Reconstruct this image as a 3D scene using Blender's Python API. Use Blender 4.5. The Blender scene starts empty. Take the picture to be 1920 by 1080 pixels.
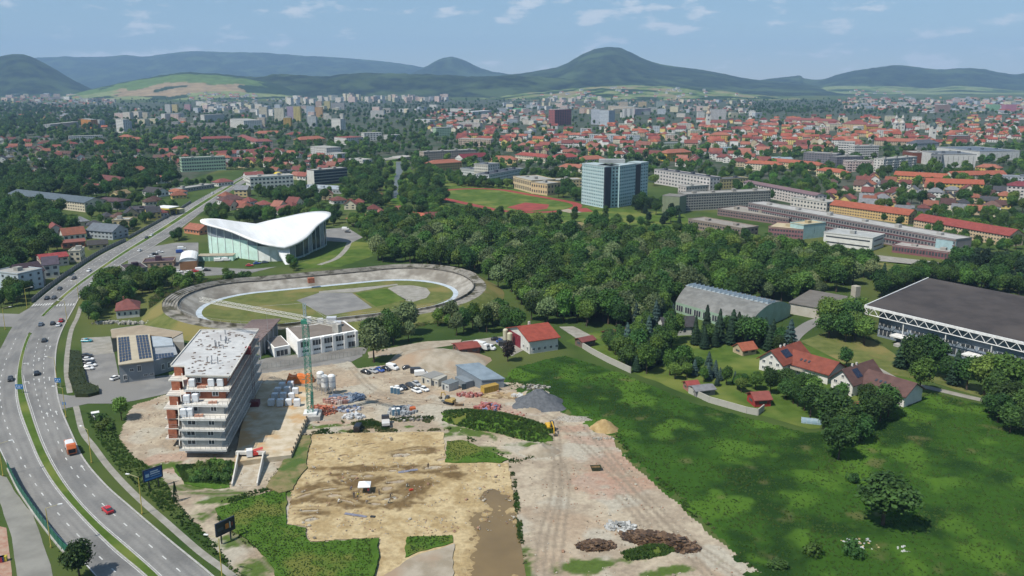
import bpy, math, random
from mathutils import Vector, Matrix, noise
R=math.radians
random.seed(11)
scene=bpy.context.scene
COL=scene.collection
# ------------------------------------------------------------------ camera, sky, sun, exposure
CAM_H=105.0; FOC=1600.0; HORIZON=150.0
PITCH=math.atan((540-HORIZON)/FOC); SP,CP=math.sin(PITCH),math.cos(PITCH)
cam=bpy.data.cameras.new('camera'); cam.sensor_width=36; cam.lens=36*FOC/1920; cam.clip_start=1; cam.clip_end=60000
camo=bpy.data.objects.new('camera',cam); COL.objects.link(camo)
camo.location=(0,0,CAM_H); camo.rotation_euler=(math.pi/2-PITCH,0,0); scene.camera=camo
SUN_EL=R(56); SUN_AZ=R(231)            # azimuth clockwise from +Y: the sun stands behind the camera, to its left
SUN_STRENGTH=4.6; SKY_STRENGTH=0.10; EXPOSURE=0.30; HAZE=0.66e-4
w=bpy.data.worlds.new('World'); scene.world=w; w.use_nodes=True
nt=w.node_tree; nt.nodes.clear(); N=nt.nodes.new; L=nt.links.new
out=N('ShaderNodeOutputWorld'); bg=N('ShaderNodeBackground'); bg.inputs[1].default_value=SKY_STRENGTH
sky=N('ShaderNodeTexSky'); sky.sky_type='NISHITA'; sky.sun_disc=False; sky.sun_elevation=SUN_EL; sky.sun_rotation=SUN_AZ
sky.air_density=1.0; sky.dust_density=0.0; sky.ozone_density=4.0; sky.altitude=250
tc=N('ShaderNodeTexCoord'); sx=N('ShaderNodeSeparateXYZ'); L(tc.outputs['Generated'],sx.inputs[0])
def mth(op,a,b=None,c=None):
    n=N('ShaderNodeMath'); n.operation=op
    for i,q in enumerate((a,b,c)):
        if q is None: continue
        if isinstance(q,(int,float)): n.inputs[i].default_value=q
        else: L(q,n.inputs[i])
    return n.outputs[0]
cmb=N('ShaderNodeCombineXYZ'); L(sx.outputs[0],cmb.inputs[0]); L(sx.outputs[1],cmb.inputs[1]); L(mth('MULTIPLY',sx.outputs[2],3.2),cmb.inputs[2])
def wnoise(scale,detail,rough,off):
    mp=N('ShaderNodeMapping'); mp.inputs['Location'].default_value=off; L(cmb.outputs[0],mp.inputs[0])
    n=N('ShaderNodeTexNoise'); n.inputs['Scale'].default_value=scale; n.inputs['Detail'].default_value=detail; n.inputs['Roughness'].default_value=rough
    L(mp.outputs[0],n.inputs[0]); return n.outputs[0]
n1=wnoise(19.0,6,0.55,(3.1,1.7,0)); n2=wnoise(3.1,2,0.5,(0.3,7.7,0))
cov=mth('ADD',n1,mth('MULTIPLY',mth('SUBTRACT',n2,0.5),0.5))
mr=N('ShaderNodeMapRange'); mr.interpolation_type='SMOOTHSTEP'; L(cov,mr.inputs[0]); mr.inputs[1].default_value=0.565; mr.inputs[2].default_value=0.70
fac=mth('MULTIPLY',mr.outputs[0],0.75)
hs=N('ShaderNodeHueSaturation'); L(sky.outputs[0],hs.inputs['Color']); hs.inputs['Saturation'].default_value=1.05; hs.inputs['Value'].default_value=1.0
um=N('ShaderNodeMixRGB'); um.inputs[0].default_value=.6; L(hs.outputs[0],um.inputs[1]); um.inputs[2].default_value=(2.0,3.2,4.45,1)   # evens the sky out to the mild blue of a hazy summer day
mx=N('ShaderNodeMixRGB'); L(fac,mx.inputs[0]); L(um.outputs[0],mx.inputs[1]); mx.inputs[2].default_value=(6.2,6.6,7.0,1)
L(mx.outputs[0],bg.inputs[0]); L(bg.outputs[0],out.inputs[0])
sl=bpy.data.lights.new('sun','SUN'); sl.energy=SUN_STRENGTH; sl.angle=R(0.53); sl.color=(1.0,0.955,0.875)
so=bpy.data.objects.new('sun',sl); COL.objects.link(so)
sd=Vector((math.sin(SUN_AZ)*math.cos(SUN_EL),math.cos(SUN_AZ)*math.cos(SUN_EL),math.sin(SUN_EL)))
so.rotation_euler=sd.to_track_quat('Z','Y').to_euler(); so.location=(-300,-200,600)
vs=scene.view_settings; vs.view_transform='Standard'; vs.look='None'; vs.exposure=EXPOSURE; vs.gamma=1; vs.use_curve_mapping=False
scene.cycles.volume_bounces=0; scene.cycles.max_bounces=5; scene.cycles.diffuse_bounces=2; scene.cycles.transparent_max_bounces=8
scene.cycles.volume_step_rate=4
scene.cycles.use_adaptive_sampling=True; scene.cycles.adaptive_threshold=0.02
scene.cycles.use_denoising=True
# ------------------------------------------------------------------ helpers
def ray(px,py):
    u=(px-960)/FOC; v=(py-540)/FOC
    return u, CP-v*SP, -SP-v*CP
def P(px,py,z=0.0):
    "where the line of sight of a photo point meets the level z"
    x,y,zz=ray(px,py); t=(z-CAM_H)/zz
    return Vector((x*t,y*t,z))
def PY(px,py,Y):
    "the point on that line of sight at the distance Y"
    x,y,zz=ray(px,py); t=Y/y
    return Vector((x*t,Y,CAM_H+zz*t))
def proj(p):
    d=p-Vector((0,0,CAM_H)); zc=d.y*CP-d.z*SP; up=d.y*SP+d.z*CP
    return 960+FOC*d.x/zc, 540-FOC*up/zc
def lin(h):
    h=h.lstrip('#'); c=[int(h[i:i+2],16)/255 for i in (0,2,4)]
    return tuple(x/12.92 if x<=.04045 else ((x+.055)/1.055)**2.4 for x in c)
class MB:
    def __init__(s): s.v=[]; s.f=[]; s.m=[]
    def poly(s,pts,m=0):
        i=len(s.v); s.v+= [tuple(p) for p in pts]; s.f.append(tuple(range(i,i+len(pts)))); s.m.append(m)
    def box(s,x0,y0,z0,x1,y1,z1,m=0,mt=None):
        i=len(s.v)
        s.v+=[(x0,y0,z0),(x1,y0,z0),(x1,y1,z0),(x0,y1,z0),(x0,y0,z1),(x1,y0,z1),(x1,y1,z1),(x0,y1,z1)]
        s.f+=[(i,i+1,i+5,i+4),(i+1,i+2,i+6,i+5),(i+2,i+3,i+7,i+6),(i+3,i,i+4,i+7),(i+4,i+5,i+6,i+7),(i+3,i+2,i+1,i)]
        s.m+=[m,m,m,m,m if mt is None else mt,m]
    def obox(s,c,sz,rz=0,m=0):
        "box by base centre, size and turn"
        a,b=math.cos(rz),math.sin(rz); i=len(s.v); x,y,z=c; hx,hy=sz[0]/2,sz[1]/2
        for zz in (z,z+sz[2]):
            for dx,dy in ((-hx,-hy),(hx,-hy),(hx,hy),(-hx,hy)): s.v.append((x+dx*a-dy*b,y+dx*b+dy*a,zz))
        s.f+=[(i,i+1,i+5,i+4),(i+1,i+2,i+6,i+5),(i+2,i+3,i+7,i+6),(i+3,i,i+4,i+7),(i+4,i+5,i+6,i+7),(i+3,i+2,i+1,i)]; s.m+=[m]*6
    def prism(s,poly,z0,z1,m=0,mt=None):
        n=len(poly); i=len(s.v)
        if sum(poly[k][0]*poly[(k+1)%n][1]-poly[(k+1)%n][0]*poly[k][1] for k in range(n))<0: poly=poly[::-1]
        s.v+=[(p[0],p[1],z0) for p in poly]+[(p[0],p[1],z1) for p in poly]
        for k in range(n): s.f.append((i+k,i+(k+1)%n,i+n+(k+1)%n,i+n+k)); s.m.append(m)
        s.f.append(tuple(range(i+n,i+2*n))); s.m.append(m if mt is None else mt)
        s.f.append(tuple(range(i+n-1,i-1,-1))); s.m.append(m)
    def tube(s,a,b,r0,r1=None,n=6,m=0):
        r1=r0 if r1 is None else r1; a=Vector(a); b=Vector(b); d=(b-a)
        if d.length<1e-6: return
        d.normalize(); u=d.orthogonal().normalized(); v=d.cross(u); i=len(s.v)
        for c,r in ((a,r0),(b,r1)):
            for k in range(n): q=2*math.pi*k/n; s.v.append(tuple(c+u*(r*math.cos(q))+v*(r*math.sin(q))))
        for k in range(n): s.f.append((i+k,i+(k+1)%n,i+n+(k+1)%n,i+n+k)); s.m.append(m)
        s.f.append(tuple(range(i+n-1,i-1,-1))); s.m.append(m); s.f.append(tuple(range(i+n,i+2*n))); s.m.append(m)
    def lathe(s,prof,c=(0,0,0),n=16,m=0):
        i=len(s.v)
        for r,z in prof:
            for k in range(n): q=2*math.pi*k/n; s.v.append((c[0]+r*math.cos(q),c[1]+r*math.sin(q),c[2]+z))
        for j in range(len(prof)-1):
            for k in range(n): s.f.append((i+j*n+k,i+j*n+(k+1)%n,i+(j+1)*n+(k+1)%n,i+(j+1)*n+k)); s.m.append(m)
        s.f.append(tuple(range(i+n-1,i-1,-1))); s.m.append(m)
        s.f.append(tuple(range(i+(len(prof)-1)*n,i+len(prof)*n))); s.m.append(m)
    def mesh(s,name,mats,smooth=False):
        me=bpy.data.meshes.new(name); me.from_pydata(s.v,[],s.f)
        if not isinstance(mats,(list,tuple)): mats=[mats]
        for q in mats: me.materials.append(q)
        if len(mats)>1: me.polygons.foreach_set('material_index',s.m)
        if smooth: me.polygons.foreach_set('use_smooth',[True]*len(s.f))
        me.update(); return me
    def build(s,name,mats,parent=None,color=None,smooth=False,loc=None,rz=0):
        return put(s.mesh(name,mats,smooth),name,parent,color,loc,rz)
def put(me,name,parent=None,color=None,loc=None,rz=0):
    o=bpy.data.objects.new(name,me); COL.objects.link(o)
    if parent is not None: o.parent=parent
    if color is not None: o.color=(*color[:3],1)
    if loc is not None: o.location=loc
    if rz: o.rotation_euler.z=rz
    return o
def tag(o,label=None,cat=None,group=None,kind=None):
    if label: o['label']=label
    if cat: o['category']=cat
    if group: o['group']=group
    if kind: o['kind']=kind
    return o
def thing(name,label,cat,loc=(0,0,0),rz=0,group=None):
    o=bpy.data.objects.new(name,None); COL.objects.link(o); o.location=loc; o.rotation_euler.z=rz; o.empty_display_size=.5
    return tag(o,label,cat,group)
def copy_tree(o,parent=None):
    c=o.copy(); COL.objects.link(c); c.parent=parent
    for ch in o.children: copy_tree(ch,c)
    return c
def place(o,loc,rz,label,color=None,sc=None):
    o.location=loc; o.rotation_euler.z=rz; o['label']=label
    if sc: o.scale=(sc,sc,sc)
    if color is not None:
        for ch in o.children:
            if ch.get('paint'): ch.color=(*color,1)
    return o
# labels made from a thing's looks; look-alikes get their place in the row at the end
AUTO=[]
def auto(o,base,pos): AUTO.append((o,base,pos)); o['label']=base
ORD='first second third fourth fifth sixth seventh eighth ninth tenth eleventh twelfth'.split()
def finish_labels():
    by={}
    for o,b,p in AUTO: by.setdefault(b,[]).append((o,p))
    for b,l in by.items():
        if 1<len(l)<=12:
            l.sort(key=lambda q:q[1][0])
            for i,(o,p) in enumerate(l):
                o['label']=b+(', leftmost of its kind' if i==0 else ', rightmost of its kind' if i==len(l)-1 else ', %s from the left'%ORD[i])
        elif len(l)>12:
            # split in two rows by distance first
            l.sort(key=lambda q:-q[1][1]); k=-(-len(l)//12) if len(l)<=60 else 5
            n=-(-len(l)//k)
            rows=[', nearest row',', second row',', middle row',', fourth row',', farthest row']
            for j in range(k):
                seg=sorted(l[j*n:(j+1)*n],key=lambda q:q[1][0])
                for i,(o,p) in enumerate(seg):
                    o['label']=b+rows[j]+(', %s from left'%ORD[i] if i<12 else ', beyond the twelfth')
OCC=set()
def occ_at(x,y): return (int(x//4),int(y//4)) in OCC
def occ_free(x,y,r):
    n=int(r//4)+1; i,j=int(x//4),int(y//4)
    return not any((i+a,j+b) in OCC for a in range(-n,n+1) for b in range(-n,n+1) if a*a+b*b<=n*n)
def occ_poly(poly,pad=0):
    xs=[p[0] for p in poly]; ys=[p[1] for p in poly]
    for i in range(int((min(xs)-pad)//4),int((max(xs)+pad)//4)+1):
        for j in range(int((min(ys)-pad)//4),int((max(ys)+pad)//4)+1):
            x,y=i*4+2,j*4+2
            if inside(x,y,poly) or (pad and any(inside(x+a,y+b,poly) for a in (-pad,pad) for b in (-pad,pad))): OCC.add((i,j))
def inside(x,y,poly):
    c=False; n=len(poly)
    for i in range(n):
        x1,y1=poly[i][0],poly[i][1]; x2,y2=poly[i-1][0],poly[i-1][1]
        if (y1>y)!=(y2>y) and x<(x2-x1)*(y-y1)/(y2-y1)+x1: c=not c
    return c
def spline(pts,step=4.0):
    "smooth line through points, resampled evenly"
    q=[Vector(p) for p in pts]; q=[q[0]*2-q[1]]+q+[q[-1]*2-q[-2]]; o=[]
    for i in range(1,len(q)-2):
        a,b,c,d=q[i-1:i+3]; n=max(2,int((c-b).length/step))
        for k in range(n):
            t=k/n; o.append(.5*((2*b)+(c-a)*t+(2*a-5*b+4*c-d)*t*t+(3*b-a-3*c+d)*t**3))
    o.append(q[-2]); return o
def at_len(pts):
    s=[0.0]
    for i in range(1,len(pts)): s.append(s[-1]+(pts[i]-pts[i-1]).length)
    return s
def resample(pts,n):
    s=at_len(pts); o=[]; j=0
    for k in range(n):
        t=s[-1]*k/(n-1)
        while j<len(pts)-2 and s[j+1]<t: j+=1
        u=(t-s[j])/max(1e-9,s[j+1]-s[j]); o.append(pts[j].lerp(pts[j+1],min(1,max(0,u))))
    return o
# ------------------------------------------------------------------ materials
MATS={}
def nodes(name):
    m=bpy.data.materials.new(name); m.use_nodes=True; t=m.node_tree
    return m,t,t.nodes['Principled BSDF']
def mat(name,a,b=None,scale=1.0,rough=.85,metal=0.0,bump=0.0,detail=4,obj=False,c=None,scale2=None,spec=.3,lo=.38,hi=.62,objrand=0.0,bscale=None,stretch=None,world=False):
    "a surface: colour a varied towards b (and c in patches) by noise; obj: a comes from the object's own colour"
    if name in MATS: return MATS[name]
    m,t,p=nodes(name); N=t.nodes.new; L=t.links.new
    p.inputs['Roughness'].default_value=rough; p.inputs['Metallic'].default_value=metal; p.inputs['Specular IOR Level'].default_value=spec
    tc=N('ShaderNodeTexCoord'); vec=tc.outputs['Object']
    if world: g=N('ShaderNodeNewGeometry'); vec=g.outputs['Position']
    if stretch: mp=N('ShaderNodeMapping'); mp.inputs['Scale'].default_value=stretch; L(vec,mp.inputs[0]); vec=mp.outputs[0]
    def nz(s,d,x=None):
        n=N('ShaderNodeTexNoise'); n.inputs['Scale'].default_value=s; n.inputs['Detail'].default_value=d; n.inputs['Roughness'].default_value=.6; L(vec,n.inputs['Vector']); return n.outputs[0]
    def ramp(f,l,h):
        r=N('ShaderNodeMapRange'); L(f,r.inputs[0]); r.inputs[1].default_value=l; r.inputs[2].default_value=h; return r.outputs[0]
    def mix(f,x,y,mode='MIX'):
        n=N('ShaderNodeMixRGB'); n.blend_type=mode
        for i,q in ((0,f),(1,x),(2,y)):
            if isinstance(q,(int,float)): n.inputs[i].default_value=q
            elif isinstance(q,tuple): n.inputs[i].default_value=(*q[:3],1)
            else: L(q,n.inputs[i])
        return n.outputs[0]
    if obj:
        oi=N('ShaderNodeObjectInfo'); col=oi.outputs['Color']
        n1=ramp(nz(scale,detail),.3,.75); col=mix(n1,col,mix(1.0,col,b or (.8,.78,.74),'MULTIPLY'))
    else:
        col=a
        if b: col=mix(ramp(nz(scale,detail),lo,hi),a,b)
        if c: col=mix(ramp(nz(scale2 or scale*.13,3),.5,.62),col,c)
    if objrand:
        oi=N('ShaderNodeObjectInfo'); h=N('ShaderNodeHueSaturation'); L(col,h.inputs['Color']) if not isinstance(col,tuple) else None
        r=N('ShaderNodeMapRange'); L(oi.outputs['Random'],r.inputs[0]); r.inputs[3].default_value=1-objrand; r.inputs[4].default_value=1+objrand; L(r.outputs[0],h.inputs['Value'])
        r2=N('ShaderNodeMapRange'); mm=N('ShaderNodeMath'); mm.operation='FRACT'; m3=N('ShaderNodeMath'); m3.operation='MULTIPLY'; m3.inputs[1].default_value=7.31
        L(oi.outputs['Random'],m3.inputs[0]); L(m3.outputs[0],mm.inputs[0]); L(mm.outputs[0],r2.inputs[0]); r2.inputs[3].default_value=.5-.014*objrand/.3; r2.inputs[4].default_value=.5+.016*objrand/.3; L(r2.outputs[0],h.inputs['Hue'])
        col=h.outputs[0]
    if isinstance(col,tuple): p.inputs['Base Color'].default_value=(*col[:3],1)
    else: L(col,p.inputs['Base Color'])
    if bump:
        bn=N('ShaderNodeBump'); bn.inputs['Strength'].default_value=min(1,bump); bn.inputs['Distance'].default_value=max(.05,bump*.3); L(nz(bscale or scale*3,5),bn.inputs['Height']); L(bn.outputs[0],p.inputs['Normal'])
    MATS[name]=m; return m
def leafmat(name,a,b,rand=.38):
    if name in MATS: return MATS[name]
    m=mat(name,a,b,scale=.35,rough=.65,spec=.2,objrand=rand,detail=3,lo=.35,hi=.65); t=m.node_tree
    p=t.nodes['Principled BSDF']; o=t.nodes['Material Output']
    tr=t.nodes.new('ShaderNodeBsdfTranslucent'); ms=t.nodes.new('ShaderNodeMixShader'); ms.inputs[0].default_value=.22
    src=p.inputs['Base Color'].links[0].from_socket; t.links.new(src,tr.inputs[0])
    t.links.new(p.outputs[0],ms.inputs[1]); t.links.new(tr.outputs[0],ms.inputs[2]); t.links.new(ms.outputs[0],o.inputs[0]); return m
def tilemat(name):
    "roof tiles: courses as fine relief, the object's own colour, weathered"
    if name in MATS: return MATS[name]
    m=mat(name,(1,1,1),(.62,.6,.6),scale=.5,rough=.8,obj=True,bump=.0); t=m.node_tree; p=t.nodes['Principled BSDF']
    tc=t.nodes.new('ShaderNodeTexCoord'); wv=t.nodes.new('ShaderNodeTexWave'); wv.bands_direction='Z'; wv.inputs['Scale'].default_value=1.6; wv.inputs['Distortion'].default_value=.4
    t.links.new(tc.outputs['Object'],wv.inputs[0]); bn=t.nodes.new('ShaderNodeBump'); bn.inputs['Strength'].default_value=.5; bn.inputs['Distance'].default_value=.06
    t.links.new(wv.outputs[1],bn.inputs['Height']); t.links.new(bn.outputs[0],p.inputs['Normal']); return m
PL=mat('plaster',(1,1,1),(.78,.76,.72),scale=.35,obj=True,bump=.15,bscale=6)
TILE=tilemat('roof_tiles')
FLAT=mat('roof_felt',(1,1,1),(.7,.7,.68),scale=.22,obj=True,rough=.9,bump=.1)
GLASS=mat('window_glass',(.03,.036,.044),(.07,.08,.09),scale=.4,rough=.15,spec=.6)
PAINT=mat('car_paint',(1,1,1),(.96,.96,.96),scale=.5,obj=True,rough=.28,spec=.5)
METAL=mat('painted_metal',(1,1,1),(.85,.84,.82),scale=1.5,obj=True,rough=.5,spec=.4)
CONC=mat('concrete',(.40,.385,.355),(.29,.28,.26),scale=.6,bump=.1,c=(.33,.31,.28))
WHITE=mat('white_paint',(.72,.72,.70),(.58,.57,.55),scale=1.0,rough=.6)
DARK=mat('opening_shade',(.018,.018,.02),rough=.8)  # near-black for plates that stand in for the shade inside openings
RUBBER=mat('tyre_rubber',(.02,.02,.02),rough=.8)
BRICK=mat('clay_brick',(.36,.13,.07),(.26,.09,.05),scale=1.2,bump=.2)
LUMP=mat('lamp_glass',(.6,.6,.58),rough=.3)
BARK=mat('bark',(.085,.06,.04),(.05,.035,.025),scale=2,bump=.4)
C=lambda h,k=1.0: tuple(x*k for x in lin(h))
# ------------------------------------------------------------------ ground, hills, air
def struct(o): o['kind']='structure'; return o
G_GRASS=mat('ground_grass',C('#4a5a2c',.9),C('#33471f',.9),scale=.02,world=True,detail=8,c=C('#5d6236',.9),scale2=.006,bump=.5,bscale=.6,rough=.95,lo=.35,hi=.65,spec=.1)
mb=MB(); S=15500
ys=[-300,0,300,700,1500,3000,6000,15500]; xs=[-15500,-6000,-3000,-1500,-700,0,700,1500,3000,6000,15500]
for i in range(len(xs)-1):
    for j in range(len(ys)-1): mb.poly([(xs[i],ys[j],0),(xs[i+1],ys[j],0),(xs[i+1],ys[j+1],0),(xs[i],ys[j+1],0)])
struct(mb.build('ground',G_GRASS))
FOREST=mat('hill_forest',(.030,.048,.017),(.006,.013,.006),scale=.011,world=True,detail=10,rough=.95,bump=1.0,bscale=.03,lo=.4,hi=.6,spec=.05,c=(.050,.076,.026),scale2=.0028)
RIDGES=[]
def ridge(name,D,wf,wb,prof,m,amp=.10,sub=14,n2=26,rough=1.0,cols=None,z0=-3):
    "a hill: its crest follows a skyline at the distance D, slopes fall to front and back"
    pts=[PY(x,y,D) for x,y in prof]; cr=spline(pts,(pts[-1]-pts[0]).length/(sub*len(prof)))
    mb=MB(); nx=len(cr); rows=[]
    tv=[-1+k/n2 for k in range(n2+1)]+[k/8 for k in range(1,9)]
    for i,c in enumerate(cr):
        h=max(.5,c.z)
        for k,t in enumerate(tv):
            wd=wf if t<0 else wb
            y=c.y+t*wd*(.75+.25*h/260 if h<260 else 1); a=abs(t); s=.5+.5*math.cos(math.pi*a); s=s*.75+.25*max(0,1-a)
            q=Vector((c.x/900,y/900,3.3)); g=noise.fractal(q,.9,2.1,6)*amp*h*min(1,4*a)*(1-a*.6)
            f=noise.fractal(Vector((c.x/70,y/70,1)),1,2,3)*rough*5
            rows.append((c.x*(y/c.y),y,h*s+g*s+f*s+(z0 if a>=.999 else 0)))
    m_=len(tv); f=[]
    for i in range(nx-1):
        for k in range(m_-1): f.append((i*m_+k,(i+1)*m_+k,(i+1)*m_+k+1,i*m_+k+1))
    me=bpy.data.meshes.new(name); me.from_pydata(rows,[],f); me.materials.append(m); me.polygons.foreach_set('use_smooth',[True]*len(f))
    if cols:
        at=me.color_attributes.new('land','FLOAT_COLOR','POINT')
        for i in range(nx):
            for k,t in enumerate(tv):
                x,y,z=rows[i*m_+k]; at.data[i*m_+k].color=(*cols(i/(nx-1),t,x,y),1)
    o=bpy.data.objects.new(name,me); COL.objects.link(o); RIDGES.append((rows,f)); return struct(o)
def landmat(name):
    m,t,p=nodes(name); a=t.nodes.new('ShaderNodeAttribute'); a.attribute_name='land'; g=t.nodes.new('ShaderNodeNewGeometry')
    n=t.nodes.new('ShaderNodeTexNoise'); n.inputs['Scale'].default_value=.02; n.inputs['Detail'].default_value=8; t.links.new(g.outputs[0],n.inputs[0])
    r=t.nodes.new('ShaderNodeMapRange'); r.inputs[1].default_value=.3; r.inputs[2].default_value=.7; r.inputs[3].default_value=.75; r.inputs[4].default_value=1.2; t.links.new(n.outputs[0],r.inputs[0])
    h=t.nodes.new('ShaderNodeHueSaturation'); t.links.new(a.outputs[0],h.inputs['Color']); t.links.new(r.outputs[0],h.inputs['Value']); t.links.new(h.outputs[0],p.inputs['Base Color'])
    p.inputs['Roughness'].default_value=.95; p.inputs['Specular IOR Level'].default_value=.05; return m
LAND=landmat('hill_fields')
FG,FT,FD,FP=(.085,.135,.035),(.25,.185,.105),(.022,.042,.015),(.16,.19,.075)
def fields_left(u,t,x,y):
    n=noise.fractal(Vector((x/260,y/260,0)),1,2,3); s=t+.10*n; w=u+.05*noise.fractal(Vector((x/120,y/120,7)),1,2,2)
    if s>-.12: return FD
    if w<.22: return FD if n>.12 else FG if s>-.5 else FP
    if s>-.44+.1*(u-.5): return FG if w<.84 else FD
    if s>-.76+.2*(u-.4): return FT if w<.74 and not (.36<w<.5 and abs(s+.58)<.035) else FD
    return FP if n<.05 else FD
def fields_mid(u,t,x,y):
    n=noise.fractal(Vector((x/200,y/130,0)),1,2,4)
    return FD if n>.12 else FG if n>-.02 else FP if n>-.25 else (.2,.17,.09)
def fields_right(u,t,x,y):
    n=noise.fractal(Vector((x/420,y/200,2)),1,2,3)
    return FD if n>.22 else FG if n>.05 else FP
ridge('mountain_range',14000,3500,1200,[(-300,140),(-100,120),(20,116),(70,108),(140,107),(200,106),(235,103),(270,106),(310,101),(360,96),(430,98),(500,100),(560,105),(620,107),(700,113),(750,119),(790,126),(840,138),(900,148),(960,156),(1020,163)],FOREST,amp=.25)
ridge('cone_hill',11000,1500,900,[(690,166),(740,148),(770,138),(800,124),(820,113),(838,107),(852,107),(872,114),(900,127),(930,135),(980,143),(1020,152),(1070,166)],FOREST)
ridge('cone_hill',7000,1300,900,[(-260,165),(-160,158),(-90,140),(-40,118),(0,106),(20,102),(42,102),(60,107),(90,122),(120,140),(145,154),(170,166),(200,176)],FOREST)
ridge('forest_hill',9200,1900,1000,[(1330,170),(1400,155),(1440,148),(1470,145),(1500,142),(1508,147),(1540,149),(1570,140),(1600,133),(1640,127),(1680,122),(1720,126),(1760,130),(1800,128),(1840,129),(1870,135),(1900,139),(1930,137),(2000,128),(2100,140),(2250,160)],FOREST,amp=.16)
ridge('forest_hill',8000,2600,1100,[(790,173),(840,158),(880,150),(930,142),(980,137),(1040,127),(1062,119),(1080,108),(1100,98),(1120,91),(1142,88),(1162,90),(1180,97),(1200,107),(1230,118),(1260,124),(1310,130),(1350,137),(1400,147),(1440,151),(1490,155),(1540,161),(1590,168),(1640,173)],FOREST,amp=.10)
ridge('forest_ridge',6200,900,900,[(270,179),(320,155),(350,141),(420,140),(480,144),(520,139),(560,141),(600,144),(640,140),(690,137),(760,139),(840,141),(900,144),(960,142),(1040,146),(1100,152),(1180,165),(1240,176)],FOREST,amp=.18,rough=1.5)
ridge('field_hill',5700,1050,600,[(120,178),(170,168),(200,161),(250,151),(300,142),(345,136),(400,138),(450,143),(490,150),(530,162),(570,178)],LAND,amp=.05,sub=20,n2=40,cols=fields_left)
ridge('field_slope',5300,850,500,[(900,190),(960,178),(1040,170),(1100,163),(1150,159),(1230,161),(1330,168),(1420,178),(1500,188)],LAND,amp=.08,sub=16,n2=30,cols=fields_mid)
ridge('field_slope',7600,1500,500,[(1380,182),(1450,172),(1540,163),(1600,161),(1680,162),(1740,166),(1800,160),(1860,165),(1930,171),(2050,168),(2200,180)],LAND,amp=.05,sub=16,n2=30,cols=fields_right)
ridge('field_slope',7000,1000,400,[(-200,170),(-60,164),(40,162),(110,164),(170,170),(220,176)],LAND,amp=.05,sub=16,n2=30,cols=fields_right)
# the air: one closed box round everything below the sky
hz=MB(); hz.box(-15700,-400,-6,15700,15700,760); hm=bpy.data.materials.new('hazy_air'); hm.use_nodes=True; t=hm.node_tree; t.nodes.clear()
o_=t.nodes.new('ShaderNodeOutputMaterial'); pv=t.nodes.new('ShaderNodeVolumePrincipled'); pv.inputs['Color'].default_value=(.42,.66,1.0,1); pv.inputs['Density'].default_value=HAZE; pv.inputs['Anisotropy'].default_value=.0
t.links.new(pv.outputs[0],o_.inputs['Volume']); hm.volume_intersection_method='FAST' if hasattr(hm,'volume_intersection_method') else None
hzo=hz.build('haze',hm); hzo['kind']='stuff'; hzo.display_type='WIRE'
# ------------------------------------------------------------------ sheets of ground
def rough_poly(pts,amp,seg):
    o=[]; n=len(pts)
    for i in range(n):
        a,b=pts[i],pts[(i+1)%n]; k=max(1,int((b-a).length/seg))
        for j in range(k):
            p=a.lerp(b,j/k); q=Vector((p.x/6,p.y/6,5)); v=noise.noise_vector(q)+.5*noise.noise_vector(q*3.1)
            o.append(Vector((p.x+v.x*amp,p.y+v.y*amp,p.z)))
    return o
def sheet(name,px,z,m,amp=.5,seg=2.5,occ=True,zp=None):
    pts=rough_poly([P(x,y,zp or 0) for x,y in px],amp,seg) if amp else [P(x,y,zp or 0) for x,y in px]
    if sum(pts[k].x*pts[k-1].y-pts[k-1].x*pts[k].y for k in range(len(pts)))>0: pts.reverse()
    mb=MB(); mb.poly([(p.x,p.y,z) for p in pts])
    if occ: occ_poly(pts)
    return struct(mb.build(name,m))
def slab(name,px,z,m,amp=.8,seg=.8,z0=-.2,occ=False,zp=None):
    "raised ground with its own edge"
    pts=rough_poly([P(x,y,z if zp is None else zp) for x,y in px],amp,seg); mb=MB(); mb.prism([(p.x,p.y) for p in pts],z0,z)
    if occ: occ_poly(pts)
    return struct(mb.build(name,m))
ASPH=mat('asphalt',C('#8f8d89',.76),C('#7b7a78',.76),scale=.12,world=True,detail=8,rough=.9,c=C('#868480',.74),scale2=.03,lo=.4,hi=.6,bump=.05,bscale=8)
PAVE=mat('pavement',C('#a39f96',.75),C('#8f8b80',.75),scale=.3,world=True,detail=7,rough=.9)
GRAVEL=mat('pale_gravel',C('#b5aa98',.72),C('#9c907c',.72),scale=.25,world=True,detail=9,rough=.95,c=C('#a8927a',.72),scale2=.05,bump=.35,bscale=3)
SAND=mat('dug_sand',C('#bfa678',.78),C('#a58c60',.78),scale=.35,world=True,detail=10,rough=.95,c=C('#8f764e',.78),scale2=.07,bump=.8,bscale=1.4,lo=.4,hi=.6)
SOIL=mat('brown_soil',C('#7d6540',.75),C('#63502f',.75),scale=.6,world=True,detail=8,rough=.95,bump=.8,bscale=2)
HAUL=mat('haul_ground',C('#b3a58e',.76),C('#9d8f79',.76),scale=.25,world=True,detail=10,rough=.95,c=C('#a88f7c',.76),scale2=.045,bump=.5,bscale=2,lo=.4,hi=.6)
PINK=mat('brick_rubble_ground',C('#a8806c',.75),C('#b39a86',.75),scale=.7,world=True,detail=10,rough=.95,bump=.5,bscale=3)
LAWN=mat('lawn',C('#52662c',.9),C('#42571f',.9),scale=.15,world=True,detail=8,rough=.95,c=C('#6a7238',.9),scale2=.03,bump=.4,bscale=2,spec=.1)
DRY=mat('dry_grass',C('#6c7040',.85),C('#555f30',.85),scale=.2,world=True,detail=8,rough=.95,c=C('#7d7548',.85),scale2=.05,bump=.4,bscale=2,spec=.1)
WEED=mat('weedy_meadow',C('#3c5a1e',.85),C('#28431a',.85),scale=.10,world=True,detail=9,rough=.95,c=C('#4d6a22',.85),scale2=.022,bump=1.0,bscale=.9,lo=.36,hi=.64,spec=.08)
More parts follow.
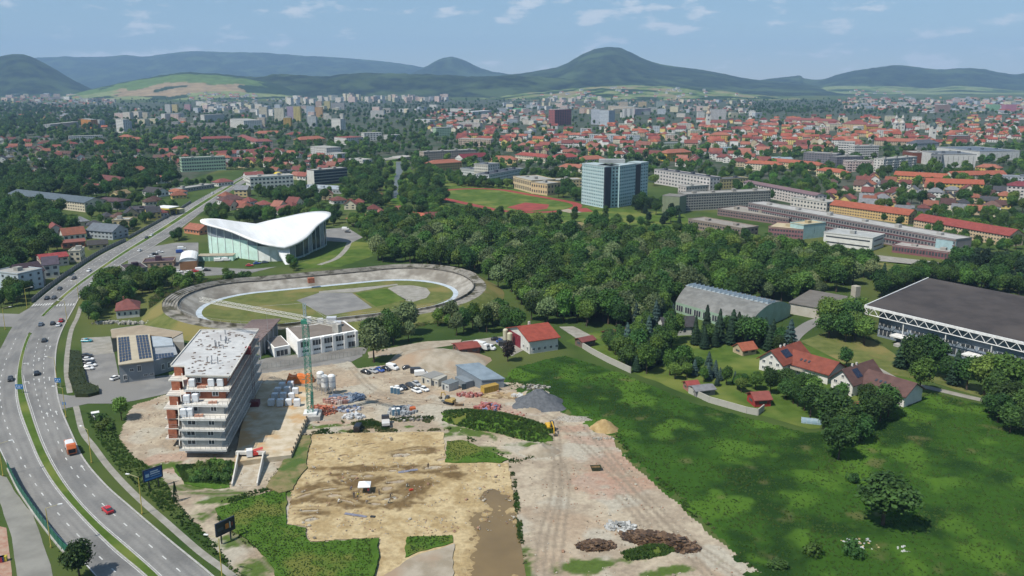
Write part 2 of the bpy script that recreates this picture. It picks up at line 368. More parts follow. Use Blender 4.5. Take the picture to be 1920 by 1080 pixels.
TURF=mat('turf',C('#52702a',.8),C('#42601e',.8),scale=.35,world=True,detail=9,rough=.95,c=C('#6a7036',.8),scale2=.08,bump=1.0,bscale=1.6,spec=.08)
MUD=mat('muddy_water',C('#8b744c',.7),C('#7c6743',.7),scale=.06,world=True,rough=.08,spec=.5)
TOWN=mat('town_ground',C('#56594a',.7),C('#2f4220',.8),scale=.03,world=True,detail=6,rough=.95,lo=.44,hi=.56)
sheet('town_ground',[(470,300),(800,318),(1060,330),(1250,345),(1560,400),(2100,480),(2150,190),(1200,186),(480,190),(-200,196),(-150,330),(120,335),(330,345)],.06,TOWN,amp=0,occ=False)
# the weedy meadow on the right and the building site: relief and colours of the ground, shade of the pits painted in
def groundmat(name,fine,bump,bs,rough=.95,vr=(.76,1.2)):
    m,t,p=nodes(name); N=t.nodes.new; L=t.links.new; at_=N('ShaderNodeAttribute'); at_.attribute_name='land'; g=N('ShaderNodeNewGeometry')
    def nz(s,d):
        n=N('ShaderNodeTexNoise'); n.inputs['Scale'].default_value=s; n.inputs['Detail'].default_value=d; n.inputs['Roughness'].default_value=.65; L(g.outputs[0],n.inputs[0]); return n.outputs[0]
    r=N('ShaderNodeMapRange'); r.inputs[1].default_value=.3; r.inputs[2].default_value=.7; r.inputs[3].default_value=vr[0]; r.inputs[4].default_value=vr[1]; L(nz(fine,9),r.inputs[0])
    h=N('ShaderNodeHueSaturation'); L(at_.outputs[0],h.inputs['Color']); L(r.outputs[0],h.inputs['Value']); L(h.outputs[0],p.inputs['Base Color']); p.inputs['Roughness'].default_value=rough; p.inputs['Specular IOR Level'].default_value=.12
    bn=N('ShaderNodeBump'); bn.inputs['Strength'].default_value=bump; bn.inputs['Distance'].default_value=.35; L(nz(bs,6),bn.inputs['Height']); L(bn.outputs[0],p.inputs['Normal']); return m
def field(name,px,res,fn,m,edge=.8,occ=True):
    "a stretch of ground as a fine grid: fn gives height and colour at a place"
    poly=rough_poly([P(x,y) for x,y in px],edge,2.0); xs=[p.x for p in poly]; ys=[p.y for p in poly]; x0,y0=min(xs),min(ys); nx=int((max(xs)-x0)/res)+2; ny=int((max(ys)-y0)/res)+2
    pl=[(p.x,p.y) for p in poly]; v=[]; c=[]; id_={}
    for j in range(ny):
        y=y0+j*res; cr=sorted(x1+(y-y1)*(x2-x1)/(y2-y1) for (x1,y1),(x2,y2) in zip(pl,pl[1:]+pl[:1]) if (y1>y)!=(y2>y))
        for a_,b_ in zip(cr[::2],cr[1::2]):
            for i in range(max(0,int(math.ceil((a_-x0)/res))),int((b_-x0)/res)+1):
                x=x0+i*res; z,col=fn(x,y); id_[(i,j)]=len(v); v.append((x,y,z)); c+= [*col,1.0]
    f=[(id_[(i,j)],id_[(i+1,j)],id_[(i+1,j+1)],id_[(i,j+1)]) for (i,j) in id_ if (i+1,j) in id_ and (i+1,j+1) in id_ and (i,j+1) in id_]
    me=bpy.data.meshes.new(name); me.from_pydata(v,[],f); me.polygons.foreach_set('use_smooth',[True]*len(f)); me.materials.append(m); at_=me.color_attributes.new('land','FLOAT_COLOR','POINT'); at_.data.foreach_set('color',c)
    o=bpy.data.objects.new(name,me); COL.objects.link(o)
    if occ: occ_poly(poly)
    return struct(o)
def sstep(a,b,x): t=min(1,max(0,(x-a)/(b-a))); return t*t*(3-2*t)
def mixc(a,b,t): return tuple(p+(q-p)*t for p,q in zip(a,b))
def fr(x,y,s,k=0,o=3): return noise.fractal(Vector((x/s,y/s,k)),1,2,o)
def blobs(l,k=1.0): return [(P(cx,cy),a*k,b*k,math.cos(r_),math.sin(r_)) for cx,cy,a,b,r_ in l]
def bl(x,y,q,n):
    c,a,b,cr,sr=q; dx,dy=x-c.x,y-c.y
    if abs(dx)+abs(dy)>(a+b)*1.6: return 0
    u,w_=(dx*cr+dy*sr)/a,(dy*cr-dx*sr)/b; return 1-sstep(.6,1.1,math.hypot(u,w_)+n)
def segd(x,y,pts):
    m_=1e9
    for a,b in zip(pts,pts[1:]):
        dx,dy=b.x-a.x,b.y-a.y; t=min(1,max(0,((x-a.x)*dx+(y-a.y)*dy)/(dx*dx+dy*dy))); m_=min(m_,math.hypot(x-a.x-t*dx,y-a.y-t*dy))
    return m_
K1,K2,K3=C('#bcae98',.74),C('#a89985',.74),C('#b0987f',.74)
PK1,GRN,GRY1=C('#ab8672',.78),C('#566a30',.75),C('#b9b2a2',.74)
pinks=blobs([(1150,870,13,9,.2),(1180,910,10,6,.5),(1110,905,9,6,0),(1120,828,10,4,-.3),(1080,805,8,3,0),(300,860,8,5,.3),(330,880,9,4,0),(960,770,9,4,-.4),(590,770,6,3,0),(620,793,6,2,0)])
grns=blobs([(420,960,7,4,.4),(465,1010,7,5,.6),(500,1060,7,6,.5),(440,935,9,2.5,.2),(540,925,6,3,.3),(820,815,6,2,0),(900,842,8,2,-.3),(880,810,10,3,-.4),(950,800,9,3,-.4),(1000,835,6,2,0),(350,915,7,2,0),(400,925,9,2,0),(310,875,4,3,0),(700,800,4,1.6,0),(650,808,4,1.3,0),(720,815,5,1.5,0),(1105,1060,12,3,.3),(610,800,6,1.5,.2),(770,800,5,1.4,0),(985,1075,3,12,0),(1260,1070,9,2,.3),(560,800,5,2,.3)])
TRACKS=[spline([P(*q) for q in l],4) for l in ([(1040,790),(1045,850),(1040,930),(1020,1000),(1010,1090)],[(1030,830),(1060,900),(1050,1000),(1040,1090)],[(1100,800),(1180,900),(1290,1010),(1400,1090)],[(980,760),(1040,790),(1110,850),(1220,960),(1340,1090)],[(1160,930),(1190,960),(1210,985)],[(680,760),(760,750),(860,760),(940,760)],[(660,690),(700,730),(780,760)],[(300,900),(360,925),(440,925),(520,925)],[(400,960),(440,1000),(500,1050),(540,1090)])]
def site_fn(x,y):
    n=fr(x,y,9,1); n2=fr(x,y,2.2,2); c=mixc(K1,K2,sstep(-.35,.35,n+.4*n2)); c=mixc(c,K3,.5*sstep(.05,.5,fr(x,y,22,5)))
    c=mixc(c,GRY1,.8*sstep(.1,.35,fr(x,y,15,8)))
    for q in pinks: c=mixc(c,PK1,.55*bl(x,y,q,.5*n+.35*n2))
    for q in grns: c=mixc(c,GRN,bl(x,y,q,.6*n+.5*n2))
    z=.06+.03*n2
    for t in TRACKS:
        d=segd(x,y,t)
        if d<2: k=1-sstep(.25,.65,abs(d-.95)+.15*n2); c=mixc(c,K2,.55*k); c=tuple(q*(1-.18*k) for q in c); z-=.025*k
    return max(.035,z+.05*max(0,fr(x,y,5,9))),c
SITEM=groundmat('site_earth',.7,.35,1.6)
field('construction_ground',[(220,820),(245,760),(310,740),(490,700),(560,690),(655,676),(672,690),(740,682),(790,690),(860,690),(945,716),(1000,718),(1040,740),(1050,772),(1100,790),(1150,822),(1180,865),(1250,925),(1330,998),(1440,1080),(1500,1130),(480,1130),(390,1012),(330,950),(300,890),(240,850)],.62,site_fn,SITEM,edge=.9)
S1,S2,S3,S4=C('#c4b089',.80),C('#ae9870',.80),C('#685233',.75),C('#97805a',.8)
soils=blobs([(690,905,11,5,.1),(610,920,9,4,0),(700,945,13,3.4,0),(780,910,9,4,.2),(745,880,12,2.5,.1),(790,845,6,3,0),(745,850,6,2.5,0),(768,925,7,4.5,.3),(812,882,9,2.5,.2),(592,962,6,3,0),(660,893,8,2.4,0),(848,893,5,3,0),(640,935,8,3,.2),(700,880,14,2.4,0),(600,880,4,1.5,0),(560,940,5,2,.5),(720,925,10,5,0)])
PITS=blobs([(690,893,1.4,.8,.1),(727,916,1.3,1.1,.6),(740,905,2.2,.9,.4),(618,918,1.8,.45,.3),(570,930,1.9,.5,.7),(694,834,1.7,.35,.5),(618,848,1.9,.4,.6),(752,854,2.3,1.2,.1),(580,958,2.7,.5,.05),(650,940,2.0,.45,-.5),(706,945,1.3,.7,.2),(812,877,2.2,.9,.3),(828,862,1.5,.7,.5),(737,883,1.2,.6,.1),(706,840,1.4,.35,.4),(664,893,1.0,.6,.2),(625,930,1.7,.8,.1),(668,838,1.0,.4,.3),(602,862,.8,.4,0),(660,868,.9,.4,.2),(590,890,.7,.4,0),(720,938,1.2,.7,.3),(735,935,1.4,.9,.1),(700,932,1.0,.5,.3),(584,975,1.6,.8,.3),(645,855,1.2,.4,.6),(780,845,1.4,.5,.2),(715,862,.8,.4,.1)],1.45)
pools=blobs([(935,1000,7,15,.1),(940,1060,9,12,0),(935,935,5,5,0),(930,1100,9,9,0)])
def dig_fn(x,y):
    n=fr(x,y,8,3); n2=fr(x,y,1.8,4); c=mixc(S1,S2,sstep(-.25,.45,n+.55*n2)); z=.24+.05*n+.06*n2; k=0
    for q in soils: k=max(k,bl(x,y,q,.55*n+.4*n2))
    c=mixc(c,S3,.9*k); c=mixc(c,S4,.45*sstep(.1,.4,fr(x,y,3,6)))
    for q in PITS:
        i_=bl(x,y,q,.2*n2); o_=bl(x,y,(q[0],q[1]*1.7+.3,q[2]*1.7+.3,q[3],q[4]),.25*n2)
        if o_>0: z+=.16*o_; c=mixc(c,S1,.5*o_)
        if i_>0: z-=.42*i_; c=mixc(c,S3,.9*i_)  # dark tone inside the pits paints in shade their shallow relief lacks
    p=0
    for q in pools: p=max(p,bl(x,y,q,.5*n+.25*n2))
    return max(.02,z*(1-p)+.03*p),mixc(c,S4,p)
field('dig_floor',[(585,815),(700,812),(833,810),(836,868),(955,868),(985,1080),(990,1130),(700,1130),(712,1010),(578,1018),(575,990),(536,985),(545,920),(570,880)],.42,dig_fn,groundmat('dug_earth',1.1,.7,2.2),edge=.4)
sheet('muddy_pool',[(880,925),(957,890),(986,1080),(992,1130),(840,1130),(860,1020)],.13,MUD,amp=0)
M1,M2,M3,M4=C('#436a1f',.50),C('#2e501b',.44),C('#567a26',.58),C('#78744a',.6)
MEDGE=[P(*q) for q in ((1424,1130),(1316,1000),(1168,866),(1140,828),(1040,772))]
def mead_fn(x,y):
    n=fr(x,y,26,11); n2=fr(x,y,7,12); n3=fr(x,y,2.2,13); c=mixc(M1,M2,sstep(-.2,.35,n+.5*n2)); c=mixc(c,M3,sstep(.05,.4,fr(x,y,17,14)+.3*n2)); c=mixc(c,M4,.6*sstep(.5,.8,fr(x,y,9,15)))
    e=sstep(.3,5,segd(x,y,MEDGE)+2.5*n3+2*n2) if y<300 else 1
    return -.08+.12*e+(.25*max(0,n2)+.12*max(0,n3))*e,c
field('meadow',[(940,720),(955,690),(1060,665),(1170,700),(1300,755),(1450,795),(1520,812),(1600,800),(1745,735),(1925,775),(2050,830),(2150,1130),(1424,1130),(1316,1000),(1168,866),(1140,828),(1040,772)],1.0,mead_fn,groundmat('meadow_ground',.6,.45,1.2,vr=(.86,1.14)),edge=1.0,occ=False)
# turf left standing round the dig: raised, with a dug edge
slab('turf_bank',[(405,952),(470,932),(535,915),(536,985),(575,990),(578,1018),(712,1008),(700,1075),(690,1130),(540,1130),(500,1045),(430,990)],.45,TURF,zp=.3)
slab('turf_bank',[(762,1008),(846,1005),(846,1018),(800,1030),(760,1044)],.42,TURF,zp=.3)
slab('turf_bank',[(836,828),(868,826),(915,845),(952,860),(940,867),(836,868)],.42,TURF,zp=.3)
slab('turf_bank',[(325,872),(440,866),(432,913),(400,917),(345,907)],.2,TURF)
slab('earth_bank',[(556,815),(584,816),(572,878),(548,918),(522,925),(500,912),(530,868)],.6,mat('weedy_bank',C('#6f7040',.8),C('#8c7c58',.8),scale=.3,world=True,detail=9,c=C('#4d6328',.8),scale2=.12,bump=.8,bscale=2))
slab('earth_bank',[(700,1010),(712,1012),(700,1090),(692,1090)],.9,TURF,z0=0)
slab('earth_bank',[(770,1045),(848,1019),(848,1080),(850,1130),(715,1130),(722,1075)],.5,GRAVEL)
def heap(name,px,py,wx,wy,h,m,label,cat,rz=0,n=22,am=.25,seed=0,kind=None,ex=1.0):
    "a tipped heap with an uneven outline"
    c=P(px,py); mb=MB(); rows=10; pts=[]
    for j in range(rows+1):
        r=j/rows
        for k in range(n):
            q=2*math.pi*k/n; d=Vector((math.cos(q)*r,math.sin(q)*r,seed)); e=1+am*noise.fractal(d*1.7+Vector((0,0,seed)),1,2,3)
            z=h*(max(0,1-r**1.5))**ex*(1+am*noise.fractal(d*4,1,2,3))
            x,y=math.cos(q)*r*wx/2*e,math.sin(q)*r*wy/2*e
            pts.append((x*math.cos(rz)-y*math.sin(rz),x*math.sin(rz)+y*math.cos(rz),z-.05*(j==rows)))
    mb.v=pts
    for j in range(rows):
        for k in range(n): mb.f.append((j*n+k,(j+1)*n+k,(j+1)*n+(k+1)%n,j*n+(k+1)%n)); mb.m.append(0)
    o=mb.build(name,m,loc=(c.x,c.y,.06),smooth=True); occ_poly([(c.x+q[0],c.y+q[1]) for q in pts[-n:]]); return tag(o,label,cat,kind=kind)
heap('soil_heap',822,676,42,26,4.2,GRAVEL,'large pale earth heap behind the grey metal shed','heap',seed=3)
heap('gravel_heap',1010,757,19,15,4.6,mat('dark_gravel',C('#6f7276',.7),C('#5b5e62',.7),scale=1,bump=.6,bscale=4),'dark grey gravel heap at the edge of the meadow','heap',seed=5,ex=1.1)
heap('gravel_heap',994,769,9,6,1.0,GRAVEL,'small pale gravel heap beside the dark gravel heap','heap',seed=6)
heap('sand_heap',1131,804,9,8,3.0,SAND,'yellow sand heap at the top of the haul road','heap',seed=7)
heap('rubble_heap',1072,786,13,4,.9,mat('pale_rubble',C('#b9b2a6',.8),C('#8f877a',.8),scale=2,bump=1,bscale=4),'long row of pale rubble beside the sand heap','heap',seed=8,am=.6)
heap('earth_heap',1012,848,11,8,2.4,GRAVEL,'grey brown earth heap below the grassy mound','heap',seed=9)
heap('grass_mound',925,793,36,15,2.6,TURF,'grassy overgrown mound between the yard and the dig','mound',rz=R(-24),seed=12,ex=.6)
heap('grass_mound',985,815,18,8,1.8,TURF,'end of the grassy mound beside the yellow digger','mound',rz=R(-30),seed=13,ex=.6)
heap('grass_mound',1215,1037,13,4.5,1.0,TURF,'small grassy mound in front of the brushwood pile','mound',rz=R(18),seed=14,ex=.7)
# ------------------------------------------------------------------ roads
E1=[(440,1125),(395,1080),(310,1010),(240,950),(195,910),(155,862),(135,820),(112,765),(104,725),(102,680),(106,645),(117,615),(136,580),(150,557),(175,545),(207,510),(240,487),(282,465),(322,440),(352,417),(385,393),(412,372),(440,354),(468,338),(500,322)]
E2=[(340,1125),(299,1080),(240,1027),(185,980),(140,932),(107,885),(82,837),(68,800),(58,768),(48,737),(42,705),(43,680),(50,650),(62,622),(82,595),(108,570),(142,541),(182,512),(240,473),(287,445),(332,417),(376,388),(400,372),(428,354),(458,336),(488,321)]
E3=[(312,1125),(272,1080),(212,1030),(155,972),(107,917),(75,867),(57,825),(45,795),(36,768),(31,735),(32,700),(40,660),(55,622),(76,594),(102,568),(135,540),(173,512),(230,473),(278,443),(322,415),(366,386),(392,370),(421,353),(452,335),(482,320)]
E4=[(215,1125),(178,1080),(135,1033),(95,992),(45,928),(17,880),(-3,840),(-22,800),(-30,760),(-28,715),(-15,680),(3,650),(22,615),(44,590),(66,567),(98,541),(135,514),(190,478),(240,452),(288,424),(333,398),(362,380),(404,357),(436,340),(470,322)]
def edge(pxs,n=240): return resample(spline([P(*q) for q in pxs],3),n)
e1,e2,e3,e4=[edge(e) for e in (E1,E2,E3,E4)]
def match(a,b):
    "points of b nearest to each point of a, so that both sides of a road run together"
    bb=resample(b,1500); o=[]; j=0
    for p in a:
        k=min(range(max(0,j-5),min(len(bb),j+160)),key=lambda q:(bb[q]-p).length_squared); j=k; o.append(bb[k])
    return o
def strip(name,a,b,z,m,parent=None):
    mb=MB(); i=0
    for p,q in zip(a,b): mb.v+=[(p.x,p.y,z),(q.x,q.y,z)]
    for k in range(len(a)-1): mb.f.append((2*k,2*k+1,2*k+3,2*k+2)); mb.m.append(0)
    return mb.build(name,m,parent)
e2m=match(e1,e2); e4m=match(e3,e4)
occ_poly([(p.x,p.y) for p in e1]+[(p.x,p.y) for p in reversed(e4)],pad=2)
MARK=mat('road_paint',(.55,.55,.53),(.38,.38,.36),scale=.5,world=True,rough=.7)
R1,R2,R3=C('#908e8a',.76),C('#7d7c7a',.76),C('#6f6e6c',.72)
def worn_road(a,b,z):
    "asphalt worn by wheels, with repaired stretches"
    n=16; v=[]; c=[]; f=[]
    for i,(p,q) in enumerate(zip(a,b)):
        for k in range(n+1):
            t=k/n; w=p.lerp(q,t); v.append((w.x,w.y,z)); g=mixc(R1,R2,sstep(-.3,.5,fr(w.x,w.y,14,21)+.6*fr(w.x,w.y,3,22)))
            for m_ in (.15,.37,.63,.85): g=mixc(g,R3,.42*math.exp(-((t-m_)/.055)**2)*(.7+.6*fr(w.x,w.y,20,23)))
            if fr(w.x,w.y,26,24)>.42 and (t>.5)==(fr(w.x,w.y,60,25)>0): g=mixc(g,R3,.55)
            c+=[*g,1.0]
    for i in range(len(a)-1):
        for k in range(n): s=i*(n+1)+k; f.append((s,s+1,s+n+2,s+n+1))
    me=bpy.data.meshes.new('road'); me.from_pydata(v,[],f); me.materials.append(ROADM); at_=me.color_attributes.new('land','FLOAT_COLOR','POINT'); at_.data.foreach_set('color',c)
    o=bpy.data.objects.new('road',me); COL.objects.link(o); return struct(o)
ROADM=groundmat('worn_asphalt_road',1.4,.12,9,rough=.88,vr=(.88,1.1))
roadR=worn_road(e2m,e1,.10); roadL=worn_road(e4m,e3,.10)
sheet('road_junction',[(-60,612),(-60,586),(36,589),(58,576),(78,585),(92,588),(118,598),(112,622),(72,625),(60,625),(22,613)],.088,ASPH,amp=0)
def lerp_line(a,b,t): return [p.lerp(q,t) for p,q in zip(a,b)]
def dashes(line,w,on,off,i0,i1,z=.108,mb=None):
    seg=line[i0:i1]; s=at_len(seg); n=max(2,int(s[-1]/1.0)); r=resample(seg,n); st=s[-1]/(n-1); k=0
    while k+int(on/st)<n:
        a,b=k,k+max(1,int(on/st))
        for j in range(a,b):
            d=(r[j+1]-r[j]).normalized(); q=Vector((-d.y,d.x,0))*w/2
            mb.poly([(*(r[j]-q).xy,z),(*(r[j+1]-q).xy,z),(*(r[j+1]+q).xy,z),(*(r[j]+q).xy,z)])
        k=b+int(off/st) if off else b
def idx(line,py):
    return min(range(len(line)),key=lambda k:abs(proj(line[k])[1]-py))
for road,a,b in ((roadR,e1,e2m),(roadL,e3,e4m)):
    m1=MB(); k1=idx(a,800); k2=idx(a,622); kc=idx(a,572); n=len(a)
    dashes(lerp_line(a,b,.5),.28,3,6,0,k1,mb=m1)
    if road is roadR:
        for t in (.34,.66): dashes(lerp_line(a,b,t),.26,3,5,k1,k2,mb=m1)
    else: dashes(lerp_line(a,b,.5),.26,3,6,k1,k2,mb=m1)
    for t in ((.5,) if road is roadR else (.36,.68)): dashes(lerp_line(a,b,t),.26,3,6,kc+6,n-30,mb=m1)
    for t in ((.96,) if road is roadR else (.03,.97)):
        dashes(lerp_line(a,b,t),.16,60,0,0,k2,mb=m1); dashes(lerp_line(a,b,t),.16,60,0,kc+2,n-1,mb=m1)
    o=m1.build('lane_marking',MARK,road); o['kind']='stuff'
    # turn arrows
    if road is roadR:
        for t,py,turn in ((.17,880,0),(.17,775,0),(.5,775,0),(.17,713,0),(.5,713,0),(.83,715,1),(.5,675,0),(.83,680,1),(.2,650,0)):
            ln=lerp_line(a,b,t); k=idx(ln,py); p=ln[k]; d=(ln[k+1]-ln[k]).normalized(); q=Vector((-d.y,d.x,0)); mm=MB(); z=.112
            f=lambda u,v:(p.x+d.x*u+q.x*v,p.y+d.y*u+q.y*v,z)
            mm.poly([f(-2,-.12),f(1,-.12),f(1,.12),f(-2,.12)])
            if turn: mm.poly([f(.4,.12),f(1,.12),f(1.2,1.0),f(.6,1.0)]); mm.poly([f(.2,1.0),f(1.6,1.0),f(1.1,1.9)])
            else: mm.poly([f(1,-.45),f(2.6,0),f(1,.45)])
            mm.build('lane_arrow',MARK,road)
    # zebra crossing
    la,lb=a[kc],b[kc]; d=(a[kc+1]-a[kc]).normalized(); across=(lb-la); nst=int(across.length/1.1)
    me=MB(); me.box(-.28,-2,0,.28,2,.006); me=me.mesh('crossing_stripe',MARK)
    for k in range(nst):
        p=la.lerp(lb,(k+.5)/nst); put(me,'crossing_stripe',road,loc=(p.x,p.y,.106),rz=math.atan2(-d.x,d.y))
# median with kerb and grass
k_a=idx(e3,628); k_b=idx(e3,592); k_c=idx(e3,574); k_d=idx(e3,568)
KERB=mat('kerb_stone',(.36,.35,.33),(.28,.27,.25),scale=.8,world=True)
e2x=match(e3,e2)
for i0,i1 in ((0,k_a),(k_b,k_c),(k_d+2,len(e3)-1)):
    if i1-i0<2: continue
    a=e3[i0:i1+1]; b=e2x[i0:i1+1]; mb=MB(); mg=MB()
    mb.prism([(p.x,p.y) for p in a]+[(p.x,p.y) for p in reversed(b)],0,.22)
    o=struct(mb.build('median_kerb',KERB)); ai=[p.lerp(q,.14) for p,q in zip(a,b)]; bi=[p.lerp(q,.86) for p,q in zip(a,b)]
    mg.prism([(p.x,p.y) for p in ai]+[(p.x,p.y) for p in reversed(bi)],.1,.26); struct(mg.build('median_grass',LAWN,o))
# verge kerbs
def offset(line,d):
    o=[]
    for i,p in enumerate(line):
        q=line[min(i+1,len(line)-1)]-line[max(i-1,0)]; q.normalize(); o.append(p+Vector((-q.y,q.x,0))*d)
    return o
struct(strip('kerb',e1[:150],offset(e1,-.5)[:150],.20,KERB))
# footpath beside the road
f1=edge([(470,1125),(435,1080),(375,1035),(312,980),(250,925),(205,877),(175,837),(155,810),(144,768),(138,748)],80); struct(strip('footpath',offset(f1,.9),offset(f1,-.9),.07,PAVE))
f2=edge([(131,737),(125,700),(126,665),(133,622),(145,595),(152,574)],50); struct(strip('footpath',offset(f2,.9),offset(f2,-.9),.07,PAVE))
for f in (f1,f2): occ_poly([(p.x,p.y) for p in offset(f,2)]+[(p.x,p.y) for p in reversed(offset(f,-2))])
sheet('side_street',[(106,738),(130,742),(180,742),(215,740),(245,735),(330,712),(420,690),(500,672),(600,668),(675,655),(680,668),(660,678),(560,692),(490,702),(330,735),(250,752),(215,757),(165,757),(115,768)],.075,ASPH,amp=0)
sheet('parking_lot',[(152,635),(207,631),(214,660),(224,712),(322,703),(322,716),(240,737),(180,744),(168,726),(156,700)],.082,ASPH,amp=0)
sheet('forecourt_paving',[(153,634),(207,631),(213,662),(155,668)],.087,PAVE,amp=0)
sheet('office_forecourt',[(497,672),(530,668),(672,651),(690,652),(684,664),(600,680),(490,700),(488,690)],.085,mat('worn_asphalt',C('#8d8a84',.7),C('#77746f',.7),scale=.15,world=True,detail=8,rough=.9),amp=0)
# lower street on the left, beyond the green fence
sheet('side_street',[(-40,880),(12,895),(30,925),(62,965),(75,1000),(95,1060),(110,1130),(40,1130),(20,1000),(-5,930),(-40,905)],.05,mat('pale_asphalt',C('#99978f',.7),C('#85837c',.7),scale=.12,world=True,detail=8,rough=.9),amp=.2)
sheet('brick_yard',[(-10,985),(12,990),(22,1070),(25,1130),(-20,1130)],.055,PINK,amp=0)
# velodrome surroundings, hall, school grounds
sheet('hall_forecourt',[(240,470),(330,455),(372,455),(372,500),(470,505),(520,500),(470,512),(380,518),(330,515),(320,500),(240,500)],.07,ASPH,amp=0)
sheet('hall_car_park',[(608,430),(650,426),(680,445),(660,455),(612,452)],.07,ASPH,amp=.2)
fp=edge([(655,455),(648,468),(630,485),(598,497)],30); struct(strip('footpath',offset(fp,1.6),offset(fp,-1.6),.08,PAVE)); occ_poly([(p.x,p.y) for p in offset(fp,3)]+[(p.x,p.y) for p in reversed(offset(fp,-3))])
sheet('hall_lawn',[(560,495),(600,480),(650,452),(690,455),(700,480),(640,500),(560,505)],.05,LAWN,amp=1)
sheet('school_lawn',[(800,330),(850,325),(960,345),(1080,385),(1280,400),(1300,420),(1400,440),(1280,440),(1180,440),(1040,418),(960,405),(880,385),(820,360)],.09,LAWN,amp=1,occ=False)
sheet('bare_strip',[(1050,417),(1090,417),(1180,432),(1150,437),(1070,428)],.12,mat('bare_earth',C('#a8936a',.7),C('#8c8052',.7),scale=.1,world=True,detail=8,rough=.95),amp=2,occ=False)
sheet('dike',[(1180,438),(1290,440),(1500,480),(1640,505),(1920,545),(2050,560),(2050,545),(1920,530),(1640,492),(1500,468),(1300,430)],.10,DRY,amp=2,occ=False)
sheet('school_lawn',[(1290,425),(1420,450),(1560,478),(1700,500),(1900,500),(1920,520),(1640,490),(1500,466),(1290,432)],.11,LAWN,amp=1,occ=False)
sheet('campus_path',[(1440,455),(1560,470),(1640,478),(1760,492),(1760,500),(1620,487),(1500,470),(1430,460)],.14,PAVE,amp=0)
sheet('garden_ground',[(1060,640),(1120,620),(1260,600),(1480,640),(1700,700),(1740,735),(1600,795),(1520,805),(1300,745),(1190,700)],.05,LAWN,amp=1,occ=False)
sheet('arena_lawn',[(1500,640),(1560,620),(1640,640),(1720,690),(1860,730),(1890,760),(1740,715),(1600,690)],.08,DRY,amp=.5,occ=False)
ln=edge([(1900,762),(1830,748),(1745,728),(1690,716),(1640,690)],40); struct(strip('lane',offset(ln,1.8),offset(ln,-1.8),.10,PAVE)); occ_poly([(p.x,p.y) for p in offset(ln,3)]+[(p.x,p.y) for p in reversed(offset(ln,-3))])
ln=edge([(1475,655),(1490,630),(1525,605),(1570,590),(1600,570)],30); struct(strip('lane',offset(ln,3),offset(ln,-3),.10,ASPH)); occ_poly([(p.x,p.y) for p in offset(ln,4)]+[(p.x,p.y) for p in reversed(offset(ln,-4))])
sheet('paved_court',[(1048,613),(1075,612),(1118,634),(1090,641)],.09,PAVE,amp=.2)
sheet('truck_yard',[(855,650),(868,640),(930,632),(975,630),(985,655),(960,668),(930,645),(890,663)],.09,PAVE,amp=.3)
sheet('gravel_lane',[(690,660),(800,640),(865,637),(865,645),(800,655),(690,672)],.08,GRAVEL,amp=.5)
# river between its banks
sheet('river_bank',[(722,385),(718,340),(725,302),(738,298),(764,298),(772,320),(770,360),(755,392),(735,396)],.10,TURF,amp=3,seg=8)
sheet('river',[(735,372),(737,345),(742,325),(743,303),(752,303),(755,320),(748,345),(744,372)],.16,mat('river_water',(.08,.09,.085),(.12,.13,.12),scale=.02,world=True,rough=.45,spec=.3),amp=1.5,seg=6)
bd=MB(); a=P(738,296,4); b=P(768,292,4); d=(b-a).normalized(); bd.obox(((a.x+b.x)/2,(a.y+b.y)/2,3),((b-a).length,16,1.2),math.atan2(d.y,d.x)); bd.obox(((a.x+b.x)/2-4,(a.y+b.y)/2,0),(2,14,3),0); bd.obox(((a.x+b.x)/2+4,(a.y+b.y)/2,0),(2,14,3),0)
tag(bd.build('road_bridge',CONC),'flat concrete road bridge over the narrow river','bridge')
sheet('boulevard',[(668,302),(700,297),(735,296),(735,293),(768,290),(800,284),(801,287),(770,294),(736,299),(702,301),(670,306)],.12,PAVE,amp=0)
# running track
TRK=mat('running_track',C('#a0483f',.75),C('#8c3f38',.75),scale=.1,world=True)
def stadium(c,ang,hl,r,n=24):
    o=[]; ca,sa=math.cos(ang),math.sin(ang)
    for s,a0 in ((1,-math.pi/2),(-1,math.pi/2)):
        for k in range(n+1):
            q=a0+math.pi*k/n; x=s*hl+r*math.cos(q); y=r*math.sin(q); o.append(Vector((c.x+x*ca-y*sa,c.y+x*sa+y*ca,0)))
    return o
tcn=P(940,374); ta=math.atan2((P(1030,392)-P(870,360)).y,(P(1030,392)-P(870,360)).x)
for nm,r,z,m,hl in (('running_track',44,.13,TRK,46),('infield_grass',36,.17,LAWN,46)):
    mb=MB(); pp=stadium(tcn,ta,hl,r); mb.poly([(p.x,p.y,z) for p in pp]); struct(mb.build(nm,m)); occ_poly(pp)
sheet('running_track',[(950,389),(985,380),(1030,384),(1026,392),(985,397)],.20,TRK,amp=0)
sheet('sand_court',[(1047,395),(1065,392),(1092,398),(1075,401)],.20,GRAVEL,amp=0)
sheet('running_track',[(1070,392),(1100,390),(1112,397),(1090,398)],.20,TRK,amp=0)
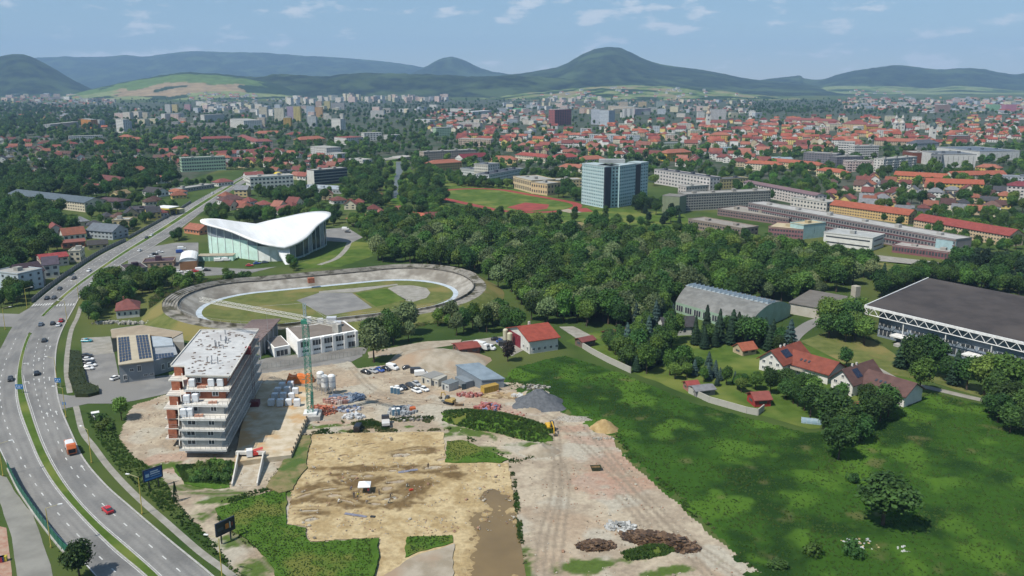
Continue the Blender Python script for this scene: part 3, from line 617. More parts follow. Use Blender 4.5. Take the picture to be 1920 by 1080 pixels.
# ------------------------------------------------------------------ velodrome
VC=Vector((-87.5,403.5,0)); VA=math.atan2(50,112)
def vring(r,z,hl=29.5,n=28):
    o=[]; ca,sa=math.cos(VA),math.sin(VA)
    for s,a0 in ((1,-math.pi/2),(-1,math.pi/2)):
        for k in range(n+1):
            q=a0+math.pi*k/n; x=s*hl+r*math.cos(q); y=r*math.sin(q)
            zz=z(math.sin(q),s*hl,abs(math.cos(q))) if callable(z) else z; o.append(Vector((VC.x+x*ca-y*sa,VC.y+x*sa+y*ca,zz)))
    return o
def ringstrip(a,b,name,m,parent=None,smooth=True):
    mb=MB(); n=len(a); mb.v=[tuple(p) for p in a]+[tuple(p) for p in b]
    for k in range(n): mb.f.append((k,n+k,n+(k+1)%n,(k+1)%n)); mb.m.append(0)
    return mb.build(name,m,parent,smooth=smooth)
TRACKC=mat('track_concrete',C('#b5b0a6',.68),C('#958f84',.68),scale=.22,world=True,detail=8,rough=.9,c=C('#857e73',.68),scale2=.06,lo=.4,hi=.62)
VSTEP=mat('old_terrace',C('#99948a',.76),C('#7b766d',.76),scale=.3,world=True,detail=8,rough=.95,c=C('#55523f',.66),scale2=.15,lo=.4,hi=.6)
vel=thing('velodrome','oval concrete cycling velodrome with banked track and grass infield','velodrome',(0,0,0))
BK=lambda s,x,c:2.3+2.2*c+1.4*max(0,s)
ringstrip(vring(31,.30),vring(33.6,.42),'blue_band',mat('pale_blue_band',C('#b9c2c8',.85),C('#a4afb8',.85),scale=.3,world=True),vel)
ringstrip(vring(33.6,.42),vring(41.0,BK),'banked_track',TRACKC,vel)
ringstrip(vring(41.0,BK),vring(41.1,lambda s,x,c:BK(s,x,c)+.75),'rim_wall',mat('rim_wall',C('#4e4a45',.7),C('#7d776e',.7),scale=.3,world=True),vel,False)
ringstrip(vring(41.1,lambda s,x,c:BK(s,x,c)+.75),vring(41.6,lambda s,x,c:BK(s,x,c)+.75),'rim_top',VSTEP,vel,False)
ringstrip(vring(41.6,lambda s,x,c:BK(s,x,c)+.75),vring(41.7,lambda s,x,c:BK(s,x,c)-.3),'rim_back',VSTEP,vel,False)
for i in range(5):     # terraces, high on the far side
    z0=lambda s,x,c,i=i:BK(s,x,c)-.3+(.34*i if s>.1 else .04*i); r0=41.7+1.2*i
    ringstrip(vring(r0,z0),vring(r0+1.08,z0),'terrace_step',VSTEP,vel,False)
    ringstrip(vring(r0+1.08,z0),vring(r0+1.2,lambda s,x,c,i=i:z0(s,x,c)+(.34 if s>.1 else .04)),'terrace_riser',VSTEP,vel,False)
ringstrip(vring(47.7,lambda s,x,c:BK(s,x,c)-.3+(1.7 if s>.1 else .2)),vring(57,-.1),'grass_bank',DRY,vel)
mb=MB(); mb.poly([tuple(p) for p in vring(31,.28)]); mb.build('infield_grass',DRY,vel)
for name,px,z,m in (('asphalt_pad',[(556,563),(598,549),(660,549),(698,577),(612,592)],.31,ASPH),('lawn_square',[(666,550),(725,541),(762,562),(705,575)],.34,LAWN),('gravel_half_circle',[(727,540),(745,535),(775,535),(800,540),(807,549),(800,558),(775,566),(762,564)],.34,PAVE),('path',[(598,549),(598,546),(720,535),(745,532),(746,534),(664,548)],.33,PAVE)):
    mb=MB(); pts=[P(x,y,z) for x,y in px]; mb.poly([tuple(p) for p in pts][::-1]); mb.build(name,m,vel)
# lattice railing with arches along the front rim
rail=MB(); rr=vring(41.4,lambda s,x,c:BK(s,x,c)+.75)
fr=[p for p in rr]
for p in fr: rail.tube(p,p+Vector((0,0,1.0)),.06,n=4)
for k in range(len(fr)): rail.tube(fr[k]+Vector((0,0,1.0)),fr[(k+1)%len(fr)]+Vector((0,0,1.0)),.05,n=4)
rail.build('railing',METAL,vel,(.35,.33,.3))
occ_poly([(p.x,p.y) for p in vring(49,0)])
# judges' block on the far terrace, portal gap
a=P(578,528,5); jb=MB(); jb.obox((a.x,a.y+6,3),(3.2,2.4,2.6),VA); jb.build('start_booth',BRICK,vel)
# ------------------------------------------------------------------ hall with the saddle roof
hc=Vector((-156,539,0)); ax=Vector((69,34,0)).normalized(); bx=Vector((-ax.y,ax.x,0))     # ax towards the glass end, bx away from the camera
hall=thing('sports_hall','white saddle roofed sports hall with mint walls beside the velodrome','sports hall',hc,math.atan2(ax.y,ax.x))
def hroof(q,r=1.0):
    c,s=math.cos(q),math.sin(q); ra=40.5-4.5*math.sin(2*q)**2+(9 if s<0 else 4)*abs(s)**8
    zb=9.3+11.2*abs(c)**1.05; zc=12.6
    return Vector((ra*r*c,ra*r*s,zc+(zb-zc)*r*r))
NQ=72; RW=mat('white_roof_sheet',(.74,.74,.73),(.60,.60,.58),scale=.12,stretch=(1,.15,.3),rough=.55,spec=.4)
mb=MB(); NR=10
for lay,dz in ((0,0),(1,-1.1)):
    for j in range(NR+1):
        for k in range(NQ): p=hroof(2*math.pi*k/NQ,j/NR); mb.v.append((p.x,p.y,p.z+dz*(1 if j else 1)))
nl=(NR+1)*NQ
for lay in (0,1):
    for j in range(NR):
        for k in range(NQ):
            f=(lay*nl+j*NQ+k,lay*nl+(j+1)*NQ+k,lay*nl+(j+1)*NQ+(k+1)%NQ,lay*nl+j*NQ+(k+1)%NQ); mb.f.append(f if not lay else f[::-1]); mb.m.append(0)
for k in range(NQ): mb.f.append((NR*NQ+k,nl+NR*NQ+k,nl+NR*NQ+(k+1)%NQ,NR*NQ+(k+1)%NQ)); mb.m.append(0)
mb.build('roof',RW,hall,smooth=False)
for p in hall.children[0].data.polygons: p.use_smooth=len(p.vertices)==4
MINT=C('#cdebe0',.95)
def wallseg(q0,q1,z0,z1,name,m,col=None,r=.90,n=2):
    mb=MB()
    for k in range(n):
        a,b=q0+(q1-q0)*k/n,q0+(q1-q0)*(k+1)/n
        pa,pb=hroof(a,r),hroof(b,r); ta=min(pa.z-1.0,z1) ; tb=min(pb.z-1.0,z1)
        if ta>z0 or tb>z0: mb.poly([(pa.x,pa.y,min(z0,ta)),(pb.x,pb.y,min(z0,tb)),(pb.x,pb.y,tb),(pa.x,pa.y,ta)])
    if mb.f: return mb.build(name,m,hall,col)
HG=mat('hall_glass',(.05,.075,.085),(.03,.045,.05),scale=.2,rough=.2,spec=.5)
HGL=mat('hall_glass_grey',(.26,.29,.32),(.18,.21,.24),scale=.2,rough=.25,spec=.5)
import math as _m
for k in range(36):
    q0=-math.pi+2*math.pi*k/36; q1=q0+2*math.pi/36; c=math.cos((q0+q1)/2)
    if c<-.05:
        low=11.5 if c<-.45 else 9.0
        wallseg(q0,q1,0,low,'wall_panel',PL,MINT if c<-.3 else C('#e4e8e4',.95))
        wallseg(q0,q1,low,30,'window',HGL if c<-.3 else HG)
    else:
        wallseg(q0,q1,0,1.2,'plinth',PL,C('#9fb5b2',.8)); wallseg(q0,q1,1.2,30,'window',HG if k%3 else HGL)
    p=hroof(q0,.905); mu=MB(); mu.obox((p.x,p.y,0),(.3,.3,max(2,p.z-1)),q0); mu.build('mullion',PL,hall,C('#dfe8e4',.95))
for sgn in (-1,1):   # the two buttresses on which the saddle stands
    p=hroof(sgn*math.pi/2,1.0); mu=MB(); y=p.y; s=sgn
    pts=[(-4.2,y-s*6,p.z+.5),(4.2,y-s*6,p.z+.5),(1.3,y+s*6.5,-.2),(-1.3,y+s*6.5,-.2)]
    lo=[(a,b-s*2.2,max(-.3,c-2.2)) for a,b,c in pts]
    i=0; mu.v=pts+lo; mu.f=[(0,1,2,3),(7,6,5,4),(0,4,5,1),(1,5,6,2),(2,6,7,3),(3,7,4,0)]; mu.m=[0]*6; mu.build('buttress',RW,hall)
occ_poly([tuple((hc+ax*hroof(2*math.pi*k/24,1.05).x+bx*hroof(2*math.pi*k/24,1.05).y).xy) for k in range(24)])
# low mint annex wall in front of the hall
an=thing('annex_wall','low mint service annex at the foot of the saddle roofed hall','annex',P(371,490),math.atan2((P(437,489)-P(371,490)).y,(P(437,489)-P(371,490)).x))
L_=(P(437,489)-P(371,490)).length; mb=MB(); mb.box(0,0,0,L_,7,3); mb.build('wall',PL,an,MINT)
mb=MB(); mb.box(-.2,-.2,3,L_+.2,7.2,3.3); mb.build('roof',FLAT,an,C('#b3a894',.8))
for k in range(6): mb=MB(); mb.box(1+k*3,-.06,.2,3.2+k*3,.02,2.6); mb.build('garage_door',METAL,an,C('#8fb8aa',.7))
# ------------------------------------------------------------------ generic buildings
UNITWIN=None
def unit_window():
    global UNITWIN
    if UNITWIN is None:
        mb=MB(); b=.09
        for x0,z0,x1,z1 in ((0,0,1,b),(0,1-b,1,1),(0,b,b,1-b),(1-b,b,1,1-b),(.47,b,.53,1-b)): mb.box(x0,-.12,z0,x1,.0,z1,0)
        mb.poly([(b,-.03,b),(1-b,-.03,b),(1-b,-.03,1-b),(b,-.03,1-b)],1)
        UNITWIN=mb.mesh('window',[WHITE,GLASS])
    return UNITWIN
def win(parent,x,y,z,w_,h_,rz=0,name='window',me=None):
    o=put(me or unit_window(),name,parent,loc=(x,y,z),rz=rz); o.scale=(w_,1,h_); return o
def frame_of(x1,y1,x2,y2,z=0):
    A=P(x1,y1,z); B=P(x2,y2,z); return A,(B-A).length,math.atan2(B.y-A.y,B.x-A.x)
def pxm(y): return (y-HORIZON)*CP/CAM_H
def occ_rect(A,W,D,rz,pad=1):
    c,s=math.cos(rz),math.sin(rz); occ_poly([(A.x+x*c-y*s,A.y+x*s+y*c) for x,y in ((-pad,-pad),(W+pad,-pad),(W+pad,D+pad),(-pad,D+pad))],pad=2)
def gable_roof(mb,W,D,h,rh,ov=.5,t=.25):
    s=rh/(D/2); zE=h-ov*s
    top=[(-ov,zE),(D/2,h+rh),(D+ov,zE)]; i=len(mb.v)
    for x in (-ov,W+ov):
        for y,z in top: mb.v.append((x,y,z+t))
        for y,z in top: mb.v.append((x,y,z))
    f=[(0,6,7,1),(1,7,8,2),(3,4,10,9),(4,5,11,10),(0,3,9,6),(2,8,11,5),(0,1,4,3),(1,2,5,4),(6,9,10,7),(7,10,11,8)]
    for q in f: mb.f.append(tuple(i+k for k in q)); mb.m.append(0)
def hip_roof(mb,W,D,h,rh,ov=.5,t=.25):
    r=min(D/2,W/2-.3); i=len(mb.v)
    mb.v+=[(-ov,-ov,h),(W+ov,-ov,h),(W+ov,D+ov,h),(-ov,D+ov,h),(-ov,-ov,h+t),(W+ov,-ov,h+t),(W+ov,D+ov,h+t),(-ov,D+ov,h+t),(r,D/2,h+rh),(W-r,D/2,h+rh)]
    for q in ((4,5,9,8),(5,6,9),(6,7,8,9),(7,4,8),(0,1,5,4),(1,2,6,5),(2,3,7,6),(3,0,4,7),(3,2,1,0)): mb.f.append(tuple(i+k for k in q)); mb.m.append(0)
def gable_walls(mb,W,D,h,rh):
    mb.poly([(0,0,0),(W,0,0),(W,0,h),(0,0,h)]); mb.poly([(W,D,0),(0,D,0),(0,D,h),(W,D,h)])
    mb.poly([(W,0,0),(W,D,0),(W,D,h),(W,D/2,h+rh),(W,0,h)]); mb.poly([(0,D,0),(0,0,0),(0,0,h),(0,D/2,h+rh),(0,D,h)])
def facade(mb,L_,h,nf,nc,org,dirx,ww=.5,wh=.45,z0=.0,e=.07,balc=None,m=0):
    "rows of windows standing a little proud of a wall"
    fh=(h-z0)/nf; cw=L_/nc; nx,ny=dirx[1],-dirx[0]
    for f in range(nf):
        for c in range(nc):
            a=(c+.5-ww/2)*cw; b=a+ww*cw; za=z0+f*fh+fh*(.5-wh/2); zb=za+fh*wh
            ax,ay=org[0]+dirx[0]*a+nx*e,org[1]+dirx[1]*a+ny*e; bx_,by_=org[0]+dirx[0]*b+nx*e,org[1]+dirx[1]*b+ny*e
            mb.poly([(ax,ay,za),(bx_,by_,za),(bx_,by_,zb),(ax,ay,zb)],m)
def building(name,label,A,W,rz,D,h,wall,roof,rt='flat',nf=None,nc=None,nd=None,ww=.5,wh=.45,rh=None,cat='building',group=None,bands=None,autol=None,chim=0,balc=0,endcol=None,lod=0,ov=.5,z0=.6):
    "one building: wall, roof and windows, the front edge starting at A"
    if rt!='flat': g_=sum(roof)/3; roof=tuple(x*.84+g_*.16 for x in roof)
    t=thing(name,label,cat,A,rz,group); nf=nf or max(1,round(h/3.0)); nc=nc or max(2,round(W/3.4)); nd=nd if nd is not None else max(1,round(D/4.2))
    mb=MB(); mr=MB(); rh=rh if rh is not None else D*.28
    if rt=='gable': gable_walls(mb,W,D,h,rh); gable_roof(mr,W,D,h,rh,ov)
    else:
        mb.box(0,0,0,W,D,h)
        if rt=='hip': hip_roof(mr,W,D,h,rh,ov)
        else:
            mr.box(-.15,-.15,h,W+.15,D+.15,h+.35)
    mb.build('wall',PL,t,wall)
    ro=mr.build('roof',FLAT if rt=='flat' else TILE,t,roof)
    if rt=='flat' and not lod:
        q=MB(); p_=.3; H2=h+.35; 
        for a in ((-.2,-.2,W+.2,.1),(-.2,D-.1,W+.2,D+.2),(-.2,.1,.1,D-.1),(W-.1,.1,W+.2,D-.1)): q.box(a[0],a[1],H2,a[2],a[3],H2+.45)
        q.build('parapet',PL,ro,tuple(min(1,x*.9) for x in wall))
        k=min(6,max(1,int(W/18))); rnd=random.Random(int(A.x*7+A.y))
        for i in range(k):
            q=MB(); x=W*(i+.5)/k+rnd.uniform(-2,2); q.box(x-1.6,D*.35,H2,x+1.6,D*.35+min(3,D*.3),H2+rnd.uniform(1.2,2.6)); q.build('roof_housing',PL,ro,tuple(x*.9 for x in roof))
    for i in range(chim):
        q=MB(); x=W*(.3+.4*i); zt=h+rh+.9 if rt!='flat' else h+1.6
        q.box(x,D*.55,h,x+.7,D*.55+.7,zt); q.build('chimney',PL,ro,C('#9a6a58',.7))
    g=MB(); facade(g,W,h,nf,nc,(0,0),(1,0),ww,wh,z0)
    if nd: facade(g,D,h,nf,nd,(0,D),(0,-1),ww*.8,wh,z0); facade(g,D,h,nf,nd,(W,0),(0,1),ww*.8,wh,z0)
    o=g.build('glazing',GLASS,t); o['kind']='stuff'
    if balc:
        b=MB(); fh=h/nf
        for f in range(1,nf):
            for c in range(balc):
                x=W*(c+.5)/balc; b.box(x-1.5,-1.1,f*fh-.1,x+1.5,-.0,f*fh+.95)
        o=b.build('balcony',PL,t,bands or tuple(min(1,x*1.1) for x in wall)); o['kind']='stuff'
    elif bands:
        b=MB(); fh=h/nf
        for f in range(nf+1): b.box(-.12,-.14,max(.02,f*fh-.35),W+.12,-.01,f*fh+.35)
        o=b.build('spandrel_band',PL,t,bands); o['kind']='stuff'
    if endcol:
        b=MB(); b.box(-.1,.1,.02,-.02,D-.1,h-.05); b.build('gable_end',PL,t,endcol)
    occ_rect(A,W,D,rz)
    if autol: auto(t,autol,proj(A))
    return t
def blk(name,label,x1,y1,x2,y2,hpx,D,wall,roof,rt='flat',**k):
    A,W,rz=frame_of(x1,y1,x2,y2); h=hpx/pxm((y1+y2)/2)
    return building(name,label,A,W,rz,D,h,C(wall,.88),C(roof,.74),rt,**k)
W_,CR,YE,GR,BE,PK='#d9d8d2','#d8cfb8','#d8c078','#a9a9a8','#c4b294','#c9a8a4'
ORR,RED,BRN,GRY,DK,RF='#b26a4c','#985248','#6e4e48','#8f9296','#55565c','#b0afa9'
B=[ # name,label,x1,y1,x2,y2,height px,depth m,wall,roof,type,kw
('school_building','long mint green school block behind the tree belt',342,323,424,319,25,14,'#a8c4a8',RF,'flat',dict(nf=4,nc=18,ww=.7)),
('apartment_block','long white panel block above the red roofed houses on the left',130,268,194,266,12,12,W_,RF,'flat',{}),
('school_building','pale grey school row below the left wood',95,245,148,239,11,14,'#b9bcb8',RF,'flat',{}),
('tower_block','orange tower block among dark trees',153,240,172,242,17,14,'#c98a45',RF,'flat',{}),
('tower_block','pale grey tower block next to the orange tower',174,240,188,241,15,12,'#b8c0c4',RF,'flat',{}),
('tower_block','tall narrow white tower block standing alone in trees',219,248,233,250,25,12,W_,RF,'flat',{}),
('tower_block','lower grey tower block behind the narrow white tower',234,246,244,246,18,12,'#b6bac0',RF,'flat',{}),
('apartment_block','wide cream panel block on the far left slope',240,222,277,222,11,14,CR,RF,'flat',{}),
('apartment_block','low cream block in front of the wide cream block',250,233,272,233,6,12,CR,RF,'flat',{}),
('apartment_block','white panel block left of centre with dense windows',310,226,346,224,12,14,W_,RF,'flat',{}),
('apartment_block','small grey block below the white panel block',322,241,335,241,12,14,GR,RF,'flat',{}),
('apartment_block','white panel block with a strong window grid',384,231,422,229,15,14,W_,RF,'flat',dict(ww=.65)),
('tower_block','white tower of the far left trio',310,212,320,212,16,14,W_,RF,'flat',{}),
('tower_block','cream yellow tower of the far left trio',322,211,333,211,15,14,'#d9c990',RF,'flat',{}),
('tower_block','pink tower of the far left trio',346,208,357,208,12,14,'#c9a2a6',RF,'flat',{}),
('apartment_block','very low long pale block above the orange roofs',350,238,422,237,6,14,'#c9c6b4',RF,'flat',{}),
('apartment_block','slanting white slab block beside the red roofs',432,238,458,242,15,40,W_,RF,'flat',{}),
('town_house','orange walled town house with orange roof',223,268,246,268,11,14,'#d09a58',ORR,'hip',{}),
('town_house','yellow walled house with orange roof next to the orange one',246,269,270,268,7,14,YE,ORR,'hip',{}),
('town_house','yellow house with a large orange roof on the left',325,269,361,268,8,18,YE,ORR,'hip',{}),
('town_house','long pinkish house with a dull red roof',377,268,438,266,7,14,'#a99a94',RED,'hip',{}),
('town_house','cream house with a bright red roof beside the slab block',446,263,482,276,7,16,CR,RED,'hip',{}),
('town_house','long low red roofed row in the left housing area',400,296,482,291,6,14,W_,RED,'gable',{}),
('tower_block','cream tower in the middle distance left of the white pair',486,220,501,220,19,15,CR,RF,'flat',{}),
('tower_block','tall white cream tower above the red roofs',515,230,533,230,27,15,'#d9d4c0',RF,'flat',{}),
('tower_block','purple tower joined to a yellow tower',539,226,551,226,26,15,'#b4a4bc',RF,'flat',{}),
('tower_block','yellow tower joined to a purple tower',551,227,564,227,27,15,'#cfc07c',RF,'flat',{}),
('tower_block','brown yellow tower in front of the purple one',532,240,546,240,19,12,'#b89a50',RF,'flat',{}),
('tower_block','beige tower just behind the long red roofs',483,240,497,240,19,12,'#cdc0ae',RF,'flat',{}),
('tower_block','pale blue tower next to the orange cream tower',575,219,590,219,20,15,'#aebfcf',RF,'flat',{}),
('tower_block','orange cream tower next to the pale blue tower',591,220,605,220,19,15,'#d0a878',RF,'flat',{}),
('tower_block','small pink tower behind the blue tower',592,203,603,203,13,14,'#cfb4a2',RF,'flat',{}),
('tower_block','pale yellow tower behind the orange cream tower',608,208,619,208,18,14,'#cfc48c',RF,'flat',{}),
('apartment_block','grey wide block right of the pale yellow tower',621,207,646,207,14,14,GR,RF,'flat',{}),
('tower_block','white tower block below the pale blue tower',577,239,593,239,20,14,'#c4c8c8',RF,'flat',{}),
('tower_block','white tower block with balconies left of the boulevard',622,243,639,244,20,14,W_,RF,'flat',{}),
('office_building','white cubic building by the boulevard bend',695,222,720,222,14,24,W_,RF,'flat',{}),
('town_house','long red hipped roof block in the left centre',478,256,530,255,5,18,CR,ORR,'hip',{}),
('town_house','wide yellow house with a long orange roof',562,272,611,269,9,18,'#d3bd80',ORR,'hip',{}),
('town_house','red roofed house behind the wide yellow one',540,259,572,258,6,16,CR,RED,'hip',{}),
('town_house','red and white striped balcony house',480,277,512,276,11,14,'#cdb9b4',RED,'hip',{}),
('apartment_block','white slab block at the end of the housing area',613,298,640,296,20,40,'#c9c8c4',RF,'flat',{}),
('apartment_block','lower white block joined to the slab block',632,300,654,298,11,22,'#bfc4c6',RF,'flat',{}),
('apartment_block','white slab with red top near the boulevard trees',627,270,650,272,13,34,W_,RED,'flat',{}),
('office_building','white apartment house with dark window bays',683,264,716,263,14,18,W_,RF,'flat',dict(nc=6,ww=.6)),
('office_building','white grey house half hidden in boulevard trees',727,264,751,263,10,16,'#c2c4c2',RF,'flat',{}),
('apartment_block','small white block beside the river bridge',655,314,681,317,16,14,W_,RF,'flat',{}),
('hotel_building','five storey white and dark hotel slab behind the sports hall',590,348,652,342,27,14,'#55565a',RF,'flat',dict(nf=5,nc=14,ww=.8,bands=C('#b9b8b0',.7),endcol=C(W_,.8))),
('low_annex','flat grey annex in front of the hotel slab',548,359,642,364,7,26,'#9fa5a8','#b3bcc4','flat',{}),
('office_building','white three storey office left of the hotel annex',470,356,551,351,22,18,W_,RF,'flat',dict(nf=3,nc=11,ww=.6)),
('house','beige gabled house next to the main road',440,369,464,369,13,12,'#c9b488',GRY,'gable',{}),
('house','white house with red roof by the yellow dome',462,340,496,338,9,14,W_,RED,'gable',{}),
('house','modern dark and white row house behind the yellow dome',526,333,556,331,10,16,'#8f9294',DK,'flat',{}),
('apartment_house','pink and pale blue house at the left edge beside the road',-8,543,38,549,34,14,'#b9c4cc',RF,'flat',dict(nf=3,nc=4,ww=.35)),
('apartment_house','purple roofed house with cream balconies beside the road',40,541,86,533,27,14,'#a39a94','#4c3a42','gable',dict(nf=3,nc=4,balc=2,bands=C('#d8c8a0',.8))),
('house','white house with pale blue side behind the purple roofed house',84,523,113,520,26,12,W_,'#5c5260','gable',dict(nf=2)),
('house','white house with a bright red flat pitched roof by the road',78,503,130,497,17,14,'#c9bdb4','#a83a38','gable',dict(rh=1.5)),
('house','cream two storey house by the road behind the red roof',131,492,152,491,20,12,CR,RF,'flat',{}),
('workshop','low brick red workshop beside the cream house',118,467,161,463,11,12,'#a06a58','#9a5a4a','gable',dict(rh=1.0)),
('house','cream house with a dark sloping roof by the road',165,469,203,466,9,12,'#cdbd98','#4c4844','gable',dict(rh=2)),
('barn','grey blue gabled house with crossing wings',163,446,212,450,15,14,'#a4abb0','#737d86','gable',{}),
('house','tall beige house beside the noise wall',212,433,244,432,19,12,'#cdbb90',RF,'flat',{}),
('house','long teal grey roofed school among trees on the left',15,380,160,398,17,20,CR,'#62727c','gable',dict(rh=3)),
('house','grey house with a purple brown roof below the school',175,391,223,394,15,14,'#8b8c8c','#62484c','hip',dict(rh=2.5)),
('house','white house with red brown roof in the left trees',155,362,178,364,11,12,W_,RED,'gable',{}),
('house','wide red brown roofed villa in the left trees',168,345,222,352,10,16,W_,'#7d4640','hip',{}),
('house','white green house with orange roof behind villas',254,336,276,332,15,12,'#b4c9b9',ORR,'gable',{}),
('house','white house with curved orange roof beside it',275,341,295,345,8,12,W_,ORR,'gable',{}),
('house','cream gabled house above the purple roof',223,374,246,370,9,10,'#d2bf8e','#a08a5c','gable',{}),
('house','grey dark roofed house by the upper road',268,367,296,370,9,12,W_,'#4c4a4c','gable',{}),
('house','small house with orange hipped roof by the upper road',313,365,336,367,6,10,W_,ORR,'hip',{}),
('shop','row of low grey shops along the upper road',337,362,402,352,6,12,'#9a9a98',RF,'flat',{}),
('house','house with a red hipped roof at the road fork',410,350,438,347,7,12,W_,RED,'hip',{}),
('workshop','dark roofed workshop near the petrol station',246,405,290,403,11,18,'#8a8a88','#504a50','flat',{}),
('office_building','grey low house with brown roof beside the car park',238,524,278,519,17,14,'#a8a8a0','#51424a','flat',{}),
('office_building','long brown roofed low house behind the grey one',268,503,326,500,9,12,'#b09a88','#5a4650','flat',{}),
('house','small white house with red roof beside the sports hall',346,437,374,441,9,11,'#c98a68',ORR,'gable',{}),
('house','house with a brown double roof by the main road',418,386,462,382,9,14,W_,'#6e4c48','hip',{}),
('house','white house with reddish roof behind the hall',477,408,501,406,8,11,W_,RED,'gable',{}),
('house','red roofed bungalow directly behind the hall roof',486,391,512,389,6,12,W_,RED,'hip',{}),
('house','wide red roofed bungalow above the hall peak',524,404,556,401,8,14,W_,RED,'hip',{}),
('house','brown roofed house in the gardens right of the hall',626,384,652,382,7,12,W_,'#7d4a40','hip',{}),
('house','house with long red roof in the garden colony',665,420,702,415,7,11,W_,ORR,'hip',{}),
('house','white house with bright orange roof among gardens',768,414,795,417,8,10,W_,'#c0603c','gable',{}),
('house','dark roofed black bungalow in the garden colony',728,432,771,433,6,12,'#4a4c52','#34363e','hip',{}),
('school_building','long grey beige block behind the yellow school wings',795,303,893,298,17,14,'#b5a898',RF,'flat',{}),
('school_building','yellow school wing with orange roof on the riverside',808,322,866,318,14,14,'#cfae70',ORR,'hip',{}),
('town_hall','white hall with a dark red roof among orange roofs',868,308,916,304,11,16,W_,'#8c2f38','gable',{}),
('school_building','yellow block with orange roof right of the dark red roof',917,309,967,310,10,16,'#d6c088',ORR,'hip',{}),
('office_building','white office with grey roof, small wing',863,331,889,334,15,16,'#c6cac8','#6a7078','flat',{}),
('office_building','tall white classical office with columns by the lawn',889,336,915,338,28,22,'#d2cfc4','#70767e','flat',dict(nc=7,ww=.45,wh=.6)),
('office_building','white office wing with a dark roof by the lawn',917,346,981,333,17,16,'#c9cdd0','#4e535c','flat',dict(nf=3)),
('gym_building','cream gymnasium behind the running track',962,353,996,362,22,26,'#d0bd98',RF,'flat',dict(nf=2,nc=9,wh=.6)),
('gym_building','lower cream wing of the gymnasium',996,363,1026,367,21,18,'#ccb48c',RF,'flat',dict(nf=2,nc=7)),
('gym_building','flat roofed yellow building behind the blue tower',1037,352,1092,350,13,16,'#bfae86',RF,'flat',{}),
('apartment_house','white balcony house with red base and dark roof right of the blue tower',1226,344,1330,362,27,12,'#cdc8c6','#5c5f66','flat',dict(nf=4,nc=18,bands=None)),
('apartment_house','white low house with pink base in front of the balcony house',1286,365,1352,360,14,12,'#c4bcb9',RF,'flat',{}),
('apartment_house','yellow house with a grey roof',1340,356,1402,352,18,14,'#cdbf8a','#60646a','flat',{}),
('apartment_house','long white and pink house behind the grey dormitory',1393,362,1526,390,22,12,'#cfc7c2','#8c6f72','gable',dict(nf=4,nc=26,rh=1.5)),
('apartment_house','white flat roofed house at the end of the pink row',1482,387,1549,397,16,14,'#cfcac4',RF,'flat',{}),
('apartment_house','long yellow house with orange roof behind the campus',1555,400,1702,421,17,13,'#cfb07c','#b45a38','gable',dict(nf=3,nc=30,rh=3.4)),
('apartment_house','long cream house with red roof at the right',1712,430,1890,463,20,14,'#cdb697','#a3453a','gable',dict(nf=3,nc=34,rh=3.6)),
('apartment_house','yellow terrace with orange roof in the right distance',1675,341,1773,347,13,13,'#cfb06c','#b85f3a','gable',dict(nf=3)),
('apartment_house','yellow terrace with orange roof, nearer twin',1735,358,1843,362,16,13,'#cfb56a','#b85c38','gable',dict(nf=3)),
('apartment_house','orange roofed cream terrace behind the yellow twin',1785,341,1886,339,12,13,CR,'#b4603e','gable',dict(nf=3)),
('apartment_house','white house with dark red roof at the right edge',1886,374,1960,378,26,14,'#cfc9c4','#8c3a42','hip',dict(nf=4)),
('apartment_house','orange roofed row behind the poplars',1395,318,1462,322,12,13,CR,'#b8643f','hip',{}),
('apartment_house','long orange roof row in the middle right',1435,312,1535,322,11,13,'#d2c09a','#b66140','hip',{}),
('apartment_house','orange roofed house with cream walls further right',1530,330,1578,336,11,13,'#d8c8a4','#b8623f','hip',{}),
('apartment_house','yellow balcony house with orange roof behind trees',1250,303,1296,300,15,16,'#cfae45',ORR,'hip',{}),
('apartment_house','orange hip roof house above the blue tower',1092,310,1136,308,10,16,CR,ORR,'hip',{}),
('apartment_house','red roofed house left of the orange hip roof',1043,305,1086,303,9,16,CR,'#a8483c','hip',{}),
('apartment_house','long low orange roof left of the blue tower',1046,322,1096,325,9,14,CR,ORR,'hip',{}),
('apartment_house','long red roof row in the centre town',966,300,1022,306,10,14,CR,'#ab4c3c','hip',{}),
('office_building','low long grey white school in the centre town',1075,271,1132,273,11,16,'#b5b8b8',RF,'flat',{}),
('office_building','dark grey apartment house with square windows',1505,312,1566,316,26,16,'#77777d',RF,'flat',dict(nf=6,nc=12,ww=.5)),
('office_building','second dark grey apartment house beside the first',1567,318,1617,317,23,16,'#6f7078',RF,'flat',dict(nf=5,nc=10)),
('tower_block','tall white slab with strip windows in the right town',1570,296,1600,297,30,14,'#d5d3ce',RF,'flat',dict(ww=.8)),
('tower_block','wide white slab with strip windows beside the tall one',1600,301,1646,300,26,14,'#d5d3ce',RF,'flat',dict(ww=.8)),
('apartment_block','white panel block with pink stripes',1587,322,1655,322,19,13,'#cbb9b4',RF,'flat',dict(balc=6)),
('apartment_block','white panel block behind the pink striped one',1655,324,1717,318,24,13,'#cfccc6',RF,'flat',dict(balc=5)),
('shopping_mall','rust brown cube of the shopping mall',1710,306,1743,306,19,30,'#7a4630',RF,'flat',dict(nf=1,nc=1,ww=.01)),
('shopping_mall','grey block of the shopping mall beside the brown cube',1743,314,1764,315,24,40,'#84888a','#6a7078','flat',dict(nf=2,nc=3)),
('shopping_mall','white panelled shopping mall front',1762,314,1828,314,24,50,'#d2d0cc','#6d747c','flat',dict(nf=1,nc=7,ww=.06,wh=.7)),
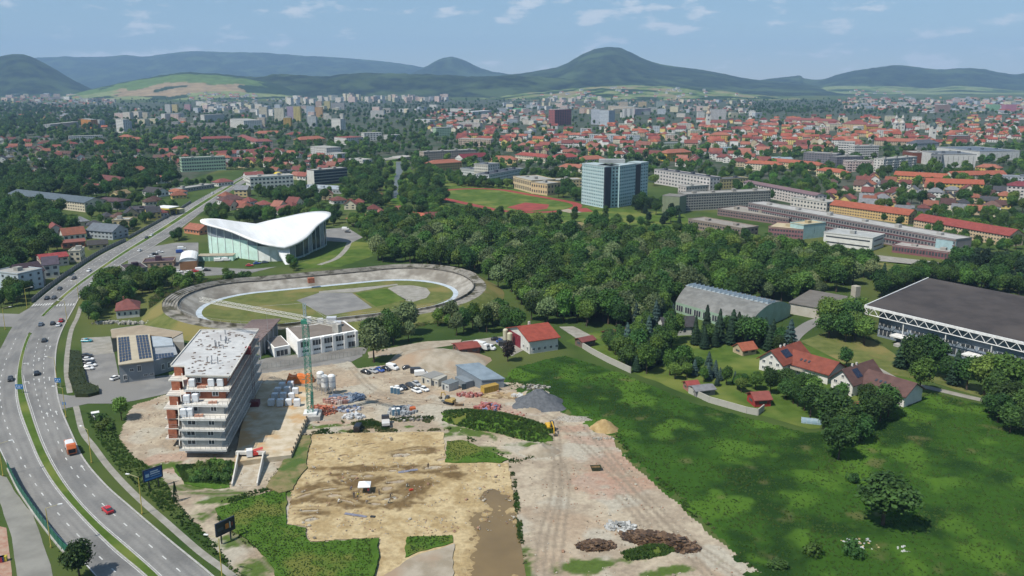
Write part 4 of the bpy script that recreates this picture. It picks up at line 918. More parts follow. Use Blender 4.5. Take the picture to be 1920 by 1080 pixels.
('shopping_mall','long white shopping mall hall with a grey roof',1835,302,1910,300,17,80,'#cfcfcc','#6b7684','flat',dict(nf=1,nc=8,ww=.05,wh=.6)),
('apartment_house','yellow low house in front of the shopping mall',1828,322,1873,325,9,14,'#cfb465',ORR,'hip',{}),
('apartment_house','white row with dark windows at the right edge',1880,345,1950,348,14,14,'#b8bcc4','#7d848c','flat',{}),
('tower_block','brick red tower block in the centre of the town',1040,236,1071,234,29,18,'#9c5c5a','#b09a98','flat',dict(nf=10,nc=7)),
('tower_block','white blue tower block right of the brick red one',1108,233,1124,234,28,18,'#b4bcc8',RF,'flat',{}),
('tower_block','pale blue white slab joined to the tower',1124,236,1141,237,29,20,'#bdc6cf',RF,'flat',{}),
('tower_block','white tower with a dark emblem wall',1168,222,1188,222,18,16,'#d2d2ce',RF,'flat',dict(nc=2)),
('apartment_block','pale orange block behind the brick red tower',1088,212,1110,212,10,16,'#cfae90',RF,'flat',{}),
('apartment_block','long cream block in the town centre',1140,210,1188,214,12,18,'#cbbda8',RF,'flat',{}),
('apartment_block','pink white block right of the emblem tower',1190,216,1220,214,11,18,'#c9b4b4',RF,'flat',{}),
('tower_block','small beige tower on the far slope',1163,200,1177,200,9,16,'#cfbfa6',RF,'flat',{}),
('tower_block','yellow beige tower on the far slope',1198,200,1212,200,9,16,'#cdb788',RF,'flat',{}),
('tower_block','grey green tower on the far slope',1232,203,1247,203,12,16,'#a8b4ae',RF,'flat',{}),
('apartment_block','white block group in the right old town',1308,222,1321,222,12,16,W_,RF,'flat',{}),
('apartment_block','large white block behind the church',1332,224,1361,224,18,18,'#d0ccca',RF,'flat',{}),
('factory','brown box building far right',1757,211,1781,211,14,20,'#927c74',RF,'flat',dict(ww=.1)),
('factory','green shop box far right',1854,208,1874,208,12,24,'#86b08c',RF,'flat',dict(ww=.1)),
('factory','pink red shop box far right',1884,209,1905,209,13,24,'#b4788a',RF,'flat',dict(ww=.1)),
('town_house','long red roofed palace in the old town',1470,232,1566,236,8,18,'#c9b9a0',RED,'hip',{}),
('town_house','cream palace with a large red roof',1578,244,1625,246,12,20,'#cfb48a',RED,'hip',{}),
('church','yellow church with a small spire',1624,248,1646,248,11,14,'#cfa848',RED,'gable',{}),
('town_house','long grey roofed market hall',1245,277,1310,276,8,18,'#a8b89a','#8a9090','flat',{}),
('town_house','old yellow house with a steep orange roof',1330,265,1368,266,12,16,'#cfa85c',ORR,'hip',{}),
('office_building','grey roofed long hall in the left old town',1360,284,1392,282,6,14,'#a8b4b8','#8ea0a8','flat',{}),
('office_building','pale blue low hall behind the grey apartments',1440,308,1486,309,10,26,'#a9b6bb','#9db0b8','flat',{}),
('office_building','white dark banded office in the old town',1443,266,1491,266,8,18,W_,RF,'flat',{}),
('town_house','white house with a tall grey roof beside the church tower',1718,280,1760,278,10,20,'#cfcdc8','#5d646c','hip',{}),
('town_house','long orange roof row in front of the church tower',1650,272,1740,273,7,16,'#cdb99c',ORR,'gable',{}),
('office_building','red brown end wall office right of the church tower',1784,268,1818,268,13,16,'#8e6a62','#98a0a4','flat',{}),
('apartment_block','long cream brown block above the orange wings',860,274,920,276,14,14,'#b9a998',RF,'flat',dict(balc=8)),
('office_building','mint house beside the boulevard trees',818,256,846,255,16,14,'#a9c4a4',RF,'flat',{}),
('office_building','white low hall in the far centre',778,230,806,231,6,20,W_,'#c9ccd0','flat',{}),
('office_building','long white factory hall in the far centre',835,209,884,210,5,30,W_,RF,'flat',{}),
('office_building','white curved hall in the far centre',886,216,922,213,6,30,W_,'#d0d2d4','flat',{}),
('apartment_block','white row of flats in the centre',856,240,900,241,10,14,'#c8c2bc',RF,'flat',{}),
('sports_tent','green roofed tent hall in the far centre',956,211,988,211,3,30,'#9ab8a0','#3f9a68','hip',{}),
]
for b in B:
    blk(*b[:10],b[10],cat=b[0].replace('_',' '),lod=0 if b[3]>300 else 1,**b[11])
# far rows of panel towers
rnd=random.Random(5); FARC=['#d6d2c6','#d8cdb2','#cfc7bb','#d9d6d0','#cdb4a4','#c9c2a4','#b9c0c6','#d0b9b0']
CN={'#d6d2c6':'off-white','#d8cdb2':'cream','#cfc7bb':'stone grey','#d9d6d0':'white','#cdb4a4':'salmon','#c9c2a4':'pale yellow','#b9c0c6':'blue grey','#d0b9b0':'pink'}
def farrow(x0,x1,y0,y1,n,hp,wp,where):
    for i in range(n):
        x=x0+(x1-x0)*(i+rnd.uniform(.1,.9))/n; y=rnd.uniform(y0,y1); w_=rnd.uniform(*wp); c=rnd.choice(FARC); hh=rnd.uniform(*hp)
        A,W,rz=frame_of(x,y,x+w_,y+rnd.uniform(-.35,.35))
        kind='tower block' if hh>w_*.9 else 'panel block'
        building('tower_block' if kind[0]=='t' else 'apartment_block','x',A,W,rz,15,hh/pxm(y),C(c,1.05),C(RF,.9),'flat',cat=kind,group='distant panel blocks',autol='%s %s %s'%(CN[c],kind,where),lod=1,ww=.55)
farrow(536,584,192,198,15,(8,14),(4,9),'in the far group left of centre')
farrow(590,672,188,192,9,(7,10),(7,13),'in the far row before the forest ridge')
farrow(640,672,188,190,5,(11,14),(4,6),'in the far high cluster')
farrow(680,840,186,193,28,(6,11),(5,11),'along the forest ridge')
farrow(362,480,197,212,34,(5,9),(6,15),'in the far left housing estate')
farrow(480,640,206,228,22,(6,13),(6,12),'amid the trees of the near estate')
farrow(690,830,203,215,9,(5,9),(8,16),'in the wooded far centre')
farrow(1020,1130,184,194,24,(4,8),(4,9),'at the foot of the big hill')
farrow(930,1060,198,214,24,(5,8),(8,16),'behind the centre roofs')
farrow(1250,1420,186,200,9,(4,7),(4,8),'on the green slope')
farrow(1580,1760,192,206,26,(4,7),(9,20),'in the far right industrial belt')
farrow(1760,1930,190,206,22,(4,7),(8,16),'at the far right edge of town')
farrow(1080,1420,205,222,26,(6,10),(8,16),'behind the old town')
farrow(840,1010,218,240,20,(6,10),(8,18),'in the centre left of the brick tower')
farrow(200,340,222,240,8,(8,14),(8,18),'on the wooded left slope')
farrow(0,210,180,192,26,(4,7),(8,22),'in the far left suburb')
farrow(1500,1760,222,262,18,(8,13),(10,24),'amid the right old town')
farrow(1080,1300,240,268,12,(8,12),(12,26),'amid the centre roofs')
# church towers of the old town
def church_tower(px,py,hm,w_,label,dome):
    A=P(px,py); t=thing('church_tower',label,'church tower',A); mb=MB(); mb.box(-w_/2,-w_/2,0,w_/2,w_/2,hm); mb.build('shaft',PL,t,C('#dcdad2',.85))
    mb=MB(); mb.lathe([(w_*.72,hm),(w_*.62,hm+w_*.3),(w_*.3,hm+w_*.7),(w_*.28,hm+w_*1.1),(w_*.38,hm+w_*1.3),(.1,hm+w_*2.2)],n=8); mb.build('helm',METAL,t,C(dome,.7))
    g=MB()
    for z in (.5,.8): g.poly([(-w_*.18,-w_/2-.06,hm*z),(w_*.18,-w_/2-.06,hm*z),(w_*.18,-w_/2-.06,hm*z+hm*.1),(-w_*.18,-w_/2-.06,hm*z+hm*.1)])
    g.build('belfry_opening',DARK,t); occ_rect(A+Vector((-w_/2,-w_/2,0)),w_,w_,0)
church_tower(1747,264,26,9,'white church tower with a dark copper helm in the right old town','#4a5f58')
church_tower(1678,250,20,8,'first white tower of the twin towered church','#c9c4bc')
church_tower(1690,250,20,8,'second white tower of the twin towered church','#c9c4bc')
church_tower(1327,238,30,9,'tall plain tower of the church in the old town centre','#b9a58c')
church_tower(1629,246,18,5,'small yellow spire in the right old town','#a8642c')
blk('church','white twin towered church nave with red roof',1694,250,1711,250,10,24,W_,RED,'gable',cat='church',nc=3)
blk('church','old town church nave with a steep dark red roof',1331,239,1362,240,9,20,'#c9b8a4','#8c4a40','gable',cat='church',nc=5)
# ------------------------------------------------------------------ streets of small houses
HS=[]
def houses(poly,n,where,ang,roofs,walls,size=(9,14),far=False,wh=(3,6),spacing=15):
    xs=[p[0] for p in poly]; ys=[p[1] for p in poly]; r=random.Random(len(HS)+n); k=0; tries=0
    while k<n and tries<n*60:
        tries+=1; px,py=r.uniform(min(xs),max(xs)),r.uniform(min(ys),max(ys))
        if not inside(px,py,poly): continue
        A=P(px,py)
        if not occ_free(A.x,A.y,6 if far else 7): continue
        W=r.uniform(*size); D=r.uniform(8,11)*(1 if W<16 else 1.2); rz=ang+r.choice((0,0,math.pi/2))+r.uniform(-.12,.12)
        occ_rect(A,W,D,rz,pad=0)
        HS.append((A,W,D,rz,r.uniform(*wh),r.choice(walls),r.choice(roofs),where,r.random(),(px,py))); k+=1
RN={'#b26a4c':'orange','#985248':'red','#a85a46':'brick red','#8a4a42':'dull red','#6e4a44':'brown','#55565c':'dark grey','#8f9296':'grey','#7d5c50':'weathered brown','#b4705a':'faded red'}
WN={'#d9d8d2':'white','#d8cfb8':'cream','#d8c078':'yellow','#c4b294':'beige','#a9a9a8':'grey','#c9a8a4':'pink'}
RD=['#b26a4c','#985248','#a85a46','#8a4a42','#b4705a']; MIX=['#b26a4c','#985248','#6e4a44','#55565c','#8f9296','#7d5c50','#8a4a42']
WL=['#d9d8d2','#d8cfb8','#d8c078','#c4b294','#d9d8d2']
houses([(1560,348),(1700,345),(1870,368),(1880,410),(1760,400),(1700,412),(1560,388)],55,'behind the campus',R(-25),MIX,WL,(10,14))
houses([(0,288),(0,340),(150,340),(225,345),(240,320),(150,300),(60,280)],34,'amid trees at the left',R(20),MIX,WL)
houses([(0,262),(60,255),(220,280),(230,312),(100,300),(0,290)],34,'on the left slope',R(20),MIX+RD,WL)
houses([(225,280),(480,280),(480,318),(330,318),(240,320)],34,'in the left housing area',R(12),RD+MIX,WL)
houses([(470,280),(612,300),(650,320),(560,338),(500,335),(440,322)],46,'left of the river',R(-20),RD,WL)
houses([(600,372),(700,375),(800,390),(800,430),(700,425),(620,400)],8,'in the garden colony',R(10),RD,WL,(8,11))
houses([(380,360),(470,385),(560,385),(560,405),(480,405),(400,395)],8,'behind the sports hall',R(-20),RD,WL,(9,12))
houses([(900,280),(1080,276),(1220,285),(1240,300),(1120,300),(1000,290)],24,'behind the teal tower',R(-20),RD,WL,(12,20),wh=(5,7))
houses([(1240,290),(1420,285),(1430,312),(1300,318),(1240,312)],22,'in front of the old town',R(-20),RD,WL,(12,20),wh=(5,7))
houses([(1600,345),(1640,335),(1700,350),(1650,360)],6,'below the panel blocks',R(-25),MIX,WL)
houses([(1050,262),(1180,228),(1640,220),(1680,256),(1640,285),(1480,290),(1300,282),(1150,280)],230,'in the old town',R(-18),RD,WL,(12,22),wh=(6,9),spacing=16)
houses([(1640,228),(1920,218),(1920,262),(1800,275),(1690,272)],110,'in the right part of town',R(-18),RD,WL,(11,18),wh=(4,7))
houses([(790,240),(1050,232),(1080,275),(960,290),(850,272)],70,'in the centre of town',R(-15),RD+MIX,WL,(12,20),wh=(5,8))
houses([(790,205),(960,205),(1040,215),(1040,232),(800,236)],90,'in the far centre',R(-15),MIX+RD,WL,(11,18),far=True)
houses([(0,176),(215,186),(215,197),(0,197)],110,'in the far left suburb',R(10),['#8f9296','#7d5c50','#b4705a'],WL,(10,24),far=True)
houses([(350,180),(560,184),(560,196),(350,192)],70,'under the field hill',R(10),['#8f9296','#55565c','#8f9296'],WL,(10,18),far=True)
houses([(0,200),(330,205),(480,215),(480,235),(300,240),(60,250),(0,250)],60,'on the wooded left slope',R(10),MIX,WL,far=True)
houses([(950,188),(1160,182),(1420,188),(1420,214),(950,202)],120,'at the foot of the hills',R(5),MIX,WL,far=True)
houses([(1560,184),(1920,182),(1920,214),(1600,210)],190,'in the far right suburb',R(-15),['#8f9296','#8f9296','#b4705a','#985248'],WL,(12,40),far=True)
houses([(100,445),(240,398),(330,365),(335,378),(250,432),(160,472)],12,'beside the noise wall',R(35),MIX,WL)
from mathutils.bvhtree import BVHTree
BV=[BVHTree.FromPolygons(r_,f_) for r_,f_ in RIDGES]
def hill_houses(poly,n,where,seed):
    "houses standing on the slopes, each at the height of the slope under it"
    r=random.Random(seed); xs=[p[0] for p in poly]; ys=[p[1] for p in poly]; k=0
    for _ in range(n*20):
        px,py=r.uniform(min(xs),max(xs)),r.uniform(min(ys),max(ys))
        if k>=n or not inside(px,py,poly): continue
        d=Vector(ray(px,py)).normalized(); hits=[h for h in (b.ray_cast(Vector((0,0,CAM_H)),d) for b in BV) if h[0]]
        if not hits: continue
        h=min(hits,key=lambda q:q[3])[0]; HS.append((Vector((h.x,h.y,h.z-1.5)),r.uniform(12,26),11,r.uniform(-.4,.4),r.uniform(6,10),r.choice(WL[:2]),r.choice(['#8f9296','#b4705a']),where,r.random(),(px,py))); k+=1
hill_houses([(1040,166),(1300,164),(1400,182),(1000,186)],46,'on the green slope',3)
hill_houses([(1590,170),(1700,172),(1700,180),(1590,180)],16,'on the right slope',4)
hill_houses([(350,176),(480,178),(480,186),(350,186)],30,'under the field hill',5)
HS.sort(key=lambda h:h[0].y)
far_w,far_r,far_g=MB(),MB(),MB()
def xf(mb_to,src,A,rz,m):
    c,s=math.cos(rz),math.sin(rz); i=len(mb_to.v)
    mb_to.v+=[(A.x+x*c-y*s,A.y+x*s+y*c,A.z+z) for x,y,z in src.v]
    for f in src.f: mb_to.f.append(tuple(i+k for k in f)); mb_to.m.append(m)
NEAR_HOUSES=290
wk=list(WN); rk=list(RN)
for n,(A,W,D,rz,h,wc,rc,where,rv,px) in enumerate(HS):
    rt='hip' if rv<.35 else 'gable'
    if n<NEAR_HOUSES:
        building('house','x',A,W,rz,D,h,C(wc,.9),tuple(q*(.8+.4*(rv*7.3%1)) for q in C(rc,.62)),rt,cat='house',group='houses of the town',autol='%s house, %s %s roof, %s'%(WN[wc],RN[rc],'hipped' if rt=='hip' else 'gabled',where),chim=1 if rv>.5 else 0,rh=D*.38)
    else:
        a,b,g=MB(),MB(),MB()
        if rt=='gable': gable_walls(a,W,D,h,D*.36); gable_roof(b,W,D,h,D*.36)
        else: a.box(0,0,0,W,D,h); hip_roof(b,W,D,h,D*.36)
        facade(g,W,h,max(1,round(h/3)),max(2,round(W/3.5)),(0,0),(1,0))
        xf(far_w,a,A,rz,wk.index(wc)); xf(far_r,b,A,rz,rk.index(rc)); xf(far_g,g,A,rz,0)
if far_w.f:
    mw=[mat('plaster_'+WN[k].replace(' ','_'),C(k,.95),C(k,.75),scale=.1,world=True) for k in wk]; mr_=[mat('tiles_'+RN[k].replace(' ','_'),C(k,.72),C(k,.42),scale=.1,world=True) for k in rk]
    fh=thing('distant_houses','mass of small tile roofed houses in the far parts of town','houses'); fh['kind']='stuff'
    for mb_,nm,mm in ((far_w,'wall',mw),(far_r,'roof',mr_),(far_g,'glazing',GLASS)):
        o=mb_.build(nm,mm,fh); o['kind']='stuff'
# ------------------------------------------------------------------ apartment block under construction
FH=3.1
def xy(px,py,z): p=P(px,py,z); return Vector((p.x,p.y))
RR=xy(485,618,7*FH); LR=xy(376,619.5,7*FH)
ab=thing('apartment_building','unfinished seven storey apartment block with stepped terraces and brick piers','building',(0,0,0))
fr_px={7:((347,705),(431,707)),6:((344,731),(430,731)),5:((340,759),(427,760)),4:((336,785),(423,786)),3:((335,805),(421,806)),2:((336,822),(423,822)),1:((336,842),(425,843))}
lf_px={7:(320,686),6:(315,713),5:(311,741),4:(306,766),3:(309,784),2:(309,803),1:(310,822)}
CSL=mat('fresh_concrete',(.60,.57,.51),(.49,.465,.42),scale=.5,bump=.1,c=(.44,.42,.38))
ROOFM=mat('roof_membrane',(.47,.47,.46),(.39,.39,.385),scale=.4,c=(.36,.35,.34))
def slab_poly(k):
    z=k*FH; a,b=fr_px[k]; fl,frr=xy(*a,z),xy(*b,z); l=xy(*lf_px[k],z); d=(RR-frr).normalized(); 
    l_in=l+ (frr-fl)*.32
    return [fl,frr,RR+(RR-LR).normalized()*.0,LR,l,l_in]
def inset(poly,c,s): return [c+(p-c)*s for p in poly]
GP=mat('grey_render',(.46,.455,.43),(.38,.375,.36),scale=.5)
for k in range(1,8):
    pl=slab_poly(k); mb=MB(); mb.prism([tuple(p) for p in pl],k*FH-.32,k*FH); mb.build('floor_slab' if k<7 else 'roof_slab',CSL if k<7 else [CSL],ab)
    cur=slab_poly(k); c=(cur[1]+cur[2]+cur[3]+cur[4])/4
    # storey below slab k stands on slab k-1
    rt_=(cur[1]-cur[0]).normalized(); up_=(RR-cur[1]).normalized(); m_=1.1 if k>1 else 4.0
    fl,fr2,rr,lr,l,li=cur[0]+up_*m_+rt_*.3,cur[1]+up_*m_-rt_*1.5,cur[2]-rt_*1.5-up_*1.2,cur[3]+rt_*1.5-up_*1.2,cur[4]+up_*(m_+1.2)+rt_*1.6,cur[5]+up_*(m_+1.2)
    body=[fl,fr2,rr,lr,l,li]
    mb=MB(); mb.prism([tuple(p) for p in body],(k-1)*FH+.003 if k>1 else .0,k*FH-.323); mb.build('storey_wall',BRICK if k>=6 else GP,ab)
    # windows of the camera side and the shaded long side
    for a,b,n in ((fl,fr2,2),(fr2,rr,9),(l,li,1)):
        L_=(b-a).length; dv=(b-a)/L_; rz=math.atan2(dv.y,dv.x)
        for i in range(n):
            wid=2.6 if (n==2 and i==0) else 1.9; q=a+dv*(L_*(i+.5)/n-wid/2); nrm=Vector((dv.y,-dv.x))*.02; q=q+nrm
            if k>1: win(ab,q.x,q.y,(k-1)*FH+.8,wid,1.7,rz)
    # red brick piers on the left side of each storey
    if k>=2:
        p0=cur[4].lerp(cur[5],.22); mb=MB(); mb.obox((p0.x+1.0,p0.y+2.2,(k-1)*FH+.002),(2.4,4.5,FH-.325),.1); mb.build('brick_pier',BRICK,ab)
    # parapet upstand on terraces, railing on the long side
    if k<7:
        mb=MB(); a,b=cur[0],cur[1]; dv=(b-a).normalized(); 
        mb.obox(((a.x+b.x)/2,(a.y+b.y)/2+.15,k*FH-.6),((b-a).length,.25,.62),math.atan2(dv.y,dv.x)); mb.build('slab_edge',WHITE,ab)
        mb=MB(); a,b=cur[1],cur[2]; dv=(b-a).normalized(); L_=(b-a).length; n=int(L_/2.4)
        for i in range(n+1): q=a+dv*(L_*i/n); mb.tube((q.x,q.y,k*FH),(q.x,q.y,k*FH+1.1),.05,n=4)
        for h in (.55,1.1): mb.tube((a.x,a.y,k*FH+h),(b.x,b.y,k*FH+h),.045,n=4)
        a,b=cur[4],cur[5]
        for h in (.55,1.1): mb.tube((a.x,a.y,k*FH+h),(b.x,b.y,k*FH+h),.045,n=4)
        a,b=cur[0],cur[1]; dv=(b-a).normalized(); n=9
        for i in range(n+1): q=a.lerp(b,i/n); mb.tube((q.x,q.y+.1,k*FH),(q.x,q.y+.1,k*FH+1.05),.04,n=4)
        mb.tube((a.x,a.y+.1,k*FH+1.05),(b.x,b.y+.1,k*FH+1.05),.04,n=4)
        o=mb.build('safety_railing',METAL,ab,(.22,.2,.18))
        # side wall of the terrace at its inner left edge
        a,b=cur[0],cur[5]; mb=MB(); mb.poly([(a.x,a.y,k*FH),(b.x,b.y,k*FH),(b.x,b.y,k*FH+2.2),(a.x,a.y,k*FH+.9)]); mb.poly([(a.x+.2,a.y,k*FH),(b.x+.2,b.y,k*FH),(b.x+.2,b.y,k*FH+2.2),(a.x+.2,a.y,k*FH+.9)]); mb.poly([(a.x,a.y,k*FH+.9),(b.x,b.y,k*FH+2.2),(b.x+.2,b.y,k*FH+2.2),(a.x+.2,a.y,k*FH+.9)]); mb.build('party_wall',CSL,ab)
pl=slab_poly(7); cen=(pl[0]+pl[2]+pl[3])/3
mb=MB(); mb.prism([tuple(p) for p in inset(pl,cen,.985)],7*FH,7*FH+.06); mb.build('roof_membrane',ROOFM,ab)
mb=MB(); r=random.Random(3); zz=7*FH+.06
for i in range(95):
    u,v=r.random(),r.random(); a=pl[0].lerp(pl[1],u); b=pl[3].lerp(pl[2],u); q=a.lerp(b,.03+.94*v); s=r.uniform(.25,.7); mb.obox((q.x,q.y,zz),(s*1.6,s,r.uniform(.05,.25)),r.choice((.1,1.6,.4)))
o=mb.build('roof_clutter',mat('roof_clutter',(.22,.16,.12),(.12,.11,.11),scale=2),ab); o['kind']='stuff'
for i in range(14):
    u,v=.35+.3*r.random(),r.uniform(.15,.95); a=pl[0].lerp(pl[1],u); b=pl[3].lerp(pl[2],u); q=a.lerp(b,v); mb=MB(); h=r.uniform(.8,2.2); mb.tube((q.x,q.y,zz),(q.x,q.y,zz+h),.16,n=8); mb.tube((q.x,q.y,zz+h),(q.x,q.y,zz+h+.25),.3,.1,n=8); mb.build('roof_vent',METAL,ab,(.25,.26,.28))
for a,b in ((pl[3],pl[4]),(pl[1],pl[2]),(pl[2],pl[3]),(pl[0],pl[1])):
    mb=MB(); dv=(b-a); mb.obox(((a.x+b.x)/2,(a.y+b.y)/2,zz),(dv.length-.35,.3,.35),math.atan2(dv.y,dv.x)); mb.build('roof_kerb',CSL,ab)
occ_poly([tuple(p) for p in slab_poly(1)],pad=2)
# shafts of the ground floor
# insulation bales on the terraces, each a thing
WRAP=mat('plastic_wrap',(.66,.68,.70),(.55,.57,.60),scale=1.2,rough=.35,bump=.3,bscale=3,spec=.5)
def bale(px,py,z,s=(1.7,1.4,2.4),label='',rz=.05):
    p=P(px,py,z); t=MB(); b=.12
    for i,(zz,e) in enumerate(((0,.06),(.15,0),(s[2]-.15,0),(s[2],.18))): t.v+=[(-s[0]/2+e,-s[1]/2+e,zz),(s[0]/2-e,-s[1]/2+e,zz),(s[0]/2-e,s[1]/2-e,zz),(-s[0]/2+e,s[1]/2-e,zz)]
    for i in range(3):
        for k in range(4): t.f.append((i*4+k,i*4+(k+1)%4,(i+1)*4+(k+1)%4,(i+1)*4+k)); t.m.append(0)
    t.f+=[(3,2,1,0),(12,13,14,15)]; t.m+=[0,0]
    o=thing('wrapped_bale',label,'bale',p,rz,'wrapped insulation bales'); t.build('wrapping',WRAP,o); q=MB()
    for dx in (-.5,0,.5): q.box(dx*s[0]-.08,-s[1]/2-.02,-.12 if z<.5 else 0.0,dx*s[0]+.08,s[1]/2+.02,.05)
    q.build('pallet',mat('pallet_wood',(.35,.25,.15),(.28,.2,.12),scale=2),o); return o
for px,py,k,lb in ((361,725,6,'single white bale on the top terrace'),(397,724,6,'first bale of the pair on the top terrace'),(414,724,6,'second bale of the pair on the top terrace'),(351,755,5,'narrow first bale on the middle terrace'),(367,753,5,'second bale on the middle terrace'),(345,781,4,'first bale on the lowest terrace'),(357,780,4,'second bale on the lowest terrace')):
    bale(px,py,k*FH,label='white wrapped '+lb)
for i,(px,py,k) in enumerate(((378,727,6),(399,756,5),(373,781,4))):
    o=thing('brick_stack','stack of pink clay bricks on the %s terrace'%('top','middle','lowest')[i],'bricks',P(px,py,k*FH),.1)
    for j in range(4): mb=MB(); mb.box(-1.2+j*.62,-.4,0,-.65+j*.62,.4,.55+.12*(j%2)); mb.build('brick_pack',mat('pink_brick',(.5,.28,.2),(.4,.2,.14),scale=3),o)
# concrete deck over the garage, ramp
DK_Z=1.6
dk=thing('garage_deck','sandy concrete deck of the underground garage beside the unfinished block','deck')
pd=[xy(*q,DK_Z) for q in ((440,866),(452,800),(476,735),(500,712),(582,728),(582,768),(546,853),(500,858))]
mb=MB(); mb.prism([tuple(p) for p in pd],0,DK_Z); mb.build('deck_slab',mat('dusty_concrete',C('#c9bca6',.85),C('#b0a084',.85),scale=.25,world=True,detail=8,c=C('#b8966a',.85),scale2=.1),dk); occ_poly(pd)
for i in range(12):
    a=pd[5].lerp(pd[6],(i+.5)/12); mb=MB(); mb.obox((a.x-.1,a.y,DK_Z),(.3,.3,.7),0); mb.build('starter_block',METAL,dk,(.08,.07,.06))
rp=thing('garage_ramp','concrete ramp with side walls leading into the dark garage portal','ramp')
A1,A2=P(447,866),P(494,866); B1,B2=P(434,913),P(481,912); floor=MB(); floor.poly([(B1.x,B1.y,.12),(B2.x,B2.y,.12),(A2.x,A2.y,.12),(A1.x,A1.y,.12)]); floor.build('ramp_floor',mat('ramp_concrete',C('#bcb3a2',.8),C('#a89a84',.8),scale=.5),rp)
for a,b in ((A1,B1),(A2,B2)):
    mb=MB(); n=Vector((-(b-a).y,(b-a).x,0)).normalized()*.3
    v=[a,b,b+n,a+n]; mb.v=[(p.x,p.y,0) for p in v]+[(a.x,a.y,3.0),(b.x,b.y,.9),(b.x+n.x,b.y+n.y,.9),(a.x+n.x,a.y+n.y,3.0)]; mb.f=[(0,1,5,4),(1,2,6,5),(2,3,7,6),(3,0,4,7),(4,5,6,7)]; mb.m=[0]*5; mb.build('ramp_wall',CSL,rp)
mb=MB(); dv=(A2-A1); rz=math.atan2(dv.y,dv.x); c=(A1+A2)/2; mb.obox((c.x,c.y+.4,2.2),(dv.length+1.2,1.0,.85),rz); mb.build('portal_lintel',CSL,rp)
mb=MB(); mb.obox((c.x,c.y+.75,.1),(dv.length-.1,.3,2.1),rz); mb.build('portal_shade',DARK,rp)  # solid near-black plate, paints the dark of the garage interior
# ------------------------------------------------------------------ grey commercial building with solar panels
def pbox(t,name,pxs,z1,m,col=None,z0=0,zp=None,occ=True):
    pts=[xy(*q,z1 if zp is None else zp) for q in pxs]; mb=MB(); mb.prism([tuple(p) for p in pts],z0,z1); 
    if occ: occ_poly(pts,pad=1)
    return mb.build(name,m,t,col)
gb=thing('commercial_building','grey two storey commercial building with solar panels on the roof','building')
pbox(gb,'main_block',[(219,631),(280,627),(287,676),(222,684)],7,PL,C('#9aa0a6',.75))
pbox(gb,'roof_edge',[(218.5,630.5),(280.5,626.5),(287.7,676.5),(221.7,684.7)],7.35,PL,C('#c4b9a2',.75),z0=7.003,zp=7.2,occ=False)
pbox(gb,'side_block',[(281,634),(322,630),(333,664),(287,677)],5.6,PL,C('#a6abb0',.75))
pbox(gb,'side_block_upper',[(283,630),(322,632),(325,647),(286,650)],6.3,PL,C('#b6c0c8',.75),z0=5.603,occ=False)
pbox(gb,'rear_hall',[(208,617),(265,609),(342,622),(345,642),(322,640),(280,627),(219,631),(209,633)],6.0,PL,C('#a7a49c',.75))
rfp=[xy(*q,6.6) for q in ((207,617),(265,608),(343,622),(322,633),(280,626),(210,632))]; mb=MB(); mb.prism([tuple(p) for p in rfp],6.003,6.3); mb.build('rear_roof',FLAT,gb,C('#b0a08a',.75))
SOL=mat('solar_cell',(.012,.016,.035),(.02,.026,.05),scale=3,rough=.25,spec=.5)
def solar(parent,corners,z,nx,ny,gap=.08):
    a,b,c,d=[xy(*q,z) for q in corners]
    for i in range(nx):
        for j in range(ny):
            def pt(u,v): return a.lerp(b,u).lerp(d.lerp(c,u),v)
            q=[pt((i+gap)/nx,(j+gap)/ny),pt((i+1-gap)/nx,(j+gap)/ny),pt((i+1-gap)/nx,(j+1-gap)/ny),pt((i+gap)/nx,(j+1-gap)/ny)]
            mb=MB(); mb.prism([tuple(p) for p in q],z,z+.12); mb.build('solar_panel',SOL,parent)
solar(gb,((221,633),(242,631),(247,675),(224,680)),7.36,4,9); solar(gb,((254,629),(277,627.5),(285,671),(261,674)),7.36,4,9)
solar(gb,((290,664),(325,661),(327,670),(292,674)),5.61,6,2)
fA,fW,frz=frame_of(222,710,287,702)
fa=xy(222,684,7); fb_=xy(287,676,7); dv=(fb_-fa); L_=dv.length; rz=math.atan2(dv.y,dv.x); dv.normalize(); nn=Vector((dv.y,-dv.x))*.03
for u,z,w_,h_ in ((.52,3.6,1.4,2.4),(.68,1.6,1.5,.8),(.86,1.6,1.5,.8),(.1,1.0,1.2,2.0),(.3,3.9,1.4,1.2)):
    q=fa+dv*(L_*u)+nn; win(gb,q.x,q.y,z,w_,h_,rz)
fa=xy(287,677,5.6); fb_=xy(333,664,5.6); dv=(fb_-fa); L_=dv.length; rz=math.atan2(dv.y,dv.x); dv.normalize(); nn=Vector((dv.y,-dv.x))*.03
for u in (.3,.55,.8): q=fa+dv*(L_*u)+nn; win(gb,q.x,q.y,1.2,1.3,2.4,rz)
# ------------------------------------------------------------------ white two storey office
wo=thing('office_building','white two storey flat roofed office with dark window bays behind the crane','building')
zO=6.6
pbox(wo,'main_block',[(536,615),(645,601),(670,620),(559,639)],zO,PL,C('#f0f0ee',.95))
rp_=[xy(*q,zO) for q in ((540,615),(643,603),(665,619),(561,636))]; mb=MB(); mb.prism([tuple(p) for p in rp_],zO+.003,zO+.12); mb.build('roof',FLAT,wo,C('#8d8278',.7))
pbox(wo,'left_wing',[(497,635),(527,629),(544,647),(514,653)],3.9,PL,C('#f0f0ee',.95))
rp_=[xy(*q,3.9) for q in ((499,635),(526,630),(541,646),(515,651))]; mb=MB(); mb.prism([tuple(p) for p in rp_],3.903,4.0); mb.build('roof',FLAT,wo,C('#9a9088',.7))
fa=xy(559,639,zO); fb_=xy(670,620,zO); dv=fb_-fa; L_=dv.length; rz=math.atan2(dv.y,dv.x); dv.normalize(); nn=Vector((dv.y,-dv.x))
